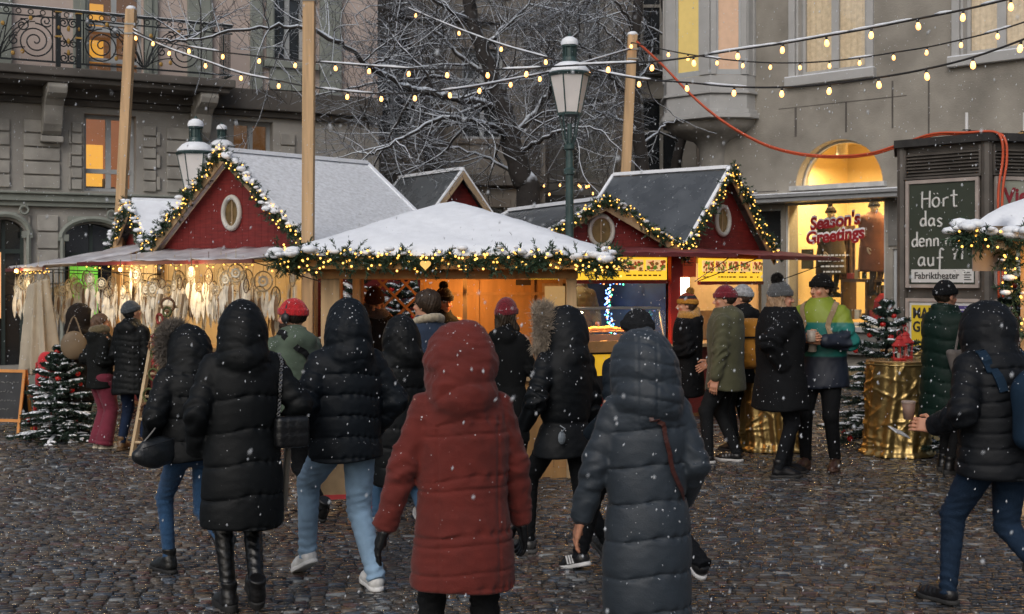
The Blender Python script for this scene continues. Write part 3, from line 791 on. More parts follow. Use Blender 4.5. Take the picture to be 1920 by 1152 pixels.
        s = MB(); s.box(x0-q-.05, -.13, z0-.001, x1+q+.05, -.065, z0+.02); s.build('snow_cover', M_SNOW, t)
    # a few stone joints in the stucco
    b = MB()
    for (xa, za, xb, zb) in ((sR(1330),3.9,sR(1460),3.92),(sR(1460),5.75,sR(1700),5.765),(sR(1490),5.1,sR(1494),5.75),(sR(1585),5.1,sR(1588),5.75),(sR(1672),5.1,sR(1675),6.1),(sR(1740),4.6,sR(1743),6.1)):
        b.box(xa,-.006,za,xb,-.001,zb)
    split_build(b, 'stone_joint', M_STONE_D, t)
    # oriel bay
    xc = sR(1336); hw = 1.22; dp = 1.0; yc = 0
    def bay(sc, z0, z1, mb, sc1=None):
        sc1 = sc if sc1 is None else sc1
        P = lambda q: [(xc-hw*q, .9), (xc-hw*q, -dp*.35*q), (xc-hw*.52*q, -dp*q), (xc+hw*.52*q, -dp*q), (xc+hw*q, -dp*.35*q), (xc+hw*q, .02)]
        A, B = P(sc), P(sc1); i = mb.addv([(x, y, z0) for x, y in A] + [(x, y, z1) for x, y in B]); n = 6
        mb.f.append(tuple(i+k for k in reversed(range(n)))); mb.f.append(tuple(i+n+k for k in range(n)))
        for k in range(n): j = (k+1) % n; mb.f.append((i+k, i+j, i+n+j, i+n+k))
    zb = zR(1336, 232)
    b = MB()
    bay(1.06, zb, zb+.10, b); bay(1.02, zb+.103, zb+.2, b); bay(.97, zb+.203, zb+.55, b); bay(1.03, zb+.553, zb+.62, b); bay(.97,zb+.623,zb+.98,b)
    o = b.build('oriel', M_TRIM_R, t, bevel=.012)
    b = MB(); prof = [(.97,0),(.95,-.12),(.82,-.24),(.62,-.33),(.40,-.42),(.30,-.55),(.27,-.8),(.27,-1.25),(.24,-1.6),(.12,-1.75)]
    n = 16; rings = []
    for q, z in prof:
        rings.append([(xc + hw*q*math.cos(PI + PI*k/n), .02 + dp*q*math.sin(PI + PI*k/n), zb+z-.003) for k in range(n+1)])
    i = b.addv([p for rg in rings for p in rg])
    for a in range(len(prof)-1):
        for k in range(n): q = i+a*(n+1)+k; b.f.append((q, q+n+1, q+n+2, q+1))
    b.build('corbel', mat('corbel stone', (.28,.265,.24), .85, var=.15, bump=.4), o, smooth=True)
    # posts and faces above the parapet
    zw0, zw1 = zb+.985, 11.0
    P = [(xc-hw*.95, .9), (xc-hw*.95, -dp*.33), (xc-hw*.5, -dp*.95), (xc+hw*.5, -dp*.95), (xc+hw*.95, -dp*.33), (xc+hw*.95, .0)]
    for k in range(5):
        a = Vector((*P[k], 0)); c = Vector((*P[k+1], 0)); u = (c-a); Lh = u.length; u.normalize(); nrm = Vector((u.y, -u.x, 0)); wv = {1:.14, 2:.27, 3:.13}.get(k, .08)
        b = MB()
        for q0, q1 in ((0, wv), (Lh-wv, Lh)):
            A = a+u*q0; B = a+u*q1; b.slab((A.x,A.y,zw0),(B.x,B.y,zw0),(B.x,B.y,zw1),(A.x,A.y,zw1), nrm, .05)
            b.slab((A.x,A.y,zw0),(B.x,B.y,zw0),(B.x,B.y,zw1),(A.x,A.y,zw1), -nrm, .1)
        b.build('post', M_TRIM_R, o, bevel=.008)
        if k in (0, 4): 
            b = MB(); A = a+u*wv; B = a+u*(Lh-wv); b.slab((A.x,A.y,zw0),(B.x,B.y,zw0),(B.x,B.y,zw1),(A.x,A.y,zw1), nrm, .02); b.build('panel', M_TRIM_R, o); continue
        A = a+u*wv - nrm*.03; B = a+u*(Lh-wv) - nrm*.03
        b = MB(); b.slab((A.x,A.y,zw0),(B.x,B.y,zw0),(B.x,B.y,zw1),(A.x,A.y,zw1), -nrm, .02)
        w_ = b.build('window', mat('yellow lit blind', (.55,.42,.16), .85, var=.06, emit=(1,.72,.22), estr=.26) if k == 2 else mat('peach lit blind', (.5,.36,.27), .85, var=.1, emit=(1,.58,.34), estr=.22), o)
        b = MB()
        for q0, q1, za, zz in ((wv, wv+.05, zw0, zw1), (Lh-wv-.05, Lh-wv, zw0, zw1), (wv+.05, Lh-wv-.05, zw0, zw0+.12)):
            A = a+u*q0; B = a+u*q1; b.slab((A.x,A.y,za),(B.x,B.y,za),(B.x,B.y,zz),(A.x,A.y,zz), nrm, .012)
        b.build('frame', M_WFRAME, w_)
build_right()
# ================================================================== market materials
M_RED = mat('red stained boards', (.17,.016,.014), .6, var=.3, vscale=5, bump=.35, bscale=14, stretch=(1,1,8))
M_PINE = mat('pale spruce timber', (.50,.34,.18), .65, var=.22, vscale=3, bump=.2, bscale=10, stretch=(6,6,.6))
M_PLY = mat('pine boarding', (.46,.25,.09), .6, var=.22, vscale=2.5, bump=.15, bscale=14, stretch=(4,4,.6))
M_BARGE = mat('bare wood trim', (.38,.27,.16), .7, var=.2, vscale=6)
M_FELT = mat('grey roofing felt', (.085,.095,.105), .3, var=.25, vscale=3, bump=.25, bscale=60, rvar=.12)
M_MOTTLE = mat('felt under thin snow', (.60,.62,.65), .8, var=.2, vscale=17, bump=.8, bscale=26, col2='#e8ecf2', stretch=(1.6,1,1), detail=6)
M_NEEDLE = mat('spruce needles', (.028,.060,.030), .7, var=.5, vscale=25)
M_NEEDLE_D = mat('dark fir needles', (.018,.040,.026), .7, var=.5, vscale=25)
M_BARK = mat('dark bark', (.035,.03,.026), .9, var=.4, vscale=8, bump=.8, bscale=25)

def rnd_unit(rng, n):
    v = rng.normal(size=(n,3)); return v / np.linalg.norm(v, axis=1)[:,None]

def needle_quads(rng, C, D, L, Wd):
    """flat slim blades: centre root C, direction D, length L, width Wd"""
    n = len(C); up = rnd_unit(rng, n); S = np.cross(D, up); S /= (np.linalg.norm(S, axis=1)[:,None]+1e-9)
    L = np.broadcast_to(np.asarray(L), (n,))[:,None]; Wd = np.broadcast_to(np.asarray(Wd), (n,))[:,None]
    a = C - S*Wd*.5; b = C + S*Wd*.5; c = C + D*L*.8 + S*Wd*.35; d = C + D*L - S*Wd*.1
    V = np.stack([a,b,c,d],1).reshape(-1,3); F = np.arange(n*4).reshape(-1,4); return V, F

LED_ME = None
def led_mesh():
    global LED_ME
    if LED_ME is None:
        b = MB(); b.sphere((0,0,0), .0105, 6, 4); o = b.build('fairy_light', M_LED); LED_ME = o.data; bpy.data.objects.remove(o)
    return LED_ME
def garland(path, label, rad=.09, leds=60, seed=1, snow=.5, density=2800, droop=0.0, group='fairy light garlands on the market stalls'):
    rng = np.random.default_rng(seed); path = [Vector(p) for p in path]
    base = sum(path, Vector())/len(path)
    t = thing('garland', label, 'garland', tuple(base), group=group)
    P = np.array([tuple(p-base) for p in path]); seg = np.linalg.norm(np.diff(P, axis=0), axis=1); cum = np.concatenate([[0], np.cumsum(seg)]); Lt = cum[-1]
    def at(u):
        u = np.atleast_1d(u)*Lt; return np.stack([np.interp(u, cum, P[:,k]) for k in range(3)], 1)
    # sprigs: little twigs sticking out, each with blades
    ns = int(Lt*95); u = rng.random(ns); c = at(u); d = rnd_unit(rng, ns); tang = at(np.clip(u+.01,0,1)) - at(np.clip(u-.01,0,1)); tang /= np.linalg.norm(tang,axis=1)[:,None]+1e-9
    d = d*.9 + tang*.7*np.sign(rng.random(ns)-.35)[:,None]; d[:,2] -= .15; d /= np.linalg.norm(d,axis=1)[:,None]
    k = max(8, int(density*Lt/ns)); ln = rad*rng.uniform(.7,1.7,ns)
    uu = rng.random((ns,k)); C = c[:,None] + d[:,None]*uu[:,:,None]*ln[:,None,None]
    bd = d[:,None]*.9 + rnd_unit(rng, ns*k).reshape(ns,k,3)*.8; bd /= np.linalg.norm(bd,axis=2)[:,:,None]
    V, F = needle_quads(rng, C.reshape(-1,3), bd.reshape(-1,3), rng.uniform(.028,.05,ns*k), .0095)
    g = mesh_obj('greenery', V, F, M_NEEDLE, t); g['kind'] = 'stuff'
    # snow sitting on top sprigs
    if snow:
        b = MB(); nn = int(Lt*26*snow)
        for q in range(nn):
            p = at(rng.random())[0]; r = rng.uniform(.012,.034)*(1+.5*snow)
            b.sphere((p[0]+rng.normal(0,rad*.35), p[1]+rng.normal(0,rad*.4), p[2]+rad*rng.uniform(.25,.85)), (r*1.5,r*1.3,r*.75), 7, 4)
        s = b.build('snow', M_SNOW, t, smooth=True); s['kind'] = 'stuff'
    me = led_mesh(); pts = []
    for q in range(leds):
        p = at((q+.5+rng.uniform(-.4,.4))/leds)[0]; d = rnd_unit(rng,1)[0]; d[1] -= .45
        pts.append(p + d*rad*rng.uniform(.5,1.05))
    for p in pts[:100]:
        o = bpy.data.objects.new('fairy_light', me); COL.objects.link(o); o.parent = t; o.location = p
    if leds > 100:
        b = MB()
        for p in pts[100:]: b.sphere(tuple(p), .0115, 6, 4)
        o = b.build('fairy_lights', M_LED, t); o['kind'] = 'stuff'
    return t

# ------------------------------------------------------------------ market huts
def hut(label, centre, rz, Wd, D, ze, za, roof, snow=None, window=True, over=.14, gable_m=None, counter=True, lit=None, opening=True, side_over=.16, power=0, lcol=(1,.6,.25)):
    t = thing('market_hut', label, 'market hut', (centre[0], centre[1], 0), rz, 'wooden market huts with gabled roofs')
    gm = gable_m or M_RED; hw = Wd/2; b = MB(); th = .04
    # gable boards, front and back
    g = MB()
    for y0 in (0, D-th):
        nb = int(Wd/.13)
        for k in range(nb):
            xa, xb = -hw + Wd*k/nb + .002, -hw + Wd*(k+1)/nb - .002
            f = lambda x: ze + (za-ze)*(1-abs(x)/hw) - .03
            if xa < 0 < xb: g.prism([(xa,ze-.12),(xb,ze-.12),(xb,f(xb)),(0,f(0)),(xa,f(xa))], y0, y0+th)
            else: g.prism([(xa,ze-.12),(xb,ze-.12),(xb,max(ze-.1,f(xb))),(xa,max(ze-.1,f(xa)))], y0, y0+th)
    split_build(g, 'gable', gm, t, key=lambda c: c[1] > D/2)
    b.box(-hw, th, 0, -hw+th, D-th, ze); b.box(hw-th, th, 0, hw, D-th, ze); b.box(-hw+th, D-th, 0, hw-th, D-.002, ze-.12)
    if not opening: b.box(-hw+th, 0.004, 0, hw-th, th, ze-.12)
    b.build('wall', gm, t)
    if opening:
        b = MB(); b.box(-hw, .002, 0, -hw+.09, th-.003, ze-.12); b.box(hw-.09, .002, 0, hw, th-.003, ze-.12); split_build(b, 'post', M_PINE, t); b = MB(); b.box(-hw+.09,.004,ze-.2,hw-.09,.05,ze-.122); b.build('header_beam', M_PINE, t)
        b = MB(); b.box(-hw+.09, 0.0, 0, hw-.09, .03, .98); b.build('counter_front', gm, t)
        b = MB(); b.box(-hw+.02, -.22, .98, hw-.02, .3, 1.03); b.build('counter', M_PINE, t, bevel=.006)
        b = MB(); b.quad((-hw+th+.002,D-th-.004,0),(hw-th-.002,D-th-.004,0),(hw-th-.002,D-th-.004,ze),(-hw+th+.002,D-th-.004,ze))
        for s_ in (-1,1): b.quad((s_*(hw-th-.003),th,0),(s_*(hw-th-.003),D-th,0),(s_*(hw-th-.003),D-th,ze),(s_*(hw-th-.003),th,ze))
        b.build('inner_lining', lit or M_PLY, t)
        b = MB(); b.box(-hw,0,-.0,hw,D,.06); b.build('floor', M_PLY, t)
    # roof
    sl = math.atan2(za-ze, hw); cx, cz = math.cos(sl), math.sin(sl)
    nrm = lambda s_: Vector((s_*cz, 0, cx))
    e = side_over
    rb = MB(); sb = MB(); bb = MB(); rs = MB()
    for s_ in (-1, 1):
        A = Vector((0, -over, za)); B = Vector((0, D+over, za)); ex = Vector((s_*(hw+e*cx), 0, ze-e*cz))
        C_ = Vector((ex.x, D+over, ex.z)); Dd = Vector((ex.x, -over, ex.z))
        rb.slab(A, B, C_, Dd, nrm(s_), .035)
        if snow:
            off = nrm(s_)*.036; sb.slab(A+off, B+off, C_+off, Dd+off, nrm(s_), snow)
        # barge boards front and back, thin snow line on ridge and rakes
        for yy in (-over-.02, D+over):
            y0, y1 = yy, yy+.02
            p = [(0, za+.03), (ex.x, ex.z+.03), (ex.x, ex.z-.10), (0, za-.11)]
            bb.prism(p if s_ < 0 else p[::-1], y0, y1)
            q = [(0, za+.034), (ex.x, ex.z+.034), (ex.x, ex.z+.07), (0, za+.072)]
            rs.prism(q if s_ < 0 else q[::-1], y0-.005, y1+.03)
    rf = rb.build('roof', roof, t); split_build(bb, 'bargeboard', M_BARGE, t, key=lambda c: c[1] > D/2)
    if snow:
        so = sb.build('snow', M_SNOW, rf)
    rs.box(-.05, -over+.03, za+.036, .05, D+over-.01, za+.085+(snow or 0)*.6); rs.build('ridge_snow', M_SNOW, rf)
    if window:
        zc = ze + (za-ze)*.37; r = .2 if Wd > 2.2 else .165
        w = MB(); w.ring((0,-.025,zc), r, .035, 28, 8, sx=.86); wo = w.build('round_window', mat('white painted wood', (.52,.5,.45), .6, var=.08), t, smooth=True)
        w = MB(); w.poly([(r*.86*math.cos(2*PI*k/24), -.008, zc+r*math.sin(2*PI*k/24)) for k in range(24)]); w.build('pane', mat('dim brass round pane', (.10,.065,.025), .35, var=.6, vscale=9, emit=(.6,.35,.1), estr=.05), wo)
        w = MB(); w.box(-.008,-.02,zc-r,.008,-.01,zc+r); w.build('glazing_bar', M_BARGE, wo)
    if power:
        l = bpy.data.lights.new('hut_lamp', 'POINT'); l.energy = power; l.shadow_soft_size = .08; l.color = lcol
        o = bpy.data.objects.new('hut_lamp_light', l); COL.objects.link(o); o.parent = t; o.location = (0, D*.42, ze-.2); o['kind'] = 'helper'
        b = MB(); b.sphere((0,D*.42,ze-.08), .05, 10, 6); b.tube([(0,D*.42,ze-.03),(0,D*.42,ze+.1)], .01, 5); b.build('lamp', M_BULB, t)
    return t
def local_to_world(centre, rz, p):
    c, s = math.cos(rz), math.sin(rz); return Vector((centre[0]+p[0]*c-p[1]*s, centre[1]+p[0]*s+p[1]*c, p[2]))
def gable_path(centre, rz, Wd, ze, za, over=.2, e=.22, lift=.02, n=18, sag=.03):
    hw = Wd/2; sl = math.atan2(za-ze, hw); pts = []
    for s_ in (-1, 1):
        q = []
        for k in range(n+1):
            u = k/n; x = (1-u)*(hw+e*math.cos(sl)); z = za - (za-ze)*(x/hw) + lift + sag*math.sin(u*9+s_)
            q.append((s_*x, -over, z))
        pts += q if s_ < 0 else q[::-1][1:]
    return [local_to_world(centre, rz, p) for p in pts]

# hut A: big red hut on the left with the dreamcatchers
A_C = (PX(437, 16.4), 16.4); A_RZ = math.radians(-41.3); A_W, A_D, A_ZE, A_ZA = 3.25, 2.15, 2.32, 3.5
AWN = 1
hutA = hut('large red gabled hut with snow mottled roof above the dreamcatcher display', A_C, A_RZ, A_W, A_D, A_ZE, A_ZA, M_MOTTLE, None, lit=mat('pale lit boarding', (.66,.56,.38), .8, var=.15, vscale=3), power=62, lcol=(1,.70,.36))
garland(gable_path(A_C, A_RZ, A_W, A_ZE, A_ZA), 'snowy lit garland along the gable of the large red hut', rad=.095, leds=130, seed=11, snow=.75)
# hut L: small hut beside it
L_C = (PX(262, 19.3), 19.3); L_RZ = math.radians(-60); L_W, L_D, L_ZE, L_ZA = 2.15, 1.45, 2.38, 3.02
hutL = hut('small red hut with thick white roof left of the large one', L_C, L_RZ, L_W, L_D, L_ZE, L_ZA, M_FELT, .05, lit=mat('pale lit boarding', (.6,.5,.3)), power=60, lcol=(1,.70,.36))
garland(gable_path(L_C, L_RZ, L_W, L_ZE, L_ZA), 'snowy lit garland on the gable of the small left hut', rad=.085, leds=60, seed=12, snow=.9)
# hut B: grey roofed hut in the back centre
B_C = (PX(857, 20.6), 20.6); B_RZ = math.radians(33)
hut('grey roofed hut with pale trimmed gable behind the tent', B_C, B_RZ, 1.25, 1.75, 2.85, 3.62, M_FELT, None, window=False, over=.18, opening=False)
# hut D and E: food stalls
kD = 1.2
def sc_(d): return d*kD
D_C = (.0, .0)
dl, dr = (PX(978, 16.5), 16.5), (PX(1266, 17.4), 17.4)
D_C = ((dl[0]+dr[0])/2, (dl[1]+dr[1])/2); D_RZ = math.atan2(dr[1]-dl[1], dr[0]-dl[0]); D_W = math.hypot(dr[0]-dl[0], dr[1]-dl[1])
hutD = hut('low wide food hut with round gable window and garland behind the lamp post', D_C, D_RZ, D_W, 2.9, 2.33, PZ(381, 16.95), M_FELT, None, lit=mat('dark blue hut lining', (.012,.02,.07), .6), power=0)
garland(gable_path(D_C, D_RZ, D_W, 2.33, PZ(381,16.95)), 'lit garland on the low wide food hut gable', rad=.085, leds=110, seed=13, snow=.18)
el, er = (PX(1270, 17.4), 17.4), (PX(1428, 19.1), 19.1)
E_C = ((el[0]+er[0])/2, (el[1]+er[1])/2); E_RZ = math.atan2(er[1]-el[1], er[0]-el[0]); E_W = math.hypot(er[0]-el[0], er[1]-el[1])
hutE = hut('steep red food hut with bare grey roof right of the low one', E_C, E_RZ, E_W, 1.75, 2.33, PZ(322, 18.25), M_FELT, None, lit=mat('cream hut lining', (.55,.42,.25), .7), power=70, lcol=(1,.7,.38))
garland(gable_path(E_C, E_RZ, E_W, 2.33, PZ(322,18.25)), 'lit garland on the steep food hut gable', rad=.09, leds=120, seed=14, snow=.12)

# ------------------------------------------------------------------ awnings
def awning(label, centre, rz, x0, x1, yf, zb, zf, m, sn=False, ripple=.02, seed=0, sc2=None):
    t = thing('awning', label, 'awning', (centre[0], centre[1], 0), rz, 'stall awnings')
    rg = random.Random(seed); nx, ny = 22, 8; vs = []; fs = []
    for lvl in (0, 1):
        for i in range(nx+1):
            for j in range(ny+1):
                u, v = i/nx, j/ny; z = zb + (zf-zb)*v + ripple*math.sin(u*17+seed)*math.sin(v*3.1) + ripple*.7*math.sin(u*41+v*7+seed*2) - ripple*1.5*math.sin(v*PI)
                vs.append((x0+(x1-x0)*u, -v*yf - .01, z + lvl*.012))
    st = (nx+1)*(ny+1); I = lambda l, i, j: l*st + i*(ny+1) + j
    for i in range(nx):
        for j in range(ny):
            fs.append((I(0,i,j),I(0,i,j+1),I(0,i+1,j+1),I(0,i+1,j))); fs.append((I(1,i,j),I(1,i+1,j),I(1,i+1,j+1),I(1,i,j+1)))
        fs.append((I(0,i,ny),I(1,i,ny),I(1,i+1,ny),I(0,i+1,ny))); fs.append((I(0,i,0),I(0,i+1,0),I(1,i+1,0),I(1,i,0)))
    for j in range(ny):
        fs.append((I(0,0,j),I(1,0,j),I(1,0,j+1),I(0,0,j+1))); fs.append((I(0,nx,j),I(0,nx,j+1),I(1,nx,j+1),I(1,nx,j)))
    mesh_obj('cover', vs, fs, m, t, True)
    b = MB(); b.box(x0, -yf-.03, zf-.045, x1, -yf-.0, zf+.0); b.build('edge_bar', mat('dark red edge bar', (.12,.02,.02), .5), t)
    b = MB()
    for x in (x0+.05, x1-.05): b.tube([(x, -.02, zb-.45), (x, -yf+.02, zf-.03)], .007, 5)
    split_build(b, 'strut', M_IRON, t)
    return t
M_PLASTIC = mat('snow dusted plastic sheet', (.42,.40,.42), .35, var=.25, vscale=5, bump=.7, bscale=9, col2=(.66,.66,.69))
M_REDCAN = mat('dark red canvas with slush', (.20,.045,.05), .55, var=.3, vscale=4, bump=.4, bscale=10)
awning('plastic covered awning over the dreamcatchers of the large left hut', A_C, A_RZ, -1.75, 1.95, 1.15, A_ZE-.02, 2.13, M_PLASTIC, seed=2, ripple=.02)
awning('sagging pale sheet awning of the small left hut', L_C, L_RZ, -1.2, 1.9, 1.7, L_ZE+.04, 2.07, M_PLASTIC, seed=5, ripple=.035)
awning('dark red awning over the low food hut counter', D_C, D_RZ, -D_W/2, D_W/2+.35, .95, 2.33, 2.24, M_REDCAN, seed=3, ripple=.006)
awning('thin dark red awning over the steep food hut counter', E_C, E_RZ, -.7, E_W/2+.5, 1.0, 2.33, 2.22, M_REDCAN, seed=4, ripple=.006)

# ------------------------------------------------------------------ menu boards, red post and food counter of the two food huts
def menu_board(par, x0, x1, z0, z1, y, seed, n=3):
    rg = random.Random(seed)
    b = MB(); b.box(x0, y, z0, x1, y+.05, z1); o = b.build('menu_board', mat('yellow lit menu board', (.9,.6,.05), .5, var=.04, emit=(1,.58,.04), estr=1.05), par)
    for k in range(n):
        xa = x0 + (x1-x0)*k/n + .02; xb = x0 + (x1-x0)*(k+1)/n - .02
        b = MB(); b.box(xa, y-.006, z0+(z1-z0)*.42, xb, y-.001, z1-.03); p = b.build('food_picture', mat('food picture', (.8,.5,.18), .5, var=0, vscale=14, col2=(.9,.75,.4), emit=(1,.62,.26), estr=.8), o)
        for nm, cc, ec, nn in (('red', (.5,.05,.02), (.8,.16,.05), 16), ('green', (.12,.25,.03), (.3,.5,.06), 9), ('brown', (.3,.12,.03), (.6,.26,.07), 9)):
            b = MB()
            for q in range(nn):
                r = rg.uniform(.010,.030); b.lathe([(r,0),(r,.002)], 8, (0,0,0)); n0 = len(b.v)-16; cx, cz = rg.uniform(xa+.02,xb-.02), rg.uniform(z0+(z1-z0)*.42+.02, z1-.05)
                for j in range(n0, len(b.v)): X, Y, Z = b.v[j]; b.v[j] = (cx+X, y-.009-Z-.0004*q-(.003 if nm == 'green' else 0), cz+Y*.8)
            b.build('food_garnish', mat('%s food garnish' % nm, cc, .5, var=.3, vscale=30, emit=ec, estr=.3), o)
    b = MB()
    for row in range(2):
        x = x0+.05
        while x < x1-.12:
            l_ = rg.uniform(.03,.09)
            if rg.random() < .7: b.box(x, y-.004, z0+.05+row*.065, x+l_, y-.001, z0+.05+row*.065+.02)
            x += l_+.025
    b.build('price_line', mat('brown small print', (.12,.05,.02), .6), o)
    b = MB(); b.box(x0-.02, y-.005, z0-.05, x1+.02, y+.05, z0-.002); b.build('trim_strip', mat('red trim strip', (.35,.03,.02), .5), o)
hw = D_W/2
menu_board(hutD, -.05, .98, 1.9, 2.2, -.05, 1, 3)
menu_board(hutD, -1.05, -.1, 1.9, 2.2, -.05, 5, 3)
menu_board(hutE, -.62, 1.05, 1.88, 2.2, -.06, 2, 5)
b = MB(); b.box(hw-.12, -.10, 0, hw+.06, -.02, 2.25); b.build('corner_post', mat('bright red painted post', (.45,.03,.02), .5), hutD)
b = MB(); b.box(-E_W/2-.02,-.08,1.94,-E_W/2+.34,-.065,2.27); b.build('notice', mat('orange red notice', (.55,.07,.03), .6, emit=(1,.12,.04), estr=.12), hutE)
b = MB(); b.box(-E_W/2-.04,-.09,1.62,-E_W/2+.16,-.06,1.93); b.build('tube_light', mat('white tube light', (1,1,1), .4, var=0, emit=(1,.82,.6), estr=5), hutE)
b = MB()
for q in range(4): b.box(-E_W/2+.03,-.085,2.2-q*.035,-E_W/2+.28-.03*(q%2),-.081,2.21-q*.035)
b.build('notice_print', mat('brown small print', (.12,.05,.02)), hutE)
b = MB(); b.box(-.45,1.2,1.3,.55,1.25,2.2); b.box(-.9,.4,1.03,-.6,.8,1.5); b.box(.2,.5,1.03,.7,.9,1.45); b.build('kitchen_fitting', mat('beige kitchen fitting', (.45,.34,.2), .5, var=.2), hutE)
b = MB(); M_TARP = mat('blue tarpaulin', (.025,.07,.22), .5, var=.3, vscale=4, bump=.4, bscale=6)
b.quad((-hw+.1,.93,0),(hw-.6,.93,0),(hw-.6,.93,2.3),(-hw+.1,.93,2.3)); b.quad((hw-.6,.93,0),(hw-.13,.03,0),(hw-.13,.03,2.3),(hw-.6,.93,2.3)); b.build('backdrop', M_TARP, hutD)
b = MB(); b.sphere((-.3,.4,2.1), .04, 8, 6); b.tube([(-.3,.4,2.12),(-.3,.4,2.3)], .006, 4); b.build('lamp', M_BULB, hutD)
l = bpy.data.lights.new('hut_lamp', 'POINT'); l.energy = 16; l.color = (1,.8,.58); l.shadow_soft_size = .06; o = bpy.data.objects.new('hut_lamp_light', l); COL.objects.link(o); o.parent = hutD; o.location = (-.3,.35,2.02); o['kind'] = 'helper'
# glass display case with pastries in front of the low hut
t = thing('display_case', 'glass food display case glowing orange on the low hut counter', 'display case', tuple(local_to_world(D_C, D_RZ, (.0,-.35,0))), D_RZ)
b = MB(); b.box(-.62,-.28,1.0,.62,.28,1.06); b.box(-.60,-.12,1.06,.60,-.10,1.2); b.box(-.60,-.31,.98,.60,-.285,1.12); b.box(-.62,-.02,1.22,.62,.28,1.235); b.build('shelf', mat('orange lit shelf', (.45,.24,.09), .5, var=.15, vscale=8), t)
b = MB(); b.slab((-.62,-.28,1.06),(.62,-.28,1.06),(.62,-.12,1.52),(-.62,-.12,1.52),(0,-1,.3),.006); b.box(-.626,-.27,1.06,-.62,.26,1.5); b.box(.62,-.27,1.06,.626,.26,1.5); b.build('glass', M_GLASS, t)
b = MB(); b.box(-.64,-.14,1.52,.64,.3,1.545); b.tube([(-.62,-.28,1.06),(-.62,-.12,1.52)],.01,5); b.tube([(.62,-.28,1.06),(.62,-.12,1.52)],.01,5); b.build('frame', mat('steel frame', (.4,.38,.35), .35, metal=.7), t)
b = MB(); b.sphere((-.5,-.02,1.48), (.06,.03,.02)); b.build('case_light', mat('case light', (1,1,1), .4, var=0, emit=(1,.8,.5), estr=18), t)
l = bpy.data.lights.new('case_lamp', 'AREA'); l.shape = 'RECTANGLE'; l.size = 1.1; l.size_y = .12; l.energy = 24; l.color = (1,.5,.14); o = bpy.data.objects.new('case_lamp', l); COL.objects.link(o); o.parent = t; o.location = (0,.05,1.5); o['kind'] = 'helper'
for q in range(22):
    b = MB(); rr = R.uniform(.035,.06); b.sphere((0,0,0), (rr*1.3, rr, rr*.6), 8, 5); o = b.build('pastry', mat('golden pastry', (.62,.32,.09), .6, var=.35, vscale=30, bump=.4), None, True)
    lvl = q % 2; p = local_to_world(D_C, D_RZ, (-.52+.1*(q//2), -.35+(-.17 if lvl == 0 else .1), (1.06 if lvl == 0 else 1.235)+rr*.6)); o.location = p
    tag(o, '%s golden pastry from the left on the %s shelf of the food display case' % (ORD[q//2], ('lower','upper')[lvl]), 'pastry', 'pastries in the food display case')
t = thing('counter_cabinet', 'yellow and red fronted cabinet under the glass display case', 'cabinet', tuple(local_to_world(D_C, D_RZ, (.0,-.35,0))), D_RZ)
b = MB(); b.box(-.6,-.25,.0,.6,.1,.995); b.build('body', mat('black cabinet', (.02,.018,.018), .5), t)
b = MB(); b.box(-.55,-.256,.68,-.1,-.251,.95); b.box(-.05,-.256,.68,.25,-.251,.95); b.box(.3,-.256,.68,.55,-.251,.95); b.build('front_panel', mat('yellow lit panel', (.8,.5,.03), .5, emit=(1,.55,.03), estr=.5), t)
b = MB(); b.box(-.5,-.257,.12,-.2,-.252,.4); b.box(.25,-.257,.12,.5,-.252,.4); b.build('sticker', mat('red sticker', (.6,.03,.02), .5), t)
# coloured fairy lights curtain in the low hut
t = thing('light_curtain', 'hanging strand of blue green and white fairy lights inside the low food hut', 'string lights', tuple(local_to_world(D_C, D_RZ, (.33,.35,0))), D_RZ)
cols = [((.15,.35,1),'blue'),((.1,1,.45),'green'),((.8,.9,1),'white'),((1,.25,.1),'red')]
for q in range(64):
    c_, nm = cols[(q*7)%4 if q%3 else 0]; b = MB(); b.sphere((0,0,0), .0125, 6, 4)
    o = b.build('fairy_light', mat('%s fairy light' % nm, c_, .3, var=0, emit=c_, estr=5, sample=False), t)
    z = 1.05+(q/64)*.75; o.location = (R.gauss(0,.035)+.06*math.sin(z*7), R.uniform(-.05,.05), z) if q > 8 else (-.15+q*.05, 0, 1.84+R.uniform(-.03,.03))
b = MB(); b.tube([(.0,.0,1.05),(.03,0,1.4),(0,0,1.86),(-.15,0,1.86)], .003, 4); b.build('wire', M_CABLE, t)

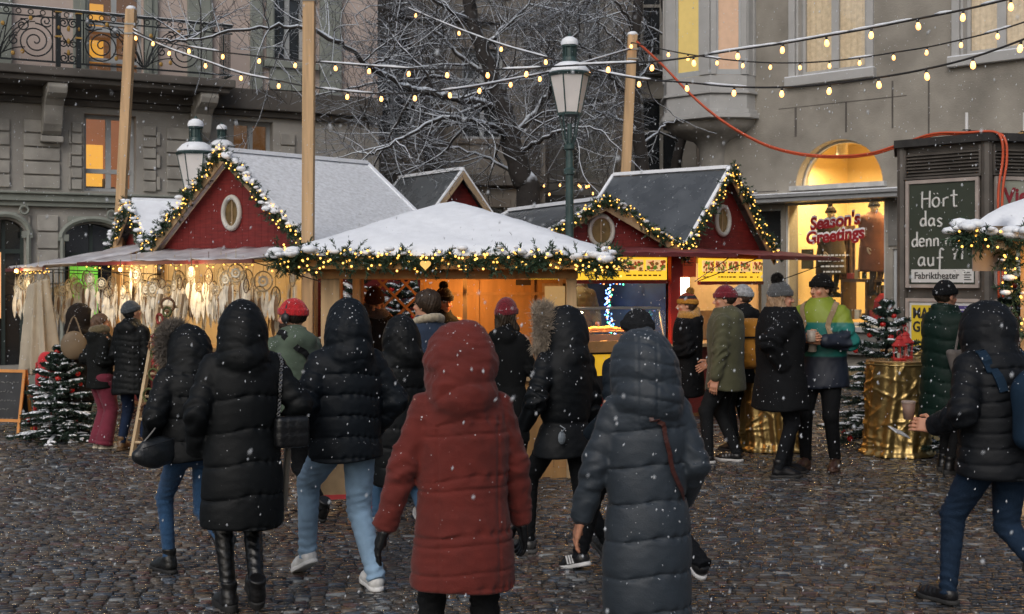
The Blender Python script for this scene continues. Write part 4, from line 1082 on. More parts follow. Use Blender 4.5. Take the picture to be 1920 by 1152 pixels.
# ------------------------------------------------------------------ dreamcatchers
M_FEATH = mat('cream feathers', (.74,.68,.56), .9, var=.2, vscale=12)
M_FEATHD = mat('brown feathers', (.25,.16,.09), .9, var=.4, vscale=12)
M_HOOP = mat('wrapped hoop', (.42,.34,.22), .9, var=.3, vscale=20)
M_HOOPD = mat('dark willow hoop', (.09,.05,.03), .9, var=.3, vscale=20)
M_WEB = mat('white thread', (.7,.66,.55), .9, var=.05)
def dream_proto(seed):
    rg = random.Random(seed); r = rg.choice([.06,.075,.09,.11]); dark = rg.random() < .35
    t = thing('dreamcatcher', 'x', 'dreamcatcher')
    b = MB(); b.ring((0,0,0), r, .007 if not dark else .005, 22, 6); b.tube([(0,0,r),(0,0,r+.16)], .003, 4); b.build('hoop', M_HOOPD if dark else M_HOOP, t, True)
    b = MB(); n = 9
    for lv, (ra, rb) in enumerate(((1,.72),(.72,.45),(.45,.2))):
        for k in range(n):
            a0 = 2*PI*(k+lv*.5)/n; a1 = 2*PI*(k+.5+lv*.5)/n; a2 = 2*PI*(k+1+lv*.5)/n
            b.tube([(r*ra*math.cos(a0),0,r*ra*math.sin(a0)),(r*rb*math.cos(a1),0,r*rb*math.sin(a1)),(r*ra*math.cos(a2),0,r*ra*math.sin(a2))], .0022, 3)
    if seed % 2: b.ring((0,0,0), r*.45, .012, 16, 5)
    b.sphere((0,-.004,0), .014, 8, 5); b.build('web', M_WEB if not dark else M_HOOP, t)
    nf = rg.choice([7,8,9,10,11])
    for k in range(nf):
        x = (k-nf/2+.5)*r*.30 + rg.uniform(-.01,.01); L = rg.uniform(.14,.30); z0 = -r*.8 - rg.uniform(.0,.16); tw = rg.uniform(-.7,.7); b = MB()
        n = 8; pts = []
        for q in range(n+1):
            u = q/n; w = .025*math.sin(PI*min(1,u*1.02))**.6*(1-.25*u); pts.append((x, -.01*math.sin(u*3), z0-L*u, w))
        V = []; 
        for (px_, py_, pz_, w) in pts: V += [(px_-w*math.cos(tw), py_-w*math.sin(tw), pz_), (px_, py_+.004, pz_), (px_+w*math.cos(tw), py_+w*math.sin(tw), pz_)]
        i = b.addv(V)
        for q in range(n): b.faces(i+3*q, [(0,1,4,3),(1,2,5,4)])
        b.tube([(x,0,-r*.75),(x,0,z0)], .0025, 4)
        b.build('feather', M_FEATHD if rg.random() < .15 else M_FEATH, t)
    return t
protos = [dream_proto(s) for s in range(8)]
used = [False]*8
def place_dream(p, rz, sc, k, label, grp='dreamcatchers hanging at the left stall'):
    k = k % 8
    if used[k]: o = copy_tree(protos[k])
    else: o = protos[k]; used[k] = True
    o.location = p; o.rotation_euler = (0, 0, rz); o.scale = (sc,)*3; o['label'] = label; o['group'] = grp
rg = random.Random(21)
for row, (yy, n, lab) in enumerate(((-1.08, 19, 'front edge of large awning'), (-.8, 17, 'second row under large awning'), (-.45, 14, 'back row by the large hut opening'))):
    for k in range(n):
        lb = '%s dreamcatcher counted from the left, %s' % (ORD[k], lab)
        x = -1.65 + 3.45*(k+.5+rg.uniform(-.3,.3))/n; p = local_to_world(A_C, A_RZ, (x, yy, 1.90+rg.uniform(-.16,.08)-.03*row))
        place_dream(p, A_RZ+rg.uniform(-.5,.5), rg.uniform(.85,1.35), rg.randrange(8), lb)
for row, (yy, n, lab) in enumerate(((-1.6, 15, 'front edge of small awning'), (-1.05, 12, 'back row under small awning'))):
    for k in range(n):
        lb = '%s dreamcatcher counted from the left, %s' % (ORD[k], lab)
        x = -1.15 + 2.9*(k+.5+rg.uniform(-.3,.3))/n; p = local_to_world(L_C, L_RZ, (x, yy, 1.86+rg.uniform(-.14,.06)))
        place_dream(p, L_RZ+rg.uniform(-.3,.9), rg.uniform(.9,1.3), rg.randrange(8), lb)
# small lights along the awning edges
for cc, rz, xa, xb, yy, zz, n, lab, sd in ((A_C, A_RZ, -1.7, 1.9, -1.1, 2.07, 34, 'thin string of warm lights under the large hut awning edge', 1), (L_C, L_RZ, -1.1, 1.8, -1.62, 2.02, 26, 'thin string of warm lights under the small left awning edge', 2)):
    t = thing('fairy_light_string', lab, 'string lights', tuple(local_to_world(cc, rz, (0, yy, zz))), rz)
    pts = []
    for k in range(n):
        x = xa + (xb-xa)*(k+.5)/n; z = .03*math.sin(k*1.9)
        o = bpy.data.objects.new('fairy_light', led_mesh()); COL.objects.link(o); o.parent = t; o.location = (x, 0, z); pts.append((x,0,z+.01))
    b = MB(); b.tube(pts, .003, 4); b.build('wire', M_CABLE, t)
for cc, rz, x, y, e in ((A_C, A_RZ, -.6, -1.25, 13), (A_C, A_RZ, .9, -1.25, 13), (L_C, L_RZ, .3, -1.8, 11)):  # lamps added to light the dreamcatchers from the front
    t = thing('fill_lamp', 'added warm fill lamp under the %s' % ('small awning' if cc is L_C else 'large awning, %s half' % ('left' if x < 0 else 'right')), 'lamp', tuple(local_to_world(cc, rz, (x, y, 2.03))), rz)
    b = MB(); b.sphere((0,0,0), .028, 8, 6); b.build('bulb', M_BULB, t); b = MB(); b.tube([(0,0,.02),(0,0,.12)], .006, 5); b.build('wire', M_CABLE, t)
    l = bpy.data.lights.new('lamp_light', 'POINT'); l.energy = e; l.color = (1,.72,.38); l.shadow_soft_size = .05; o = bpy.data.objects.new('lamp_light', l); COL.objects.link(o); o.parent = t; o.location = (0,-.05,-.05); o['kind'] = 'helper'
# cloth curtain hanging on the far left
def drape(X, Y, Z):
    w = .10 + (2.0-Z)*.11
    a = np.arctan2(Y, X); rr = w*(1+.22*np.sin(a*7+Z*1.5)+.08*np.sin(a*13+1))
    return np.maximum((np.sqrt(X*X+(Y*1.5)**2) - rr)*.6, np.maximum(Z-1.88-.04*np.sin(9*X), .72+.05*np.sin(8*a)-Z))
v, f = sdf_mesh(drape, (-.45,-.4,.6), (.45,.4,2.0), .018)
p = PT(74, 600, 16.6); o = mesh_obj('hanging_cloth', v, f, mat('cream linen cloth', (.40,.35,.27), .9, var=.12, vscale=5, bump=.4, bscale=60), None, True); o.location = (p.x, p.y, 0)
tag(o, 'long cream cloth hanging beneath the left end of the small awning', 'cloth')
b = MB(); b.tube([(0,0,0),(0,0,2.04)], .013, 6); b.tube([(-.12,0,0.02),(.12,0,.02)], .013, 6); b.tube([(0,-.12,0.02),(0,.12,.02)], .013, 6); o = b.build('stand_pole', M_IRON); o.location = (PX(92,16.6), 16.75, 0); tag(o, 'thin dark metal stand beside the hanging cream cloth', 'stand')

# ------------------------------------------------------------------ central tent kiosk
TX0, TX1, TY0, TY1 = PX(528, 12.0), PX(1146, 12.0), 12.0, 14.7
def build_tent():
    cx, cy = (TX0+TX1)/2, (TY0+TY1)/2
    t = thing('wooden_kiosk', 'low wooden kiosk with snow covered pyramid roof and garland edge', 'kiosk', (cx, cy, 0))
    hx, hy = (TX1-TX0)/2, (TY1-TY0)/2; ze, za = 2.12, PZ(384, cy)-.03
    # roof: sheathing and one thick rounded snow cover
    b = MB(); i = b.addv([(-hx,-hy,ze),(hx,-hy,ze),(hx,hy,ze),(-hx,hy,ze),(0,0,za-.1)]); b.faces(i, [(0,1,4),(1,2,4),(2,3,4),(3,0,4),(3,2,1,0)]); b.box(-hx,-hy,ze-.12,hx,-hy+.03,ze-.003); b.box(-hx,hy-.03,ze-.12,hx,hy,ze-.003); b.box(-hx,-hy+.03,ze-.12,-hx+.03,hy-.03,ze-.003); b.box(hx-.03,-hy+.03,ze-.12,hx,hy-.03,ze-.003)
    rf = b.build('roof', M_PLY, t)
    n = 70; V = []; F = []
    for i in range(n+1):
        for j in range(n+1):
            u, v = 2*i/n-1, 2*j/n-1; m = max(abs(u), abs(v)); mm = (abs(u)**7+abs(v)**7)**(1/7)
            z = ze + .07 + (za-ze)*(1-min(1,mm))*(1+.06*math.sin(PI*min(1,mm)))- .10*max(0,mm-.93)/.15 + .008*math.sin(u*7+v*5+1)*math.sin(v*6-u*3)+.006*math.sin(v*19-u*5)*math.sin(u*23)+.004*R.random() + .02*math.exp(-mm*mm*60)
            z -= .025*math.exp(-(mm*mm)*90)
            V.append((u*(hx+.02), v*(hy+.02), z))
    for i in range(n):
        for j in range(n): a = i*(n+1)+j; F.append((a, a+n+1, a+n+2, a+1))
    m0 = len(V)
    for i in range(n+1): V.append((V[i*(n+1)][0], -hy-.02, ze+.004))
    for i in range(n): F.append((m0+i, m0+i+1, (i+1)*(n+1), i*(n+1)))
    m1 = len(V)
    for i in range(n+1): V.append((V[i][0], V[i][1], ze+.004)); 
    for i in range(n): F.append((m1+i+1, m1+i, i, i+1))
    m2 = len(V)
    for i in range(n+1): V.append((V[n*(n+1)+i][0], V[n*(n+1)+i][1], ze+.004))
    for i in range(n): F.append((m2+i, m2+i+1, n*(n+1)+i+1, n*(n+1)+i))
    mesh_obj('snow', V, F, M_SNOW, rf, True)
    # posts
    for x, y, w in ((-hx+.42,-hy+.3,.09),(hx-.36,-hy+.3,.05),(hx-.36,hy-.3,.05),(-hx+.42,hy-.3,.05)):
        b = MB(); b.box(x-w, y-.05, 0, x+w, y+.05, ze-.003); b.build('post', M_PINE, t, bevel=.006)
    b = MB(); xx = PX(872, 13.6)-cx; b.box(xx-.022,.2,1.0,xx+.022,.24,ze-.12); b.build('post', M_PINE, t)
    # boarded left corner
    b = MB()
    for k in range(3): b.box(-hx+.36+.0*k, -hy+.36+k*.35, 0, -hx+.39, -hy+.70+k*.35, ze-.13)
    b.build('side_wall', M_PLY, t)
    # header beam, back wall with lattice opening
    b = MB(); b.box(-hx+.3,-hy+.215,ze-.21,hx-.3,-hy+.246,ze-.125); b.box(-hx+.3,hy-.30,ze-.21,hx-.3,hy-.25,ze-.125); split_build(b, 'beam', M_PLY, t)
    yb = hy-.33; lx0, lx1 = -hx+.5, PX(792, TY1-.3)-cx; b = MB()
    b.box(lx1, yb, 0, hx-.3, yb+.03, ze-.213); b.box(-hx+.4, yb, 0, lx1-.002, yb+.03, 1.25)
    wx0, wx1 = PX(1015,TY1)-cx, PX(1062,TY1)-cx
    b.build('back_wall', mat('warm pine panels', (.52,.27,.08), .55, var=.18, vscale=2.2, bump=.2, bscale=12, stretch=(4,4,.5)), t)
    b = MB()
    for x in (lx1+.0, lx1+.62, lx1+1.24, hx-.34): b.box(x-.02, yb-.03, .02, x+.02, yb-.003, ze-.22)
    b.box(lx1, yb-.035, 1.98-.25, hx-.3, yb-.031, 2.0-.24); b.box(-hx+.4,yb-.03,1.22,lx1-.03,yb-.004,1.28); b.build('batten', M_PLY, t)
    b = MB(); b.box(wx0,yb-.03,1.55,wx1,yb-.004,1.86); w = b.build('small_window', M_PINE, t)
    b = MB(); b.box(wx0+.03,yb-.04,1.58,wx1-.03,yb-.032,1.83); b.build('pane', mat('milky lit pane', (.5,.4,.22), .5, emit=(1,.7,.3), estr=.25), w)
    b = MB(); xq = PX(985,TY1)-cx; b.box(xq-.11,yb-.02,1.84,xq+.11,yb-.004,1.9); b.build('sign', mat('small dark sign', (.04,.025,.015), .6), t)
    # lattice: crossing slats
    b = MB(); z0, z1 = 1.28, 1.90
    def slat(xa, za_, xb, zb_, y):
        a = Vector((xa,y,za_)); c = Vector((xb,y,zb_)); d = (c-a).normalized(); nn = Vector((-d.z,0,d.x))*.014
        b.slab(a-nn, c-nn, c+nn, a+nn, (0,-1,0), .01)
    stp = .26; H = z1-z0
    k = 0; x = lx0-H
    while x < lx1:
        for sgn, yo in ((1, 0), (-1, .011)):
            xa, xb = (x, x+H) if sgn > 0 else (x+H, x)
            za_, zb_ = z0, z1
            def clip(xa, za_, xb, zb_):
                if xa == xb: return None
                def at(x_): return za_ + (zb_-za_)*(x_-xa)/(xb-xa)
                p = [(xa,za_),(xb,zb_)]; p = [((min(max(q[0],lx0),lx1)), at(min(max(q[0],lx0),lx1))) for q in p]
                return p if abs(p[0][0]-p[1][0]) > .02 else None
            p = clip(xa, za_, xb, zb_)
            if p: slat(p[0][0], p[0][1], p[1][0], p[1][1], yb-.005-yo)
        x += stp
    b.box(lx0-.03,yb-.03,z0-.02,lx0,yb,z1+.05); b.box(lx0,yb-.03,z1,lx1,yb,z1+.05); b.build('lattice', mat('brown lattice', (.30,.13,.045), .7), t)
    # counter and front panels
    yf = -hy+.28; b = MB(); b.box(-hx+.3, yf-.05, .93, hx-.3, yf+.35, .98); b.build('counter', M_PINE, t, bevel=.006)
    b = MB()
    nb = 14
    for k in range(nb): xa = -hx+.42+(2*hx-.78)*k/nb; b.box(xa, yf, 0.04, xa+(2*hx-.78)/nb-.006, yf+.03, .928)
    b.box(-hx+.35, yf-.02, 0, hx-.3, yf-.002, .1); b.build('front_panel', M_PLY, t)
    # shelf and jars on the counter are seen as dark shapes; lamp
    b = MB(); b.sphere((.1, .1, ze-.10), .045, 10, 6); b.tube([(.1,.1,ze-.07),(.1,.1,ze-.01)], .008, 5); b.build('lamp', M_BULB, t)
    l = bpy.data.lights.new('kiosk_lamp','POINT'); l.energy = 27; l.color = (1,.50,.16); l.shadow_soft_size = .15; o = bpy.data.objects.new('kiosk_lamp_light', l); COL.objects.link(o); o.parent = t; o.location = (.1,.25,ze-.35); o['kind'] = 'helper'
    z = ze-.02
    path = [(cx-hx, cy+hy*.2, z), (cx-hx-.02, cy-hy, z-.01)] + [(cx-hx+2*hx*k/30, cy-hy-.05, z-.01+.02*math.sin(k*1.3)) for k in range(1,30)] + [(cx+hx, cy-hy-.02, z-.01), (cx+hx+.02, cy+hy*.3, z)]
    garland(path, 'thick lit garland with patches of snow around the kiosk roof edge', rad=.125, leds=290, seed=15, snow=.38, density=3800)
    # loose pieces on the left corner heavy with snow
    garland([(cx-hx-.08,cy-hy-.1,z-.02),(cx-hx+.25,cy-hy-.1,z+.02)], 'snow laden tuft of fir at the left corner of the kiosk roof', rad=.11, leds=12, seed=16, snow=1.8)
    garland([(cx+hx-.3,cy-hy-.1,z-.03),(cx+hx+.05,cy-hy-.1,z-.06)], 'snow laden tuft of fir at the right corner of the kiosk roof', rad=.12, leds=14, seed=17, snow=1.6)
    # heart decoration
    hp = []
    for k in range(24):
        a = 2*PI*k/24; hp.append((.0032*16*math.sin(a)**3, .0032*(13*math.cos(a)-5*math.cos(2*a)-2*math.cos(3*a)-math.cos(4*a))))
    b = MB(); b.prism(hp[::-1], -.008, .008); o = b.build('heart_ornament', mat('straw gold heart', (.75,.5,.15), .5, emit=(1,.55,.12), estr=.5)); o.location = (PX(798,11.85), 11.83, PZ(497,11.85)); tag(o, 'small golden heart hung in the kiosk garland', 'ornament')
build_tent()

# corner of another stall entering at the right
def build_stall_right():
    d = 10.2; x0 = PX(1832, d)
    t = thing('market_stall', 'corner of a snow roofed stall entering the picture at the right', 'stall', (x0, d, 0), math.radians(-22))
    ze = PZ(432, d)
    b = MB(); b.slab((0,0,ze),(3,0,ze),(3,1.6,ze+.75),(1.3,1.6,ze+.75),(0,0,1),.03); b.slab((0,0,ze-.0),(0,3,ze),(1.3,1.6,ze+.7),(1.3,1.6,ze+.7),(0,0,1),.03); b.box(.05,.0,ze-.16,3,.03,ze-.004); b.box(0,.05,ze-.16,.03,3,ze-.004); rf = b.build('roof', M_BARGE, t)
    n = 26; V = []; F = []
    for i in range(n+1):
        for j in range(n+1):
            x, y = 3.0*i/n-.04, 3.0*j/n-.04; k = min(x, y, 1.6); z = ze+.05 + .47*k + .035*math.sin(x*9)*math.sin(y*7)*.4 + .05*min(1,k/.15+.3)
            V.append((x,y,z))
    for i in range(n):
        for j in range(n): a = i*(n+1)+j; F.append((a,a+n+1,a+n+2,a+1))
    m = len(V)
    for i in range(n+1): V.append((V[i*(n+1)][0], V[i*(n+1)][1], ze+.032))
    for i in range(n): F.append((m+i,m+i+1,(i+1)*(n+1),i*(n+1)))
    m = len(V)
    for i in range(n+1): V.append((V[i][0], V[i][1], ze+.032))
    for i in range(n): F.append((m+i+1,m+i,i,i+1))
    mesh_obj('snow', V, F, M_SNOW, rf, True)
    b = MB(); b.box(.32,.25,0,.40,.33,ze-.004); b.box(2.4,.25,0,2.48,.33,ze-.004); b.build('post', M_PINE, t)
    b = MB(); b.box(.4,.28,1.0,2.4,.3,ze-.2); b.box(.36,.4,.0,.38,2.4,1.0); b.build('wall', M_PLY, t)
    l = bpy.data.lights.new('stall_lamp','POINT'); l.energy = 14; l.color = (1,.52,.18); l.shadow_soft_size = .08; o = bpy.data.objects.new('stall_lamp_light', l); COL.objects.link(o); o.parent = t; o.location = (.7,-.1,ze-.25); o['kind'] = 'helper'
    b = MB(); b.sphere((.7,-.1,ze-.12), .035, 8, 5); b.build('lamp', M_BULB, t)
    W_ = lambda p: local_to_world((x0,d), math.radians(-22), p)
    garland([W_((-.08,.6,ze-.02)), W_((-.08,-.05,ze-.04)), W_((.5,-.1,ze-.1)), W_((1.6,-.1,ze-.1))], 'snow capped lit garland on the corner of the right stall', rad=.12, leds=42, seed=18, snow=1.6)
    garland([W_((.22,.1,ze-.08)), W_((.26,.12,ze-.5)), W_((.24,.12,ze-.95)), W_((.3,.12,ze-1.6))], 'lit garland hanging down the post of the right stall', rad=.12, leds=40, seed=19, snow=.3)
    b = MB(); b.box(-.17,0,-.17,.19,.012,.12); o = b.build('cloth_sign', mat('white cloth sign', (.5,.46,.46), .8, var=.1)); o.location = (PX(1862,10.6), 10.6, PZ(470,10.6)); tag(o, 'white cloth sign with red letters under the right stall garland', 'sign')
    b = MB(); add_text(b, 'MEIN', .115, (.03,-.003,.05), .002, .003); b.build('lettering', mat('dark red letters', (.25,.02,.03), .6), o)
build_stall_right()
# ================================================================== lamps
M_LAMPG = mat('dark green lamp paint', (.030,.060,.058), .42, var=.25, vscale=12, bump=.2)
def frosted():
    m = mat('frosted lamp glass', (.80,.76,.73), .35, var=.08, vscale=3)
    m.node_tree.nodes['Principled BSDF'].inputs['Transmission Weight'].default_value = .12
    return m
M_FROST = frosted()
def lamp_post(label, x, y, ztop, sc, group='old street lanterns'):
    """lantern whose finial reaches ztop; sc scales lantern width (1 = 0.5 m)"""
    t = thing('street_lamp', label, 'street lamp', (x, y, 0), 0.15, group)
    zb = ztop - 1.02*sc          # bottom of the glass
    b = MB(); b.lathe([(.13,0),(.13,.35),(.10,.4),(.085,.8),(.06,.86),(.052,1.6),(.05,zb-.75),(.07,zb-.74),(.075,zb-.68),(.05,zb-.66),(.045,zb-.45),(.07,zb-.43),(.07,zb-.38),(.035,zb-.36),(.03,zb-.12)], 16)
    b.build('post', M_LAMPG, t, smooth=False)
    b = MB()
    for k in range(4):
        a = PI/4 + k*PI/2; c_, s_ = math.cos(a), math.sin(a)
        b.tube([(.03*c_,.03*s_,zb-.40),(.09*sc*c_,.09*sc*s_,zb-.3),(.12*sc*c_,.12*sc*s_,zb-.15),(.15*sc*c_,.15*sc*s_,zb-.005)], .011, 6)
    b.build('cradle', M_LAMPG, t)
    g = MB(); g.lathe([(.145*sc,0),(.245*sc,.47*sc)], 6, (0,0,zb), cap=False); g.build('glass', M_FROST, t)
    b = MB()
    b.lathe([(.155*sc,-.02),(.155*sc,.012)], 6, (0,0,zb)); 
    for k in range(6):
        a = 2*PI*k/6; b.tube([(.147*sc*math.cos(a),.147*sc*math.sin(a),zb),(.248*sc*math.cos(a),.248*sc*math.sin(a),zb+.47*sc)], .009, 5)
    b.lathe([(.262*sc,.465*sc),(.27*sc,.49*sc)], 6, (0,0,zb)); b.build('frame', M_LAMPG, t)
    b = MB(); b.lathe([(.27*sc,.49*sc),(.2*sc,.56*sc),(.12*sc,.61*sc),(.095*sc,.66*sc),(.085*sc,.7*sc),(.07*sc,.71*sc),(.07*sc,.82*sc),(.10*sc,.83*sc),(.10*sc,.85*sc),(.05*sc,.93*sc),(.012*sc,1.0*sc)], 16, (0,0,zb))
    for k in range(8): a = 2*PI*k/8; b.tube([(.083*sc*math.cos(a),.083*sc*math.sin(a),zb+.7*sc),(.083*sc*math.cos(a),.083*sc*math.sin(a),zb+.83*sc)], .008, 4)
    rf = b.build('cap', M_LAMPG, t, smooth=False)
    b = MB(); b.lathe([(.25*sc,.512*sc),(.255*sc,.53*sc),(.19*sc,.60*sc),(.13*sc,.635*sc),(.09*sc,.64*sc)], 18, (0,0,zb), cap=False); b.lathe([(.105*sc,.852*sc),(.112*sc,.88*sc),(.095*sc,.925*sc),(.05*sc,.955*sc),(.0,.965*sc)], 18, (0,0,zb), cap=False); b.build('snow', M_SNOW, rf, smooth=True)
    b = MB(); b.lathe([(.02,.0),(.035,.1),(.02,.2)], 8, (0,0,zb+.1)); b.build('burner', mat('grey burner', (.2,.2,.2), .4), t)
    return t
lamp_post('tall green street lantern with snow on its cap in front of the food huts', PX(1068,15.6), 15.6, PZ(60,15.6), .98)
lamp_post('green lantern with snow cap behind the large red hut', PX(367,19.6), 19.6, PZ(215,19.6), 1.12)
lamp_post('smaller farther lantern behind the one at the large hut', PX(416,22.6), 22.6, PZ(228,22.6), .86)

# ================================================================== wooden poles carrying the light strings
def pole(label, pxt, pyt, pxb, d, w, snow=True):
    xb, xt, zt = PX(pxb, d), PX(pxt, d), PZ(pyt, d)
    t = thing('wooden_pole', label, 'pole', (xb, d, 0), group='timber poles holding the light strings')
    b = MB(); h = w/2; n = 6
    for k in range(n):
        pass
    A = [(-h,-h),(h,-h),(h,h),(-h,h)]
    i = b.addv([(x + (xt-xb)*q/n, y, zt*q/n) for q in range(n+1) for x, y in A])
    for q in range(n):
        for k in range(4): a = i+q*4+k; c = i+q*4+(k+1)%4; b.f.append((a,c,c+4,a+4))
    b.f.append((i+3,i+2,i+1,i)); b.f.append((i+n*4,i+n*4+1,i+n*4+2,i+n*4+3))
    b.build('shaft', mat('raw pole timber', (.52,.34,.18), .6, var=.25, vscale=2.5, bump=.15, bscale=12, stretch=(8,8,.5)), t, bevel=.008)
    if snow:
        b = MB(); b.sphere((xt-xb, 0, zt+.01), (h*1.15,h*1.15,.05), 10, 6); b.build('snow', M_SNOW, t, smooth=True)
    b = MB()
    for z in (zt-.25, zt-.4): b.box(xt-xb-h-.012, -h-.012, z, xt-xb+h+.012, h+.012, z+.025)
    split_build(b, 'strap', mat('grey strap', (.3,.3,.28), .5), t)
    return t
pole('leaning timber pole with a snow cap left of the red huts', 246, 18, 208, 20.0, .145)
pole('tall bare timber pole rising beside the kiosk and cut by the upper edge', 580, -60, 576, 15.0, .135, False)
pole('timber pole with snow cap between the lantern and the oriel', 1186, 66, 1152, 20.4, .15)

# ================================================================== light strings
def smooth_path(P, n=8):
    P = [Vector(p) for p in P]; out = []
    for k in range(len(P)-1):
        a = P[max(k-1,0)]; b = P[k]; c = P[k+1]; d = P[min(k+2,len(P)-1)]
        for q in range(n):
            u = q/n; out.append(.5*((2*b) + (c-a)*u + (2*a-5*b+4*c-d)*u*u + (-a+3*b-3*c+d)*u**3))
    out.append(P[-1]); return out
BULB_ME = {}
def festoon(label, ctrl, bulbs, snowy=.7, seed=1, size=1.0):
    """ctrl: (px, py, depth) of the cable; bulbs: pixel columns of the hanging bulbs"""
    rg = random.Random(seed); P = [PT(*c) for c in ctrl]; path = smooth_path(P, 8); base = path[0].copy()
    t = thing('light_string', label, 'string lights', tuple(base), group='bulb strings over the square')
    rel = [p-base for p in path]
    b = MB(); b.tube(rel, .010, 5); b.build('cable', M_CABLE, t)
    b = MB(); k = 0
    while k < len(rel)-2:
        L = rg.randint(3, 14)
        if rg.random() < snowy:
            seg = [p+Vector((0,0,.014)) for p in rel[k:k+L+1]]
            if len(seg) > 1: b.tube(seg, [.004 if q in (0,len(seg)-1) else .0125*rg.uniform(.8,1.2) for q in range(len(seg))], 5)
        k += L
    if b.f: s = b.build('snow', M_SNOW, t, smooth=True)
    if not BULB_ME:
        b = MB(); b.lathe([(.008,-.155),(.03,-.145),(.043,-.12),(.042,-.095),(.026,-.06),(.019,-.05)], 10); o = b.build('bulb', M_BULB, None, True); BULB_ME['b'] = o.data; bpy.data.objects.remove(o)
        b = MB(); b.lathe([(.010,.0),(.022,-.004),(.024,-.05),(.019,-.056)], 8); o = b.build('socket', M_SOCKET); BULB_ME['s'] = o.data; bpy.data.objects.remove(o)
    pj = [(960+p.x/p.y*FPX) for p in path]
    for px in bulbs:
        k = min(range(len(path)-1), key=lambda q: abs(pj[q]-px)); k2 = k+1 if (pj[k+1]-px)*(pj[k]-px) <= 0 else max(k-1,0)
        u = 0 if abs(pj[k2]-pj[k]) < 1e-6 else (px-pj[k])/(pj[k2]-pj[k]); p = rel[k].lerp(rel[k2], min(1,max(0,u)))
        o = bpy.data.objects.new('bulb', BULB_ME['b']); COL.objects.link(o); o.parent = t; o.location = p; o.scale = (size*.52,size*.52,size*.64)
        o.rotation_euler = (rg.uniform(-.12,.12), rg.uniform(-.12,.12), 0)
        s = bpy.data.objects.new('socket', BULB_ME['s']); COL.objects.link(s); s.parent = o
    return t
dL_, dM_, dR_ = 19.6, 15.5, 20.2
festoon('lowest sagging bulb string between the left snow capped pole and the pole by the oriel',
        [(249,62,19.8),(318,92,19.0),(385,115,18.2),(452,138,17.5),(523,152,16.8),(600,166,16.2),(715,176,15.8),(843,169,15.8),(958,150,16.6),(1060,128,17.6),(1183,92,20.2)],
        [254,318,385,452,523,652,715,778,843,900,958,1013], .8, 1)
festoon('long snowy bulb string crossing the whole picture above the others at the right',
        [(249,55,19.8),(287,74,19.2),(354,88,18.6),(418,98,18),(487,106,17.4),(554,114,17),(628,119,16.6),(693,124,16.2),(767,129,15.8),(838,131,15.4),(914,131,15),(988,129,14.7),(1057,124,14.4),(1141,120,14.1),(1223,116,13.6),(1300,107,13.2),(1383,94,12.8),(1468,82,12.4),(1549,68,12),(1634,53,11.6),(1720,36,11.2),(1806,19,10.8),(1895,-2,10.4),(1990,-25,10)],
        [287,354,418,487,554,628,693,767,838,914,988,1141,1223,1300,1383,1468,1549,1634,1720,1806,1895], .75, 2)
festoon('bulb string falling from the treetop past the lantern, lowest across the corner house',
        [(700,-12,24),(780,22,22),(860,55,20),(940,84,18.2),(1025,108,16.6),(1110,131,15.6),(1198,148,14.8),(1287,155,14),(1377,163,13.2),(1466,164,12.5),(1556,158,12),(1647,146,11.5),(1736,130,11),(1824,108,10.6),(1915,76,10.3),(1990,45,10)],
        [780,860,940,1023,1105,1198,1287,1377,1466,1556,1647,1736,1824,1915], .55, 3)
festoon('thin farther bulb string from the right pole toward the upper right windows',
        [(1184,80,20.2),(1253,95,19.5),(1290,102,19.2),(1345,110,18.8),(1393,115,18.4),(1445,118,18),(1500,118,17.6),(1555,115,17.2),(1612,109,16.8),(1675,99,16.4),(1738,89,16),(1802,75,15.6),(1870,58,15.2),(1920,42,14.9),(1980,22,14.6)],
        [1174,1253,1290,1345,1393,1445,1500,1555,1612,1675,1738,1802,1870], .2, 4)
festoon('short distant bulb string behind the low food hut roof', [(890,350,30),(960,352,30),(1000,346,30),(1060,342,29),(1100,345,28.5),(1116,365,28)], [898,985,1020,1050,1068,1085,1100,1112], 0, 5, 1.0)
festoon('second short distant bulb string behind the low food hut roof', [(1020,362,27),(1060,352,27),(1100,344,27),(1130,352,26)], [1030,1062,1088,1104], 0, 6, .9)

# orange hose-like cable from the pole over the advertising column
t = thing('power_cable', 'double orange power cable sagging from the right pole over the advertising column', 'cable', tuple(PT(1192,80,20.2)))
base = PT(1192,80,20.2)
for k, (dx, dz) in enumerate(((0,0),(.05,-.02))):
    c = [(1194,78,20.2),(1240,120,19.8),(1290,172,19.4),(1335,212,19.1),(1385,246,18.8),(1440,273,18.5),(1500,288,18.2),(1565,293,17.9),(1630,288,17.5),(1690,270,17.1),(1750,251,16.6),(1810,249,16.3),(1862,247,16.1),(1878,262,16.0),(1880,300,16.0),(1872,360,16.0),(1872,450,16.0),(1873,560,16.0)]
    p = [PT(*q) - base + Vector((dx*(.3+.7*(i > 10)), 0, dz)) for i, q in enumerate(c)]
    b = MB(); b.tube(smooth_path(p, 5), .017, 6); b.build('cord', mat('orange cable sheath', (.55,.085,.03), .45, var=.1), t, True)

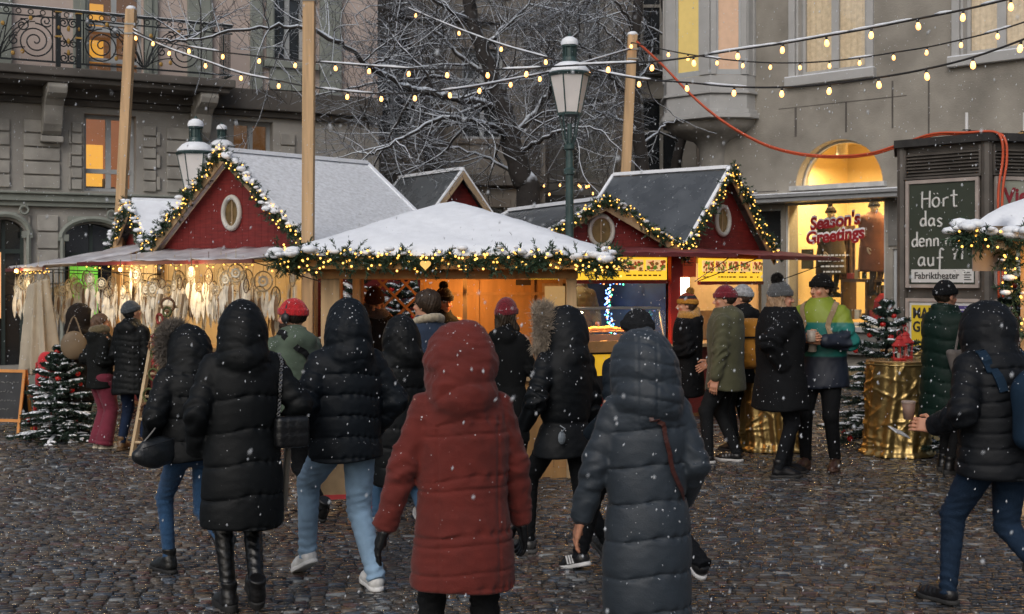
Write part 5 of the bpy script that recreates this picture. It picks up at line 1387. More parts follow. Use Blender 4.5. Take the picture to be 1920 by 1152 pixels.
# ================================================================== advertising column
def stroke_text(mb, s, x0, z0, h, y, r=.011, adv=.62, seed=0):
    G = {
     'H': [[(0,0),(.02,1)],[(0,.52),(.5,.55)],[(.5,0),(.52,1.02)]],
     'o': [[(.25,.55),(.06,.42),(.02,.2),(.15,.0),(.36,.03),(.46,.25),(.40,.48),(.25,.55)]],
     'O': [[(.25,.55),(.06,.42),(.02,.2),(.15,.0),(.36,.03),(.46,.25),(.40,.48),(.25,.55)],[(.12,.78),(.14,.80)],[(.34,.78),(.36,.80)]],
     'r': [[(.05,0),(.07,.5)],[(.06,.36),(.2,.5),(.38,.52)]],
     't': [[(.2,1.0),(.2,.1),(.28,0),(.4,.03)],[(0,.66),(.42,.68)]],
     'd': [[(.4,.45),(.2,.52),(.04,.32),(.08,.06),(.25,.02),(.40,.2)],[(.40,1.05),(.41,.4),(.43,.0)]],
     'a': [[(.38,.48),(.18,.5),(.03,.3),(.06,.06),(.22,.02),(.38,.22),(.40,.5)],[(.40,.5),(.40,.12),(.48,.0)]],
     's': [[(.36,.48),(.2,.55),(.06,.42),(.2,.28),(.34,.18),(.26,.02),(.05,.03)]],
     'e': [[(.04,.28),(.38,.32),(.34,.5),(.18,.54),(.04,.38),(.06,.1),(.22,.0),(.40,.08)]],
     'n': [[(.04,.0),(.05,.52)],[(.05,.34),(.2,.52),(.34,.44),(.36,.0)]],
     'i': [[(.12,.0),(.12,.5)],[(.12,.7),(.13,.72)]],
     'u': [[(.04,.52),(.06,.12),(.2,.0),(.36,.14)],[(.38,.54),(.38,.0)]],
     'f': [[(.44,.92),(.32,1.02),(.22,.9),(.2,.5),(.18,-.35)],[(.02,.45),(.4,.48)]],
     '?': [[(.04,.85),(.2,1.0),(.36,.86),(.2,.55),(.14,.3)],[(.1,.62),(.3,.62)]],
     '!': [[(.14,1.0),(.12,.3)]],
     'c': [[(.36,.45),(.2,.54),(.04,.36),(.06,.1),(.22,.0),(.38,.08)]],
     'h': [[(.04,.0),(.05,1.0)],[(.05,.34),(.2,.52),(.34,.44),(.36,.0)]],
    }
    rg = random.Random(seed); x = x0
    for ch in s:
        if ch == ' ': x += h*.35; continue
        dz = rg.uniform(-.03,.03)*h
        for st in G[ch]:
            b_ = [Vector((x+p[0]*h, y, z0+p[1]*h+dz)) for p in st]
            mb.tube(smooth_path(b_, 4) if len(b_) > 2 else b_, r, 6, flat=(1,.35) if False else None)
        x += h*(adv if ch not in 'i!tr' else adv*.78)
    return x
def build_column():
    d = 16.6; R_ = 1.2
    xc, yc = 6.35, 17.31
    t = thing('advertising_column', 'octagonal advertising column with louvred top and handwritten green poster', 'advertising column', (xc, yc, 0))
    ztop = PZ(272, d)
    M_CF = mat('brown grey metal frame', (.085,.075,.065), .55, var=.3, vscale=4, bump=.2)
    M_PF = mat('pale pink grey poster frame', (.36,.31,.28), .5, var=.15)
    n = 6; rot = math.radians(-137)
    V = [(R_*math.cos(rot+2*PI*(k-.5)/n), R_*math.sin(rot+2*PI*(k-.5)/n)) for k in range(n)]
    b = MB(); i = b.addv([(x*.97,y*.97,z) for z in (0, ztop) for x, y in V]); b.f.append(tuple(i+n+k for k in range(n)))
    for k in range(n): j = (k+1)%n; b.f.append((i+k,i+j,i+n+j,i+n+k))
    b.build('body', M_CF, t)
    b = MB()
    for x, y in V: b.lathe([(.07,0),(.07,ztop-.002)], 8, (x*.985,y*.985,0))
    b.build('corner_post', M_CF, t, bevel=.0)
    b = MB(); W2 = [(x*1.09,y*1.09) for x, y in V]; i = b.addv([(x,y,z) for z in (ztop, ztop+.10) for x, y in W2]); b.f.append(tuple(i+n+k for k in range(n))); b.f.append(tuple(i+k for k in reversed(range(n))))
    for k in range(n): j = (k+1)%n; b.f.append((i+k,i+j,i+n+j,i+n+k))
    rf = b.build('roof', mat('black roof edge', (.025,.024,.023), .7, var=.4, bump=.5), t)
    b = MB(); b.tube([(-.45,-.7,ztop+.1),(-.45,-.7,ztop+.2)], .012, 5); b.tube([(-.45,-.7,ztop+.18),(-.1,-.72,ztop+.17),(.02,-.72,ztop+.1)], .012, 5); b.box(-.5,-.72,ztop+.19,-.4,-.68,ztop+.2); b.box(.25,-.72,ztop+.17,.35,-.68,ztop+.18); b.tube([(.3,-.7,ztop+.1),(.3,-.7,ztop+.17)], .012, 5); b.build('bracket', M_IRON, rf)
    for x in (-.45, .3):
        b = MB(); b.lathe([(.02,0),(.02,.24)], 8, (x,-.7,ztop+.18)); b.build('white_rod', mat('white rod', (.7,.7,.7), .5), rf)
    faces = []
    for k in range(n):
        a = Vector((*V[k],0)); c = Vector((*V[(k+1)%n],0)); u = (c-a); L = u.length; u.normalize(); nr = Vector((u.y,-u.x,0)); mid = (a+c)/2
        if nr.y > -.2: continue
        M = Matrix(((u.x, -nr.x, 0, mid.x),(u.y, -nr.y, 0, mid.y),(0,0,1,0),(0,0,0,1)))   # local x along the face, -y outwards
        faces.append((M, L, k, nr))
    faces.sort(key=lambda q: q[0][0][3])
    for idx, (M, L, k, nr) in enumerate(faces):
        hw_ = L/2-.09
        b = MB(); b.M = M
        for q in range(7): b.quad((-hw_,-.02,ztop-.38+q*.044),(hw_,-.02,ztop-.38+q*.044),(hw_,.02,ztop-.38+q*.044+.037),(-hw_,.02,ztop-.38+q*.044+.037)); b.box(-hw_,-.03,ztop-.38+q*.044-.004,hw_,-.008,ztop-.38+q*.044+.006)
        b.box(-hw_-.03,-.045,ztop-.40,-hw_,.0,ztop-.04); b.box(hw_,-.045,ztop-.40,hw_+.03,.0,ztop-.04); b.box(-hw_-.03,-.05,ztop-.43,hw_+.03,-.002,ztop-.402); b.build('louvre', M_CF, t)
        for (za, zb_, kind) in ((PZ(540,d), PZ(336,d), 'top'), (PZ(740,d), PZ(560,d), 'low')):
            b = MB(); b.M = M; b.box(-hw_,-.05,za,-hw_+.045,-.01,zb_); b.box(hw_-.045,-.05,za,hw_,-.01,zb_); b.box(-hw_+.045,-.05,za,hw_-.045,-.01,za+.045); b.box(-hw_+.045,-.05,zb_-.045,hw_-.045,-.01,zb_); fr = b.build('poster_frame', M_PF, t)
            x0, x1 = -hw_+.05, hw_-.05; zc, zd = za+.05, zb_-.05; H = zd-zc; Wd = x1-x0
            b = MB(); b.M = M; b.box(x0,-.03,zc,x1,-.012,zd)
            if idx == 0 or nr.y < -.9 and False: pass
            main = (idx == MAIN)
            if kind == 'top' and main:
                p = t; b.build('poster', mat('dark olive poster', (.030,.040,.026), .6, var=.12, vscale=6), fr)
                b = MB(); b.M = M; yy = -.036; hh = Wd*.29
                stroke_text(b, 'HOrt', x0+Wd*.2, zd-.32*.86-.035, hh*.8, yy, .0125, .68, 1)
                stroke_text(b, 'das', x0+Wd*.17, zd-.32*1.72-.01, hh*.72, yy, .0125, .62, 2)
                stroke_text(b, 'denn ni', x0+Wd*.04, zd-.32*2.5-.02, hh*.70, yy, .0125, .55, 3)
                stroke_text(b, 'auf', x0+Wd*.14, zd-.32*3.28-.02, hh*.80, yy, .0125, .62, 4); stroke_text(b, '?!', x0+Wd*.66, zd-.32*3.25-.02, hh*.8, yy, .0125, .52, 5)
                for q in (.70,.84): b.ring((x0+Wd*q, yy, zd-.32*3.62), .028, .010, 14, 5)
                b.build('handwriting', mat('white brush writing', (.62,.62,.60), .6, var=.05), p)
                b = MB(); b.M = M; b.box(x0+.03,-.038,zc+.02,x1-.02,-.031,zc+.19); s = b.build('label', mat('white label', (.6,.6,.59), .6, var=.03), t)
                b = MB(); b.M = M; add_text(b, 'Fabriktheater', .125, (x0+.03+Wd*.39,-.041,zc+.105), .002, .0015, sx=.93); 
                for q in range(4): b.box(x1-.15,-.041,zc+.05+q*.03,x1-.05-.02*(q%2),-.0385,zc+.062+q*.03)
                b.build('lettering', mat('black print', (.02,.02,.02), .6), s)
            elif kind == 'top':
                p = t; b.build('poster', mat('faded grey green poster', (.27,.28,.23), .6, var=.15, vscale=5), fr)
                b = MB(); b.M = M; add_text(b, 'Vier', .27, (x0+.30,-.035,zd-.2), .003, .008); add_text(b, 'wände', .24, (x0+.38,-.035,zd-.45), .003, .008); b.build('lettering', mat('dark red letters', (.25,.02,.03)), p)
                b = MB(); b.M = M
                for q in range(3): b.box(x0+.66,-.034,zd-.14-q*.05,x0+.9,-.031,zd-.125-q*.05)
                b.box(x0+.3,-.036,zc+.03,x0+.62,-.031,zc+.3); b.build('small_print', mat('white label', (.6,.6,.59)), p)
            elif main:
                p = t; b.build('poster', mat('white label', (.6,.6,.59)), fr)
                b = MB(); b.M = M; b.box(x0+.03,-.036,zc+.1,x0+Wd*.52,-.031,zd-.04); y_ = b.build('yellow_panel', mat('yellow poster paper', (.68,.50,.03), .6, var=.06), p)
                b = MB(); b.M = M; b.box(x0+Wd*.60,-.036,zc+.1,x1-.02,-.031,zd-.04); pu = b.build('purple_panel', mat('purple poster paper', (.07,.05,.2), .6, var=.06), p)
                b = MB(); b.M = M; add_text(b, 'MART', .19, (x0+.05,-.039,zd-.15), .002, .006, 'LEFT', sx=.8); add_text(b, 'GRUE', .19, (x0+.05,-.039,zd-.33), .002, .006, 'LEFT', sx=.8); b.build('lettering', mat('black print', (.02,.02,.02)), y_)
                b = MB(); b.M = M
                for q in range(8): b.box(x0+Wd*.63,-.039,zd-.10-q*.05,x1-.05-.06*(q%3),-.0365,zd-.085-q*.05)
                b.build('small_print', mat('white label', (.6,.6,.59)), pu)
            else:
                p = t; b.build('poster', mat('red brown poster', (.16,.04,.03), .6, var=.3, vscale=4), fr)
                b = MB(); b.M = M; b.box(x0+.3,-.036,zc+.3,x0+.62,-.031,zd-.1); b.build('yellow_panel', mat('white label', (.6,.6,.59)), p)
MAIN = 0
# which face looks toward the left front is found from its centre
build_column()

# ================================================================== bare snowy trees
M_TWIG = snow_top_mat('snow dusted bark', (.030,.026,.024), .3, .7, 6, .9, .9, .7, 25, snow='#c8d0da')
M_TSNOW = mat('branch snow', '#d6dde6', .85, var=.15, vscale=10, bump=.3)
def tree(label, trunk, limbs, d, seed, dens=.84, xmax=1240):
    """trunk / limbs: lists of (px, py, depth offset) guide points with start and end radius"""
    rng = random.Random(seed); base = PT(trunk[0][0][0], HY, d); base.z = 0
    t = thing('bare_tree', label, 'tree', tuple(base), group='bare snow covered trees')
    tb, cb, sb = MB(), MB(), MB()
    def w(pt): return PT(pt[0], pt[1], d+pt[2]) - base
    P = smooth_path([Vector((0,0,0))]+[w(p) for p in trunk[0]], 6); n = len(P)
    P = [p + Vector((rng.uniform(-.02,.02),)*3) for p in P]
    tb.tube(P, [trunk[1] + (trunk[2]-trunk[1])*k/(n-1) for k in range(n)], 10)
    def snowline(pts, rs):
        if len(pts) < 2: return
        sb.tube([p+Vector((0,0,r*.85)) for p, r in zip(pts, rs)], [max(.004, r*.55+.0025) for r in rs], 4, cap=False)
    def grow(p, dr, L, r, lvl):
        q_ = p+base; pe = q_ + dr.normalized()*L
        if max(960+q_.x/q_.y*FPX, 960+pe.x/max(5,pe.y)*FPX) > xmax: return
        nseg = max(3, int(L/.16)); pts = [p]; rs = [r]; v = dr.normalized()
        for k in range(nseg):
            v = (v + Vector((rng.gauss(0,.16), rng.gauss(0,.16), rng.gauss(0,.14)+ (.02 if lvl > 1 else -.015)))).normalized()
            pts.append(pts[-1] + v*L/nseg); rs.append(max(.0042, r*(1-.82*(k+1)/nseg)))
        (cb).tube(pts, rs, 5 if r > .02 else 3, cap=False)
        if r > .006: snowline(pts, rs)
        if lvl >= 3: return
        nc = {0:9, 1:7, 2:5}[lvl]*dens
        nc = int(nc*max(.6,min(1.6,L/ {0:2.2,1:1.2,2:.65}[lvl])))
        for q in range(nc):
            u = rng.uniform(.12,.98); k = min(nseg-1, int(u*nseg)); pp = pts[k].lerp(pts[k+1], u*nseg-k); ax = (pts[k+1]-pts[k]).normalized()
            side = ax.orthogonal(); side.rotate(Quaternion(ax, rng.uniform(0,2*PI))); side.z += .12
            nd = (ax*rng.uniform(.35,.9) + side.normalized()*rng.uniform(.6,1.0)).normalized(); nd.y *= .75
            grow(pp, nd, L*rng.uniform(.32,.62), max(.0048, rs[k]*rng.uniform(.4,.62)), lvl+1)
    for pts, r0, r1, subs in limbs:
        r0 *= .72; r1 *= .8
        Q = smooth_path([w(p) for p in pts], 6); n = len(Q); Q = [p+Vector((rng.gauss(0,.025),rng.gauss(0,.025),rng.gauss(0,.02))) for p in Q]
        rs = [r0+(r1-r0)*k/(n-1) for k in range(n)]
        tb.tube(Q, rs, 8); snowline(Q, [r*.9 for r in rs])
        L = sum((Q[k+1]-Q[k]).length for k in range(n-1))
        for q in range(int(subs*dens)):
            u = rng.uniform(.05,1.0); k = min(n-2, int(u*(n-1))); pp = Q[k]; ax = (Q[k+1]-Q[k]).normalized()
            side = ax.orthogonal(); side.rotate(Quaternion(ax, rng.uniform(0,2*PI)))
            nd = (ax*rng.uniform(.1,.8) + side.normalized()).normalized(); nd.y *= .8; nd.z += .05
            grow(pp, nd, rng.uniform(1.0,2.3), max(.014, rs[k]*rng.uniform(.3,.5)), 1)
    tb.build('trunk', M_TWIG, t, smooth=True)
    co = cb.build('crown', M_TWIG, t, smooth=True); so = sb.build('snow', M_TSNOW, t, smooth=True)
tree('broad bare tree with a leaning trunk in the middle behind the tent',
     ([(992,390,0),(978,330,0),(958,262,0),(945,205,.1),(918,130,.2),(885,40,.2),(870,-60,.3)], .24, .10),
     [([(958,262,0),(905,232,-.6),(830,222,-1.0),(740,270,-1.4),(690,290,-1.6)], .08, .015, 14),
      ([(765,165,-.8),(700,130,-1.2),(640,85,-1.6),(560,50,-1.8),(470,55,-2),(360,75,-2.0),(300,70,-1.9)], .07, .012, 22),
      ([(945,205,.1),(880,190,-.3),(820,180,-.6),(765,165,-.8)], .10, .075, 8),
      ([(925,150,.2),(860,100,.6),(800,40,.8),(740,-20,1)], .07, .02, 14),
      ([(958,262,0),(1010,200,.4),(1050,140,.6),(1080,60,.8),(1110,-20,1)], .09, .03, 18),
      ([(965,290,0),(1020,260,-.5),(1080,240,-.8),(1140,250,-1)], .06, .012, 12),
      ([(900,90,.2),(960,40,.6),(1010,-20,1)], .06, .02, 12),
      ([(885,40,.2),(830,10,-.3),(770,-30,-.5)], .06, .02, 9),
      ([(935,180,.1),(850,150,1.2),(740,150,2.0),(640,170,2.6),(560,190,3)], .06, .01, 18),
      ([(978,330,0),(920,300,.8),(830,270,1.4),(760,230,2)], .05, .012, 12)], 22.5, 5)
tree('slim bare tree right behind the right timber pole',
     ([(1204,350,0),(1200,280,0),(1190,200,0),(1188,100,0),(1196,20,.1),(1200,-60,.2)], .15, .09),
     [([(1190,200,0),(1150,150,-.5),(1110,110,-.8),(1060,60,-1)], .06, .015, 14),
      ([(1188,110,0),(1140,60,.4),(1080,10,.8)], .05, .02, 12),
      ([(1192,240,0),(1140,215,.5),(1080,190,.8),(1020,200,1)], .05, .012, 13),
      ([(1200,280,0),(1230,250,.4),(1250,230,.6),(1280,226,.9)], .045, .012, 8),
      ([(1190,160,0),(1215,120,.4),(1228,70,.8)], .045, .015, 8),
      ([(1188,60,0),(1160,10,-.4),(1120,-40,-.6)], .05, .02, 9)], 24.5, 6)
tree('bare tree trunk standing behind the steep hut below the oriel',
     ([(1262,360,0),(1266,320,0),(1276,270,0),(1284,230,0),(1270,150,.3),(1250,40,.4),(1240,-40,.5)], .16, .08),
     [([(1276,270,0),(1240,250,-.3),(1200,256,-.6),(1150,280,-.8)], .05, .012, 10),
      ([(1280,245,0),(1310,262,-.5),(1330,290,-.8)], .04, .012, 7),
      ([(1270,150,.3),(1200,120,.6),(1130,130,1)], .05, .012, 11),
      ([(1255,70,.4),(1190,40,.8),(1120,30,1)], .05, .012, 11)], 33.5, 8)
tree('bare tree far back in the centre half hidden by the nearer crown',
     ([(800,380,0),(805,300,0),(790,200,0),(760,80,0),(740,-60,0)], .16, .08),
     [([(795,220,0),(720,160,-.5),(650,120,-.8),(580,110,-1)], .06, .012, 12),
      ([(800,260,0),(880,200,.6),(960,120,.8)], .06, .015, 12),
      ([(770,110,0),(840,50,.5),(900,-10,.8)], .05, .02, 11),
      ([(765,100,0),(690,60,-.5),(620,-10,-.8)], .05, .02, 11)], 28.5, 9)

# ================================================================== small decorated fir trees
def fir(label, x, y, h, rw, seed, baubles=8, snow=1.0, parent=None, blades=120, tiers=None):
    rng = np.random.default_rng(seed); rg = random.Random(seed)
    t = thing('christmas_tree', label, 'christmas tree', (x, y, 0), rg.uniform(0,6), 'snowy christmas trees')
    b = MB(); b.tube([(0,0,0),(0,0,h*.5),(0,0,h*.97)], [.03,.022,.006], 6); b.build('trunk', M_BARK, t)
    Cs=[];Ds=[];sb = MB(); ends = []
    tiers = tiers or int(7+h*5)
    for k in range(tiers):
        u = k/(tiers-1); z = h*(.10+.84*u); L = rw*(1-u)**.8+.05; nb = int(9-4*u)
        a0 = rg.uniform(0,6)
        for j in range(nb):
            a = a0+2*PI*j/nb+rg.uniform(-.25,.25); Lj = L*rg.uniform(.65,1.18); dz = -.12*Lj + (.5*Lj*u) + rg.uniform(-.16,.16)*Lj
            d = np.array([math.cos(a), math.sin(a), 0.0])
            pts = [np.array([0,0,z]) + d*Lj*q + np.array([0,0,dz*q - .18*Lj*q*q*(1-u) + .10*Lj*q**3]) for q in np.linspace(0,1,6)]
            ends.append(pts[5])
            # side twigs
            for q in range(1,6):
                p = pts[q]
                for s_ in (-1,0,1):
                    if s_ == 0 and q < 5: continue
                    sd = np.array([-d[1], d[0], 0])*s_; td = d*.75+sd*.75; tl = Lj*(.38 - .045*q)*1.1 + .02
                    nn = blades//3; uu = rng.random(nn)
                    C = p + td*tl*uu[:,None]; Cs.append(C); Ds.append(td*.5 + rnd_unit(rng,nn)*.8)
                    if rg.random() < .36*snow:
                        e0 = p + td*tl*.15; e1 = p+td*tl*.95; r = (.009+.010*rg.random())*(1+.25*h)
                        sb.tube([tuple(e0+[0,0,.012]), tuple((e0+e1)/2+[0,0,.018]), tuple(e1+[0,0,.012])], [r*.7,r,r*.5], 5, flat=(1.3,.6))
            nn = blades; uu = rng.random(nn)*.95+.05; C = np.stack([np.interp(uu, np.linspace(0,1,6), [p[c] for p in pts]) for c in range(3)],1)
            Cs.append(C); Ds.append(d*.5+rnd_unit(rng,nn)*.8)
            if rg.random() < .5*snow:
                sb.tube([tuple(p+[0,0,.02]) for p in pts[2:]], [.008*(1+h*.25),.015*(1+h*.25),.016*(1+h*.25),.008], 6, flat=(1.5,.7))
    C = np.concatenate(Cs); D = np.concatenate(Ds); D /= np.linalg.norm(D,axis=1)[:,None]
    V, F = needle_quads(rng, C, D, rng.uniform(.028,.05,len(C)), .010)
    f = mesh_obj('foliage', V, F, M_NEEDLE_D, t); f['kind'] = 'stuff'
    s = sb.build('snow', M_SNOW, t, smooth=True); s['kind'] = 'stuff'
    rg.shuffle(ends)
    ends.sort(key=lambda e: 0)
    for e in ends[:baubles]:
        b = MB(); b.sphere((0,0,0), .034, 12, 8); b.lathe([(.009,.03),(.009,.045)], 6); o = b.build('bauble', mat('glossy red bauble', (.5,.02,.015), .15, var=0), t, True); o.location = (e[0]*.98, e[1]*.98, e[2]-.05)
    return t
fir('snowy decorated christmas tree behind the gold table', PX(1662,14.6), 14.6, 1.72, .60, 31, 22, 1.1, tiers=13)
fir('small snowy christmas tree with red baubles beside the red chairs', PX(112,15.2), 15.2, 1.14, .40, 32, 14, 1.5, tiers=13)
fir('snowy christmas tree seen through the kiosk lattice', PX(672,15.4), 15.4, 2.1, .62, 33, 14, 2.6)
fir('snowy fir seen at the right end of the lattice behind the kiosk', PX(752,15.9), 15.9, 2.15, .6, 34, 12, 2.6)
fir('snowy christmas tree at the right edge under the stall garland', PX(1905,12.6), 12.6, 2.0, .5, 35, 14, .8)
fir('short snowy fir half hidden behind the walker with the backpack', PX(1832,13.4), 13.4, 1.45, .36, 36, 5, .9)

# ================================================================== gold tables, lanterns, chairs, boards, ladder
def gold_table(label, x, y, r, h, seed):
    rg = np.random.default_rng(seed)
    t = thing('high_table', label, 'table', (x, y, 0), group='bar tables wrapped in gold foil')
    n, m = 128, 70; th = 2*np.pi*np.arange(n)/n; zz = np.linspace(0.015, h, m)
    T, Z = np.meshgrid(th, zz)
    ph = rg.uniform(0, 6, 12); u = Z/h
    fold = .012*np.sin(9*T+ph[0]+1.5*np.sin(3*u+ph[1])) + .009*np.sin(17*T+ph[2]+2*np.sin(4*u+T+ph[3]))
    cre = np.zeros_like(T)
    for k in range(95):
        t0 = rg.uniform(0,2*np.pi); z0 = rg.uniform(0,h); an = rg.uniform(-1.2,1.2); ln = rg.uniform(.05,.22); wdt = rg.uniform(.006,.016)
        dt = (T-t0+np.pi)%(2*np.pi)-np.pi; x_ = dt*r; z_ = Z-z0; al = x_*np.cos(an)+z_*np.sin(an); ac = -x_*np.sin(an)+z_*np.cos(an)
        cre += rg.uniform(.4,1)*np.exp(-(al/ln)**2-(ac/wdt)**2)
    rad = r*(1+.10*(1-u)**3 - .03*np.exp(-((u-.12)/.05)**2)) + fold*(1.4-u) + .021*cre
    rad = np.where(u < .05, rad+.03, rad)
    V = np.stack([rad*np.cos(T), rad*np.sin(T), Z],2).reshape(-1,3)
    F = [(k*n+j, k*n+(j+1)%n, (k+1)*n+(j+1)%n, (k+1)*n+j) for k in range(m-1) for j in range(n)]
    mesh_obj('foil_cover', V, np.array(F), mat('gold foil', (.52,.37,.15), .33, var=.2, vscale=7, metal=.95, bump=.5, bscale=22), t, True)
    b = MB(); b.lathe([(r*1.0,h-.012),(r*1.01,h+.004),(r*.99,h+.012)], 48); b.build('table_top', mat('wet gold table top', (.62,.38,.16), .25, var=.15, metal=.7, vscale=7), t, smooth=False)
    b = MB(); b.ring((0,0,h-.03), r+.012, .008, 48, 5, axis='z'); b.build('rim', mat('gold foil', (.52,.37,.15)), t, True)
    return t
gold_table('gold foil covered bar table with red lanterns right of the standing couple', PX(1682,13.9), 13.9, .325, 1.02, 3)
gold_table('second gold bar table just behind the one with lanterns', PX(1700,15.1), 15.1, .30, 1.06, 4)
gold_table('gold foil bar table behind the woman with the bobble hat', PX(1447,14.3), 14.3, .33, 1.0, 5)
def lantern(label, x, y, z, s):
    t = thing('lantern', label, 'lantern', (x, y, z), .4, 'red metal lanterns', s); m = mat('red lantern paint', (.42,.025,.02), .4)
    b = MB(); b.lathe([(.055,0),(.055,.012),(.048,.02)], 6); b.lathe([(.06,.11),(.065,.118),(.035,.15),(.03,.165),(.034,.17),(.012,.195)], 6)
    for k in range(6): a = 2*PI*k/6; b.tube([(.047*math.cos(a),.047*math.sin(a),.015),(.05*math.cos(a),.05*math.sin(a),.115)], .0045, 4)
    b.build('frame', m, t)
    b = MB(); b.lathe([(.043,.018),(.045,.11)], 6, cap=False); b.build('glass', M_GLASS, t)
    b = MB(); b.lathe([(.018,.015),(.018,.06)], 10); b.build('candle', mat('white candle wax', (.6,.55,.45), .5), t)
    b = MB(); b.ring((0,0,.215), .022, .003, 14, 4); b.build('handle', m, t)
lantern('red candle lantern standing at the front of the gold table', PX(1686,13.75), 13.75, 1.035, 1.35)
lantern('red candle lantern standing behind the front one on the gold table', PX(1697,14.1), 14.08, 1.035, 1.5)
def aboard(label, x, y, rz, w, h, fm, pm, writing=None, legs_out=.28):
    t = thing('sandwich_board', label, 'sandwich board', (x, y, 0), rz)
    b = MB(); fw = .035
    la = .12
    for s_ in (-1, 1):
        # front frame leans back, rear frame leans forward
        def pt(xx, z, off=0): return (xx, s_*(-legs_out/2)*(1-z/h)*1.0 + off*s_*-1, z)
        for xx in (-w/2, w/2-fw): b.slab(pt(xx,0), pt(xx+fw,0), pt(xx+fw,h), pt(xx,h), (0,-s_,0), .022)
        b.slab(pt(-w/2+fw,h-fw), pt(w/2-fw,h-fw), pt(w/2-fw,h), pt(-w/2+fw,h), (0,-s_,0), .02)
        b.slab(pt(-w/2+fw,.14), pt(w/2-fw,.14), pt(w/2-fw,.14+fw), pt(-w/2+fw,.14+fw), (0,-s_,0), .02)
    b.build('frame', fm, t)
    for s_ in (-1, 1):
        b = MB(); pt = lambda xx, z: (xx, s_*(-legs_out/2)*(1-z/h), z)
        b.slab(pt(-w/2+fw,.14+fw), pt(w/2-fw,.14+fw), pt(w/2-fw,h-fw), pt(-w/2+fw,h-fw), (0,-s_,0), .008); p = b.build('panel', pm, t)
        if writing and s_ == 1:
            b = MB(); rg = random.Random(4)
            for row, (n_, hh) in enumerate(writing):
                z = h-.16-row*.11; xx = -w/2+.08
                for q in range(n_):
                    l_ = rg.uniform(.02,.05); 
                    pts = [(xx+l_*u, s_*(-legs_out/2)*(1-z/h)-.012-0, z+hh*rg.uniform(-.5,.5)) for u in (0,.3,.6,1)]
                    if xx+l_ < w/2-.06: b.tube(pts, .0035, 4)
                    xx += l_+.02
            b.build('chalk_writing', mat('faded chalk', (.3,.3,.29), .9), p)
    return t
aboard('chalkboard with orange wooden frame at the left edge', PX(12,16.0), 16.0, math.radians(-12), .56, .78, mat('orange varnished frame', (.60,.24,.05), .45, var=.15), mat('slate board', (.035,.037,.04), .8, var=.3, vscale=6), [(8,.02),(7,.03),(9,.02),(6,.03),(8,.02)])
sb_ = aboard('red framed menu stand in front of the kiosk', PX(640,10.5), 10.5, math.radians(14), .50, .95, mat('red painted frame', (.50,.03,.03), .4), mat('kraft menu sheet', (.34,.23,.12), .7, var=.25, vscale=6), [(9,.02),(8,.02),(9,.015),(7,.02)], legs_out=.5)
t = thing('banner_board', 'dark green board with white mountain shape leaning at the kiosk front', 'board', (PX(707,11.9), 11.88, .08), 0)
b = MB(); b.box(-.14,-.02,0,.30,0,.42); p = b.build('panel', mat('dark green print', (.012,.055,.045), .5), t)
b = MB(); b.prism([(-.1,.22),(.02,.22),(.1,.30),(.18,.24),(.28,.22),(.28,.41),(.2,.41),(.06,.30),(-.02,.41),(-.1,.41)][::1], -.026, -.021); b.build('mountain_shape', mat('pale grey print', (.5,.52,.52), .5), p)
b = MB(); add_text(b, 'nachts', .085, (.06,-.023,.10), .002, .002, sx=1.1); b.build('lettering', mat('white label', (.6,.6,.59)), p)
# ladder with strings of wreaths
def build_ladder():
    d = 13.7; x = PX(270, d); t = thing('wooden_ladder', 'pale wooden ladder leaning at the dreamcatcher stall', 'ladder', (x, d, 0), math.radians(-25))
    m = mat('pale ladder wood', (.50,.37,.22), .6, var=.2, vscale=4, stretch=(5,5,1))
    H = 1.75; lean = .42
    for s_ in (-1, 1):
        b = MB(); b.slab((s_*.19-.02,0,0),(s_*.19+.02,0,0),(s_*.15+.02,lean,H),(s_*.15-.02,lean,H),(0,1,-.2),.05); b.build('rail', m, t, bevel=.004)
    for k in range(7):
        u = (k+.6)/7.2; b = MB(); b.tube([(-.19+.04*u,lean*u+.025,H*u),(.19-.04*u,lean*u+.025,H*u)], .016, 8); b.build('rung', m, t)
    for k in range(16):
        rg = random.Random(k); z = .5+k*.075; b = MB(); r = rg.uniform(.045,.075); b.ring((0,0,0), r, .014, 18, 6)
        for q in range(6): a = rg.uniform(0,6.28); b.sphere((r*math.cos(a), -.012, r*math.sin(a)), .016, 6, 4)
        o = b.build('wreath', (mat('brown twig wreath', (.16,.08,.04), .9, var=.5), mat('red berry wreath', (.26,.04,.03), .8, var=.5), mat('green moss wreath', (.08,.09,.03), .9, var=.5))[k%3], None, True)
        p = Vector((rg.uniform(-.09,.09), lean*z/H-.035-.01*(k%2), z)); p.rotate(Quaternion((0,0,1), math.radians(-25))); o.location = Vector((x,d,0))+p; o.rotation_euler = (rg.uniform(-.2,.2),0,math.radians(-25)+rg.uniform(-.3,.3))
        tag(o, '%s little wreath from the bottom on the wooden ladder, %s' % (ORD[k], ('brown twigs','red berries','green moss')[k%3]), 'wreath', 'small wreaths hung on the ladder')
build_ladder()
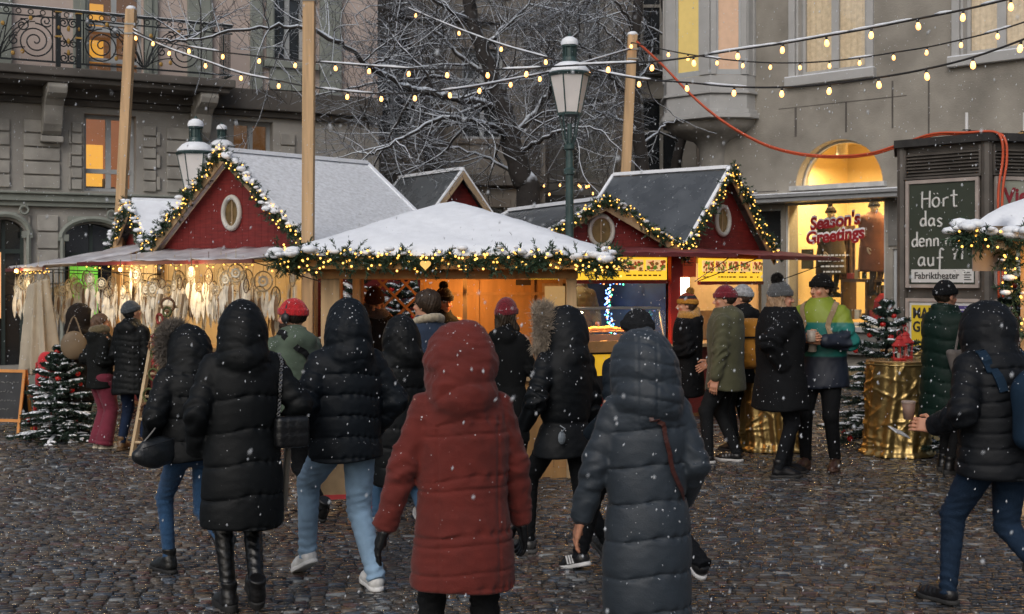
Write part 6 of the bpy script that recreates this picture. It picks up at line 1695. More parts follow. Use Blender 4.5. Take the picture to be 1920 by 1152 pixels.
def red_chair(label, x, y, rz, blanket=True):
    t = thing('folding_chair', label, 'chair', (x, y, 0), rz, 'red folding chairs by the small fir'); m = mat('red chair paint', (.42,.02,.02), .45)
    for sx in (-.2, .2):
        for sy, dy in ((-.18,.05),(.18,-.05)):
            b = MB(); b.tube([(sx, sy-dy, 0),(sx, sy, .45)], .013, 6); b.build('leg', m, t)
    b = MB(); b.box(-.21,-.2,.44,.21,.2,.462); b.build('seat', m, t, bevel=.006)
    b = MB(); b.tube([(-.2,.18,.45),(-.2,.25,.85)], .013, 6); b.tube([(.2,.18,.45),(.2,.25,.85)], .013, 6)
    for z in (.6,.72,.84): b.box(-.2,.2+(z-.45)*.16,z-.03,.2,.215+(z-.45)*.16,z+.02)
    b.build('backrest', m, t)
    if blanket:
        v, f = sdf_mesh(lambda X,Y,Z: smin(ell(X,Y,Z,(-.06,.2,.85),(.13,.08,.15)), ell(X,Y,Z,(-.1,.14,.66),(.12,.08,.15)), .06)+.008*np.sin(22*X+8*Z), (-.3,-.05,.3), (.3,.4,1.1), .025)
        o = mesh_obj('blanket', v, f, mat('red fleece blanket', (.48,.02,.03), .95, var=.1, sheen=.4), None, True)
        o.location = (x, y, 0); o.rotation_euler = (0,0,rz); tag(o, 'bright red blanket draped over the folding chair behind the small fir', 'blanket')
red_chair('red folding chair behind the small decorated fir', PX(98,16.0), 16.0, .3)
red_chair('red folding chair close to the wall left of the shoppers', PX(140,16.4), 16.4, -.5, False)
# ================================================================== people
def rotm(yaw, pitch, roll=0.0):
    return Matrix.Rotation(yaw,3,'Z') @ Matrix.Rotation(pitch,3,'X') @ Matrix.Rotation(roll,3,'Y')
def ik(a, c, l1, l2, pole):
    a, c, pole = Vector(a), Vector(c), Vector(pole); v = c-a; D = v.length; mx = (l1+l2)*.998
    if D > mx: v = v*(mx/D); c = a+v; D = mx
    x = (l1*l1-l2*l2+D*D)/(2*D); h = math.sqrt(max(0, l1*l1-x*x)); u = v/D; p = pole - u*pole.dot(u)
    if p.length < 1e-6: p = u.orthogonal()
    return a+u*x+p.normalized()*h, c
HAND_CACHE = {}
def hand_mesh(curl, thick=0.0):
    key = (round(curl,2), thick)
    if key in HAND_CACHE: return HAND_CACHE[key]
    segs = []
    fl = [(-.030,.072,.0085),( -.010,.082,.009),(.011,.078,.009),(.031,.068,.0095)]
    for k, (x, L, r) in enumerate(fl[::1]):
        a = curl*(.55+.08*k); p = Vector((x,.088,0)); ang = a*.4
        for q, f in enumerate((.45,.32,.23)):
            nx = p + Vector((x*.12*f, math.cos(ang)*L*f, -math.sin(ang)*L*f)); segs.append((p, nx, (r+thick)*(1-.08*q), (r+thick)*(1-.08*(q+1)))); p = nx; ang += a
    p = Vector((.034,.028,-.004)); q = Vector((.060,.062,-.018-.01*curl)); s = Vector((.066-.012*curl,.094,-.026-.02*curl)); segs += [(p,q,.014+thick,.011+thick),(q,s,.011+thick,.0085+thick)]
    def fn(X,Y,Z):
        d = smin(rbox(X,Y,Z,(0,.05,0),(.040+thick,.045,.0145+thick),.013), rc(X,Y,Z,(0,-.05,0),(0,.012,0),.027+thick,.026+thick), .02)
        for a,b,r0,r1 in segs: d = smin(d, rc(X,Y,Z,a,b,r0,r1), .006)
        return d
    HAND_CACHE[key] = sdf_mesh(fn, (-.065,-.08,-.09), (.09,.19,.04), .0048)
    return HAND_CACHE[key]
def place_hand(wrist, fdir, thumb, palm, curl, thick=0.0, sc=1.0):
    v, f = hand_mesh(curl, thick); y = Vector(fdir).normalized(); x = Vector(thumb); x = (x-y*x.dot(y)).normalized(); z = x.cross(y)
    v = v.copy()
    if z.dot(Vector(palm)) > 0: v[:,2] *= -1; f = f[:, ::-1]
    M = np.array([tuple(x),tuple(y),tuple(z)]).T*sc
    return v @ M.T + np.array(tuple(wrist)), f
HEAD_C = 1.628
def head_fn(X, Y, Z):
    d = ell(X,Y,Z,(0,-.014,.030),(.076,.096,.094)); d = smin(d, ell(X,Y,Z,(0,.026,-.045),(.056,.064,.072)), .03)
    d = smin(d, ell(X,Y,Z,(0,.066,-.093),(.026,.022,.02)), .02)
    d = smin(d, rc(X,Y,Z,(0,.086,.018),(0,.110,-.022),.008,.0125), .012); d = smin(d, ell(X,Y,Z,(0,.100,-.027),(.018,.012,.009)), .008)
    for s in (-1,1):
        d = -smin(-d, ell(X,Y,Z,(s*.031,.093,.014),(.018,.014,.011)), .012)
        d = smin(d, ell(X,Y,Z,(s*.031,.077,.012),(.0125,.0125,.0125)), .003); d = smin(d, ell(X,Y,Z,(s*.030,.082,.034),(.022,.008,.006)), .01)
        d = smin(d, ell(X,Y,Z,(s*.042,.062,-.022),(.02,.016,.018)), .02)
        d = smin(d, ell(X,Y,Z,(s*.077,-.008,-.004),(.010,.019,.031)), .006)
    d = smin(d, ell(X,Y,Z,(0,.087,-.052),(.021,.009,.0055)), .005); d = smin(d, ell(X,Y,Z,(0,.084,-.063),(.018,.009,.006)), .005)
    return smin(d, rc(X,Y,Z,(0,-.02,-.06),(0,-.045,-.22),.054,.062), .03)
_H = []
def head_mesh():
    if not _H: _H.append(sdf_mesh(head_fn, (-.11,-.14,-.24), (.11,.14,.14), .0062))
    return _H[0]
def head_colour(v, skin, brow):
    c = np.tile(np.array([*lin(skin),1.0]), (len(v),1)); x,y,z = np.abs(v[:,0]), v[:,1], v[:,2]
    face = y > .05
    e = face & (((x-.031)/.013)**2+((z-.012)/.006)**2 < 1); c[e,:3] = (.03,.02,.015)
    bw = face & (((x-.031)/.021)**2+((z-.036-.0)/.0055)**2 < 1); c[bw,:3] = lin(brow)
    l = face & ((x/.022)**2+((z+.057)/.009)**2 < 1); c[l,:3] = np.array(lin(skin))*np.array([.75,.42,.42])
    ck = face & (((x-.045)/.022)**2+((z+.03)/.022)**2 < 1); c[ck,:3] *= np.array([1.08,.8,.8])
    return c
def skin_material():
    if 'skin' in MATS: return MATS['skin']
    m = mat('skin', (.5,.3,.22), .5, var=0); n = m.node_tree; a = n.nodes.new('ShaderNodeVertexColor'); a.layer_name = 'Col'
    n.links.new(a.outputs['Color'], n.nodes['Principled BSDF'].inputs['Base Color']); m.node_tree.nodes['Principled BSDF'].inputs['Subsurface Weight'].default_value = .05
    m.node_tree.nodes['Principled BSDF'].inputs['Subsurface Scale'].default_value = .02
    return m
def cloth_mat(col, kind='shell'):
    c_ = lin(col); lum = sum(c_)/3
    if lum < .022 and kind in ('shell','cotton','leather','denim'): col = tuple(x*.55 for x in c_)
    key = 'cloth %s %s' % (kind, '_'.join('%.3f' % x for x in lin(col)))
    P = dict(shell=dict(rough=.6, bump=.18, bscale=150, var=.10, vscale=16, sheen=.05), cotton=dict(rough=.85, bump=.35, bscale=190, var=.16, vscale=9, sheen=.1), denim=dict(rough=.85, bump=.5, bscale=160, var=.28, vscale=6, sheen=.1),
             knit=dict(rough=.95, bump=.9, bscale=90, var=.3, vscale=40, sheen=.25), leather=dict(rough=.32, bump=.3, bscale=60, var=.2, vscale=20), fur=dict(rough=.95, bump=.3, bscale=200, var=.3, vscale=30, sheen=.3), hair=dict(rough=.5, bump=.3, bscale=150, var=.35, vscale=40))[kind]
    new = key not in MATS
    m = mat(key, lin(col), **P)
    if new and sum(lin(col)) < .088 and kind != 'leather': m.node_tree.nodes['Principled BSDF'].inputs['Specular IOR Level'].default_value = .22; m.node_tree.nodes['Principled BSDF'].inputs['Sheen Weight'].default_value = 0
    if new and kind in ('shell','cotton','knit'):     # a few flakes caught on hoods and shoulders
        n = m.node_tree; L = n.links.new; b = n.nodes['Principled BSDF']; src = b.inputs['Base Color'].links[0].from_socket
        ge = n.nodes.new('ShaderNodeNewGeometry'); sx = n.nodes.new('ShaderNodeSeparateXYZ'); L(ge.outputs['Normal'], sx.inputs[0])
        tc = n.nodes.new('ShaderNodeTexCoord'); vo = n.nodes.new('ShaderNodeTexVoronoi'); vo.inputs['Scale'].default_value = 48; L(tc.outputs['Object'], vo.inputs['Vector'])
        nz = n.nodes.new('ShaderNodeTexNoise'); nz.inputs['Scale'].default_value = 11; L(tc.outputs['Object'], nz.inputs['Vector'])
        a = n.nodes.new('ShaderNodeMath'); a.operation = 'MULTIPLY_ADD'; a.inputs[1].default_value = -1.6; L(vo.outputs['Distance'], a.inputs[0]); L(nz.outputs['Fac'], a.inputs[2])
        c = n.nodes.new('ShaderNodeMath'); c.operation = 'MULTIPLY_ADD'; c.inputs[1].default_value = .30; L(sx.outputs['Z'], c.inputs[0]); L(a.outputs[0], c.inputs[2])
        r = n.nodes.new('ShaderNodeMapRange'); r.inputs['From Min'].default_value = .50; r.inputs['From Max'].default_value = .58; r.inputs['To Max'].default_value = .7; L(c.outputs[0], r.inputs['Value'])
        x = n.nodes.new('ShaderNodeMix'); x.data_type = 'RGBA'; x.inputs[7].default_value = (.7,.73,.78,1); L(r.outputs[0], x.inputs[0]); L(src, x.inputs[6]); L(x.outputs[2], b.inputs['Base Color'])
    return m
def bulge(u): q = u-np.floor(u); return np.power(np.clip(4*q*(1-q),0,1), .38)
def crinkle(X, Y, Z, f, ph):
    a = np.sin(f*(.8*X+.5*Y+1.3*Z)+ph+1.6*np.sin(f*.45*(X-Z)+ph*2)+1.2*np.sin(f*.6*Y+ph)); b = np.sin(f*(1.2*X-.9*Z+.4*Y)+ph*3+1.8*np.sin(f*.5*(Z+Y)+ph))
    return (1-np.abs(a))*.6+(1-np.abs(b))*.4-.45

SHOES = {}
def shoe_meshes(kind):
    if kind in SHOES: return SHOES[kind]
    boot = kind in ('boot','chunky'); hi = .30 if kind == 'highboot' else (.17 if boot else .085)
    def up(X,Y,Z):
        d = smin(rc(X,Y,Z,(0,-.045,.045),(0,.10,.035),.040,.036), ell(X,Y,Z,(0,.115,.035),(.046,.075,.036)), .04)
        d = smin(d, rc(X,Y,Z,(0,-.035,.06),(0,-.025,hi),.045,.046 if boot else .042), .03); d = smin(d, ell(X,Y,Z,(0,.03,.06),(.037,.08,.045)), .03)
        if kind == 'sneaker': d = d - .0025*np.sin(Y*190)*(Z > .05)*(Y > -.0)
        if boot: d = d - .003*np.sin(Z*90+X*20)*(Z > .08)
        return np.maximum(np.maximum(d, .022-Z), Z-hi)
    th = .045 if kind == 'chunky' else .028
    def so(X,Y,Z):
        d = smin(ell(X,Y,Z*0,(0,.10,0),(.051,.098,9)), ell(X,Y,Z*0,(0,-.04,0),(.043,.06,9)), .06); return np.maximum(np.maximum(d*.8-.002, Z-th-.012*np.clip((Y-.1)*6,0,1)-.0), -Z+.0+.18*np.clip(Y-.14,0,1))
    SHOES[kind] = (sdf_mesh(up, (-.07,-.12,0), (.07,.21,hi+.03), .0075), sdf_mesh(so, (-.075,-.13,-.012), (.075,.225,.07), .008))
    return SHOES[kind]
SHOE_ME = {}
def person(label, px, d, H, yaw, legs, arms, coat, trousers, shoes, head, gz=0.0, px_is_x=False, lean=0.0, hgrid=None, skin='#c08f74', fat=1.0, group=None, name='person', cat='person', hiproll=0.0, seed=0):
    """legs: ((x, y, lift, pitch), (x, y, lift, pitch)) left then right; arms: wrist targets; coat/trousers/head are dicts. Body faces local +y."""
    sc = H/1.757; rg = random.Random(seed*7+3); ph = rg.uniform(0,6)
    t = thing(name, label, cat, (PX(px, d) if not px_is_x else px, d, gz), math.radians(yaw), group, sc)
    h = hgrid or (.0085 if d < 8.4 else (.011 if d < 11 else .016))
    # ---- skeleton
    drop = 0.0
    for L in legs: drop = max(drop, math.hypot(L[0]*.6, L[1])**2*.5)
    hip = .925 - min(.10, drop); hp = []
    shift = sum(L[1] for L in legs)/2*.15
    bend = lean
    def spine(z): q = max(0, z-hip); return bend*q + shift
    J = []
    for s, L in zip((-1,1), legs):
        a = Vector((s*.088, shift, hip)); ank = Vector((L[0], L[1], .085+L[2]))
        kn, ank = ik(a, ank, .435, .43, (s*.05,1,.1)); J.append((a, kn, ank, L))
    dz = hip-.925
    zs = lambda z: z+dz
    sho = [Vector((s*.178*fat, spine(zs(1.41)), zs(1.422))) for s in (-1,1)]
    A = []
    for s, S_, W_ in zip((-1,1), sho, arms):
        tgt = Vector((W_[0]*(.9 if abs(W_[0]) > .2 else 1), W_[1], W_[2])) + Vector((0,0,dz)); pole = Vector(W_[3]) if len(W_) > 3 and W_[3] is not None else Vector((s*.10,-1,-.3)); pole.x *= .6
        el_, wr = ik(S_, tgt, .285, .27, pole); A.append((S_, el_, wr))
    hy = spine(zs(1.6)) + .015 + head.get('fwd',0)
    hc = Vector((head.get('side',0), hy, zs(HEAD_C)-abs(head.get('fwd',0))*.3))
    Rh = rotm(math.radians(head.get('yaw',0)), math.radians(head.get('pitch',0))); Rn = np.array(Rh); 
    def to_head(X,Y,Z):
        x, y, z = X-hc.x, Y-hc.y, Z-hc.z
        return (x*Rn[0,0]+y*Rn[1,0]+z*Rn[2,0], x*Rn[0,1]+y*Rn[1,1]+z*Rn[2,1], x*Rn[0,2]+y*Rn[1,2]+z*Rn[2,2])
    def head_pts(v): return v @ Rn.T + np.array(tuple(hc))
    # ---- body, one continuous surface under the clothes, with head and hands
    def body(X,Y,Z):
        d = rc(X,Y,Z,(0,shift,hip),(0,spine(zs(1.32)),zs(1.32)),.10,.11); d = smin(d, rc(X,Y,Z,tuple(sho[0]),tuple(sho[1]),.05,.05), .06); d = smin(d, rc(X,Y,Z,(0,spine(zs(1.3)),zs(1.36)),(hc.x*.6,hy-.03,hc.z-.12),.07,.052), .05)
        for a,k,n,_ in J: d = smin(d, rc(X,Y,Z,tuple(a),tuple(k),.065,.045), .03); d = smin(d, rc(X,Y,Z,tuple(k),tuple(n),.045,.032), .02); d = smin(d, rc(X,Y,Z,tuple(n),(n.x,n.y+.08,max(.03,n.z-.05)),.03,.022), .02)
        for a,k,n in A: d = smin(d, rc(X,Y,Z,tuple(a),tuple(k),.042,.036), .02); d = smin(d, rc(X,Y,Z,tuple(k),tuple(n),.036,.026), .02)
        return d
    pts = [p for q in J for p in q[:3]] + [p for q in A for p in q]
    lo = [min(p[k] for p in pts)-.16 for k in range(3)]; hi = [max(p[k] for p in pts)+.16 for k in range(3)]; lo[2] = -.02; hi[2] = max(hi[2], hc.z); lo[1] -= .06; hi[1] += .10
    parts = [sdf_mesh(body, lo, hi, .026)]; colr = [np.tile(np.array([*lin(skin),1.0]), (len(parts[0][0]),1))]
    hv, hf = head_mesh(); parts.append((head_pts(hv), hf)); colr.append(head_colour(hv, skin, head.get('brow','#2a1c14')))
    gl = []
    hands = head.get('hands', [None,None])
    for i, (s, (a,k,n)) in enumerate(zip((-1,1), A)):
        fd = (n-k).normalized(); hs = hands[i] or {}
        fdir = Vector(hs.get('dir', fd)); th = Vector(hs.get('thumb', (0,1,.1))); pa = Vector(hs.get('palm', (-s,0,0))); cu = hs.get('curl', .55)
        start = n + fd*.01
        if coat.get('gloves'):
            gl.append(place_hand(start, fdir, th, pa, cu, .003)); continue
        if hs.get('pocket'): continue
        m = place_hand(start, fdir, th, pa, cu); parts.append(m); colr.append(np.tile(np.array([*lin(skin),1.0])*np.array([1,.92,.9,1]), (len(m[0]),1)))
    V, F = join_meshes(parts); mesh_obj('body', V, F, skin_material(), t, True, col=np.concatenate(colr))
    for m in gl: mesh_obj('glove', m[0], m[1], cloth_mat(coat['gloves'],'leather'), t, True)
    # ---- trousers
    tr = trousers; fit = tr.get('fit',1.0); flare = tr.get('flare',1.0)
    def trs(X,Y,Z):
        d = ell(X,Y,Z,(0,shift,hip+.02),(.165*fat,.12*fat,.14))
        cr = crinkle(X,Y,Z*1.6,26,ph)
        for a,k,n,L in J:
            e = k + (n-k)*1.06 ; d1, t1 = rc(X,Y,Z,tuple(a),tuple(k),.092*fit*fat,.064*fit,True); d2, t2 = rc(X,Y,Z,tuple(k+Vector((0,-.004,0))),tuple(e),.062*fit,.043*fit*flare,True)
            amp = .0035*fit + .004*np.exp(-((t1-1)/.18)**2); amp2 = .003 + .009*fit*np.exp(-((t2-1)/.22)**2) + .005*np.exp(-(t2/.15)**2)
            d1 = d1 - amp*cr*1.5; d2 = d2 - amp2*np.sin(Z*120+X*20+Y*25+3*np.sin(X*30+ph))*.45 - .003*cr
            cutp = (n-k).normalized(); cp = n + cutp*.035; d2 = np.maximum(d2, (X-cp.x)*cutp.x+(Y-cp.y)*cutp.y+(Z-cp.z)*cutp.z)
            d = smin(smin(d, d1, .03), d2, .018) if True else d
        return np.maximum(d, Z-hip-.09)
    lo2 = [min(min(q[j][k] for q in J for j in range(3))-.15,-.2)-.04 if k < 2 else .03 for k in range(3)]; hi2 = [max(max(q[j][k] for q in J for j in range(3))+.15,.2)+.04 if k < 2 else hip+.14 for k in range(3)]
    v, f = sdf_mesh(trs, lo2, hi2, h); mesh_obj('trousers', v, f, cloth_mat(tr['col'], tr.get('mat','denim')), t, True)
    # ---- shoes
    for i, (a,k,n,L) in enumerate(J):
        (uv,uf),(sv,sf) = shoe_meshes(shoes['kind']); key = (shoes['kind'], str(shoes['col']), str(shoes.get('sole')))
        if key not in SHOE_ME:
            o1 = mesh_obj('shoe', uv, uf, cloth_mat(shoes['col'],'leather'), None, True); o2 = mesh_obj('sole', sv, sf, mat('sole %s' % str(shoes.get('sole',(.02,.02,.02))), shoes.get('sole',(.02,.02,.02)), .7), None, True)
            SHOE_ME[key] = (o1.data, o2.data); bpy.data.objects.remove(o1); bpy.data.objects.remove(o2)
        o = bpy.data.objects.new('shoe', SHOE_ME[key][0]); COL.objects.link(o); o.parent = t
        pr = math.radians(-L[3]); R3 = Matrix.Rotation(math.radians((-1,1)[i]*-6+ (L[4] if len(L) > 4 else 0)),3,'Z') @ Matrix.Rotation(pr,3,'X')
        off = R3 @ Vector((0,-.03,.085)); o.location = n - off; o.rotation_euler = R3.to_euler()
        if not L[3]: o.location.z = L[2]
        s = bpy.data.objects.new('sole', SHOE_ME[key][1]); COL.objects.link(s); s.parent = o
        if shoes.get('stripe'):
            b = MB()
            for q in range(3):
                y0 = -.01+.026*q; b.slab((.047*(-1 if i==0 else 1)*1.0,y0,.03),(.047*(-1 if i==0 else 1),y0+.012,.03),(.036*(-1 if i==0 else 1),y0+.03,.085),(.036*(-1 if i==0 else 1),y0+.018,.085),((-1 if i==0 else 1),0,.2),.006)
            b.build('side_stripe', mat('white shoe stripe', (.7,.7,.7), .6), o)
        if shoes['kind'] == 'highboot': pass
    # ---- coat
    c = coat; puff = c.get('puff',.02); step = c.get('step',.11); amp = c.get('amp',.012); hem = c.get('hem',.8)+dz; wr = c.get('wr',.004); hemw = c.get('hemw',0)
    prof = np.array([(.2,.205,.165),(.45,.208,.165),(.7,.205,.158),(.85,.198,.15),(1.0,.180,.135),(1.15,.184,.138),(1.28,.190,.142),(1.36,.186,.138),(1.43,.163,.125),(1.475,.125,.108),(1.51,.085,.09),(1.54,.06,.08)])
    pz = prof[:,0]+dz; prx = (prof[:,1]+puff)*fat; pry = (prof[:,2]+puff)*fat
    if c.get('aline'): w_ = np.clip((1.0-prof[:,0])/.6,0,1)*c['aline']; prx = prx+w_; pry = pry+w_
    if c.get('waist'): w_ = np.exp(-((prof[:,0]-1.03)/.1)**2)*c['waist']; prx = prx-w_; pry = pry-w_*.7
    lx = legs; 
    def coatf(X,Y,Z):
        zf = Z.ravel(); rx = np.interp(zf,pz,prx)[None,None,:]; ry = np.interp(zf,pz,pry)[None,None,:]
        q = np.clip(zf-hip,0,9)[None,None,:]; cy = bend*q+shift + (np.clip(hip-zf,0,9)[None,None,:])*c.get('sway',0); x = X-head.get('side',0)*np.clip((q-.2),0,1); y = Y-cy
        k = np.sqrt((x/rx)**2+(y/ry)**2)+1e-6; g = np.sqrt((x/rx**2)**2+(y/ry**2)**2)+1e-6
        d = (k-1)*k/g
        wav = .012*np.sin(9*X+ph)+.010*np.sin(6*Y+ph*2)+.006*np.sin(21*X+11*Y)
        u = (Z-hem+wav)/step; bl = bulge(u) if amp else 0
        cr = .6*crinkle(X,Y,Z,c.get('cf',30),ph)+.45*crinkle(X,Z,Y,c.get('cf',30)*.45,ph+2)+.4*crinkle(Y,X,Z,c.get('cf',30)*2.1,ph+4)
        seam = np.exp(-((u-np.round(u))*step/.018)**2)
        if amp: d = d - amp*(bl-.6) - .005*seam*np.sin(100*X+60*Y+4*np.sin(11*X+ph)) + .005*np.exp(-((u-np.round(u))*step/.0065)**2) - wr*cr - .0035*np.sin(9*X-4*Y+ph)*np.sin(13*Z+3*X+ph*2)
        else: d = d - wr*cr*1.3 - .003*np.sin(14*X+ph)*np.sin(9*Z+ph)
        for zsm in c.get('seams',()): d = d + .007*np.exp(-((Z-zsm-dz+wav*.5)/.007)**2)
        for xsm in c.get('vseams',()): d = d + .006*np.exp(-((np.abs(X)-xsm)/.007)**2)*(Z < 1.34+dz)
        if c.get('cinch'): d = d + .012*np.exp(-((Z-c['cinch']-dz)/.02)**2)
        d = np.maximum(d, Z-zs(1.555))
        # collar
        col = rc(X,Y,Z,(0,spine(zs(1.44))-.01,zs(1.44)),(hc.x*.6,hy-.035,zs(1.44)+c.get('collar',.07)),.098,.082)
        d = smin(d, col, .03)
        for i,(a,kk,n) in enumerate(A):
            r0,r1,r2 = .062+puff*.62, .053+puff*.68, .043+puff*.5; r0*=fat
            d1,t1 = rc(X,Y,Z,tuple(a+Vector(((1,-1)[i]*.018,0,-.015))),tuple(kk),r0,r1,True); d2,t2 = rc(X,Y,Z,tuple(kk),tuple(n),r1,r2,True)
            if amp: d1 = d1 - amp*.75*(bulge(t1*.285/(step*.95)+.25)-.6)-wr*cr; d2 = d2-amp*.75*(bulge(t2*.27/(step*.95)+.25)-.6)-wr*cr
            el_w = np.exp(-((1-t1)/.3)**2); d1 = d1 - (.009*el_w+.003)*np.sin(70*(X*.4+Z+Y*.5)+3*np.sin(20*X+ph))*(1.5 if not amp else .6) - wr*cr; d2 = d2-(.009*np.exp(-(t2/.35)**2)+.003)*np.sin(75*(Z+.6*Y-.3*X)+2*np.sin(25*Y+ph))*(1.5 if not amp else .6) - wr*cr
            cd = (n-kk).normalized(); d2 = np.maximum(d2, (X-n.x)*cd.x+(Y-n.y)*cd.y+(Z-n.z)*cd.z-.012); cuff = rc(X,Y,Z,tuple(n-cd*.02),tuple(n-cd*.005),r2*.93,r2*.88)
            d = smin(d, smin(smin(d1,d2,.02),cuff,.01), .022)
        hood = c.get('hood')
        if hood == 'up':
            hx,hy_,hz = to_head(X,Y,Z); S_ = c.get('hoodsize',1.0)
            hd = ell(hx,hy_,hz,(0,-.022,.002),(.120*S_,.150*S_,.150*S_)); nk = rc(X,Y,Z,(hc.x*.5,hy-.065,zs(1.462)),(hc.x,hy-.045,zs(1.57)),.138*S_,.126*S_); hd = smin(hd, nk, .07)
            fold = c.get('hoodwr',.007); hd = hd - .011*np.sin(9*hx+6*hz+ph)*np.cos(10*hy_+4*hz+ph*2); hd = hd - fold*(np.abs(np.sin(24*(hz+.5*hy_+.25*hx)+1.8*np.sin(9*hx+7*hy_+ph)+ph))**.6-.5)*np.clip((.05-hz)*7,0,1) - .004*np.sin(13*hx+9*hz+ph)*np.sin(11*hy_+15*hz) - (wr*1.6+.002)*cr - .0025*np.sin(70*hx+30*hz+4*np.sin(20*hy_+ph))*np.sin(45*hz+25*hy_)
            if c.get('hoodq'): hd = hd - c['hoodq']*(bulge((hz+.35+.02*np.sin(9*hx))/.085)-.6)
            if c.get('hoodseam'): hd = hd + .005*np.exp(-((np.abs(hx)-.045)/.006)**2)
            if c.get('peak'): hd = smin(hd, ell(hx,hy_,hz,(0,-.07,.11),(.05,.06,.04)), .06)
            cut = ell(hx,hy_,hz,(0,.155*S_,-.005),(.078,.095,.108)); hd = -smin(-hd, cut, .02)
            hd = np.maximum(hd, -ell(hx,hy_,hz,(0,.03,.0),(.082,.108,.112)))
            d = smin(d, hd, .022)
        elif hood == 'down':
            d = smin(d, ell(X,Y,Z,(0,spine(zs(1.46))-.105,zs(1.455)),(.135,.075,.085))-.006*np.sin(40*X+ph)*np.sin(30*Z), .03)
        elif hood == 'collar':
            tor = np.sqrt((np.sqrt(X**2+(Y-(hy-.03))**2)-.085)**2+(Z-zs(1.51)-.25*(hy-.03-Y))**2)-.034; d = smin(d, tor-.005*np.sin(40*X+30*Y+ph), .02)
        hl = hem + hemw*(np.abs(X)) + .008*np.sin(11*X+ph)+.006*np.sin(17*Y)
        if c.get('tail'): hl = hl + c['tail']*Y
        return smax(d, hl-Z, .012)
    pA = [p for q in A for p in q]; m_ = .13+puff
    lo3 = [min(min(p.x for p in pA)-m_, -.30), min(min(p.y for p in pA)-m_, -.30+min(0,spine(1.5))), max(.03,hem-.06)]
    hi3 = [max(max(p.x for p in pA)+m_, .30), max(max(p.y for p in pA)+m_, .30+max(0,spine(1.6))), hc.z+.24]
    lo3[2] = min(lo3[2], min(p.z for p in pA)-.12)
    v, f = sdf_mesh(coatf, lo3, hi3, h)
    kinds = c.get('mat','shell')
    if c.get('bands'):   # colour blocked jacket
        cm = cloth_mat((.5,.5,.5), kinds); key = 'banded jacket'
        m = bpy.data.materials.new(key); m.use_nodes = True; b_ = m.node_tree.nodes['Principled BSDF']; va = m.node_tree.nodes.new('ShaderNodeVertexColor'); va.layer_name = 'Col'; m.node_tree.links.new(va.outputs['Color'], b_.inputs['Base Color']); b_.inputs['Roughness'].default_value = .55
        cc = np.ones((len(v),4)); zrel = v[:,2]
        fa = np.minimum(*[np.linalg.norm(np.cross(v-np.array(tuple(k_)), np.array(tuple((n_-k_).normalized()))),axis=1) + 9*((v-np.array(tuple(k_)))@np.array(tuple((n_-k_).normalized())) < .03) for _,k_,n_ in A])
        for z0, colx in c['bands']: cc[zrel < z0+dz, :3] = lin(colx)
        cc[fa < .10, :3] = lin(c['bands'][-1][1])
        o = mesh_obj('jacket', v, f, m, t, True, col=cc)
    else:
        o = mesh_obj(c.get('name','coat'), v, f, cloth_mat(c['col'], kinds), t, True)
    coat_o = o; bv = BVHTree.FromPolygons([tuple(p) for p in v], [tuple(int(i_) for i_ in q) for q in f[:, :]])
    # fur trim round the hood opening
    if c.get('fur'):
        rng = np.random.default_rng(seed); n = 13000; a = rng.uniform(0,2*np.pi,n); S_ = c.get('hoodsize',1.0)
        ctr = np.stack([.088*S_*np.cos(a), .112*S_+.0*a, -.0+.118*S_*np.sin(a)+.01],1); base = ctr+rng.normal(0,.014,(n,3)); base[:,1] += rng.uniform(-.02,.035,n)*c.get('furl',1); dr = np.stack([np.cos(a)*.75, np.full(n,-.15), np.sin(a)*.75],1)+rng.normal(0,.45,(n,3)); dr[:,1] -= .1; dr /= np.linalg.norm(dr,axis=1)[:,None]
        vv, ff = needle_quads(rng, base, dr, rng.uniform(.02,.06,n)*c.get('furl',1), .0045)
        hvv, hff = sdf_mesh(lambda X,Y,Z: np.sqrt((np.sqrt((X/.088)**2+(Z/.118)**2)*.10-.10)**2+(Y-.112*S_)**2)-.026+.006*np.sin(60*X)*np.sin(50*Z), (-.16,.02,-.19),(.16,.2,.19), .012)
        V2, F2 = join_meshes([(head_pts(vv), ff), (head_pts(hvv), hff)]); mesh_obj('fur_trim', V2, F2, cloth_mat(c['fur'],'fur'), coat_o, True)
    if c.get('shear'):
        v2, f2 = sdf_mesh(lambda X,Y,Z: np.sqrt((np.sqrt(X**2+((Y-(hy-.045))*1.0)**2)-.105)**2+(Z-zs(1.50)-.3*(hy-.03-Y))**2)-.036+.004*np.sin(90*X)*np.sin(90*Y), (-.18,hy-.22,zs(1.38)),(.18,hy+.13,zs(1.63)), .011)
        mesh_obj('shearling_collar', v2, f2, cloth_mat(c['shear'],'fur'), coat_o, True)
    if c.get('scarf'):
        v2, f2 = sdf_mesh(lambda X,Y,Z: np.sqrt((np.sqrt(X**2+(Y-(hy-.03))**2)-.082)**2+((Z-zs(1.535)-.1*np.sin(3*X))*.75)**2)-.05+.007*np.sin(45*Z+12*X+ph), (-.18,hy-.2,zs(1.42)),(.18,hy+.16,zs(1.66)), .011)
        mesh_obj('scarf', v2, f2, cloth_mat(c['scarf'],'knit'), t, True)
    # ---- hat and hair
    hat = head.get('hat'); hair = head.get('hair')
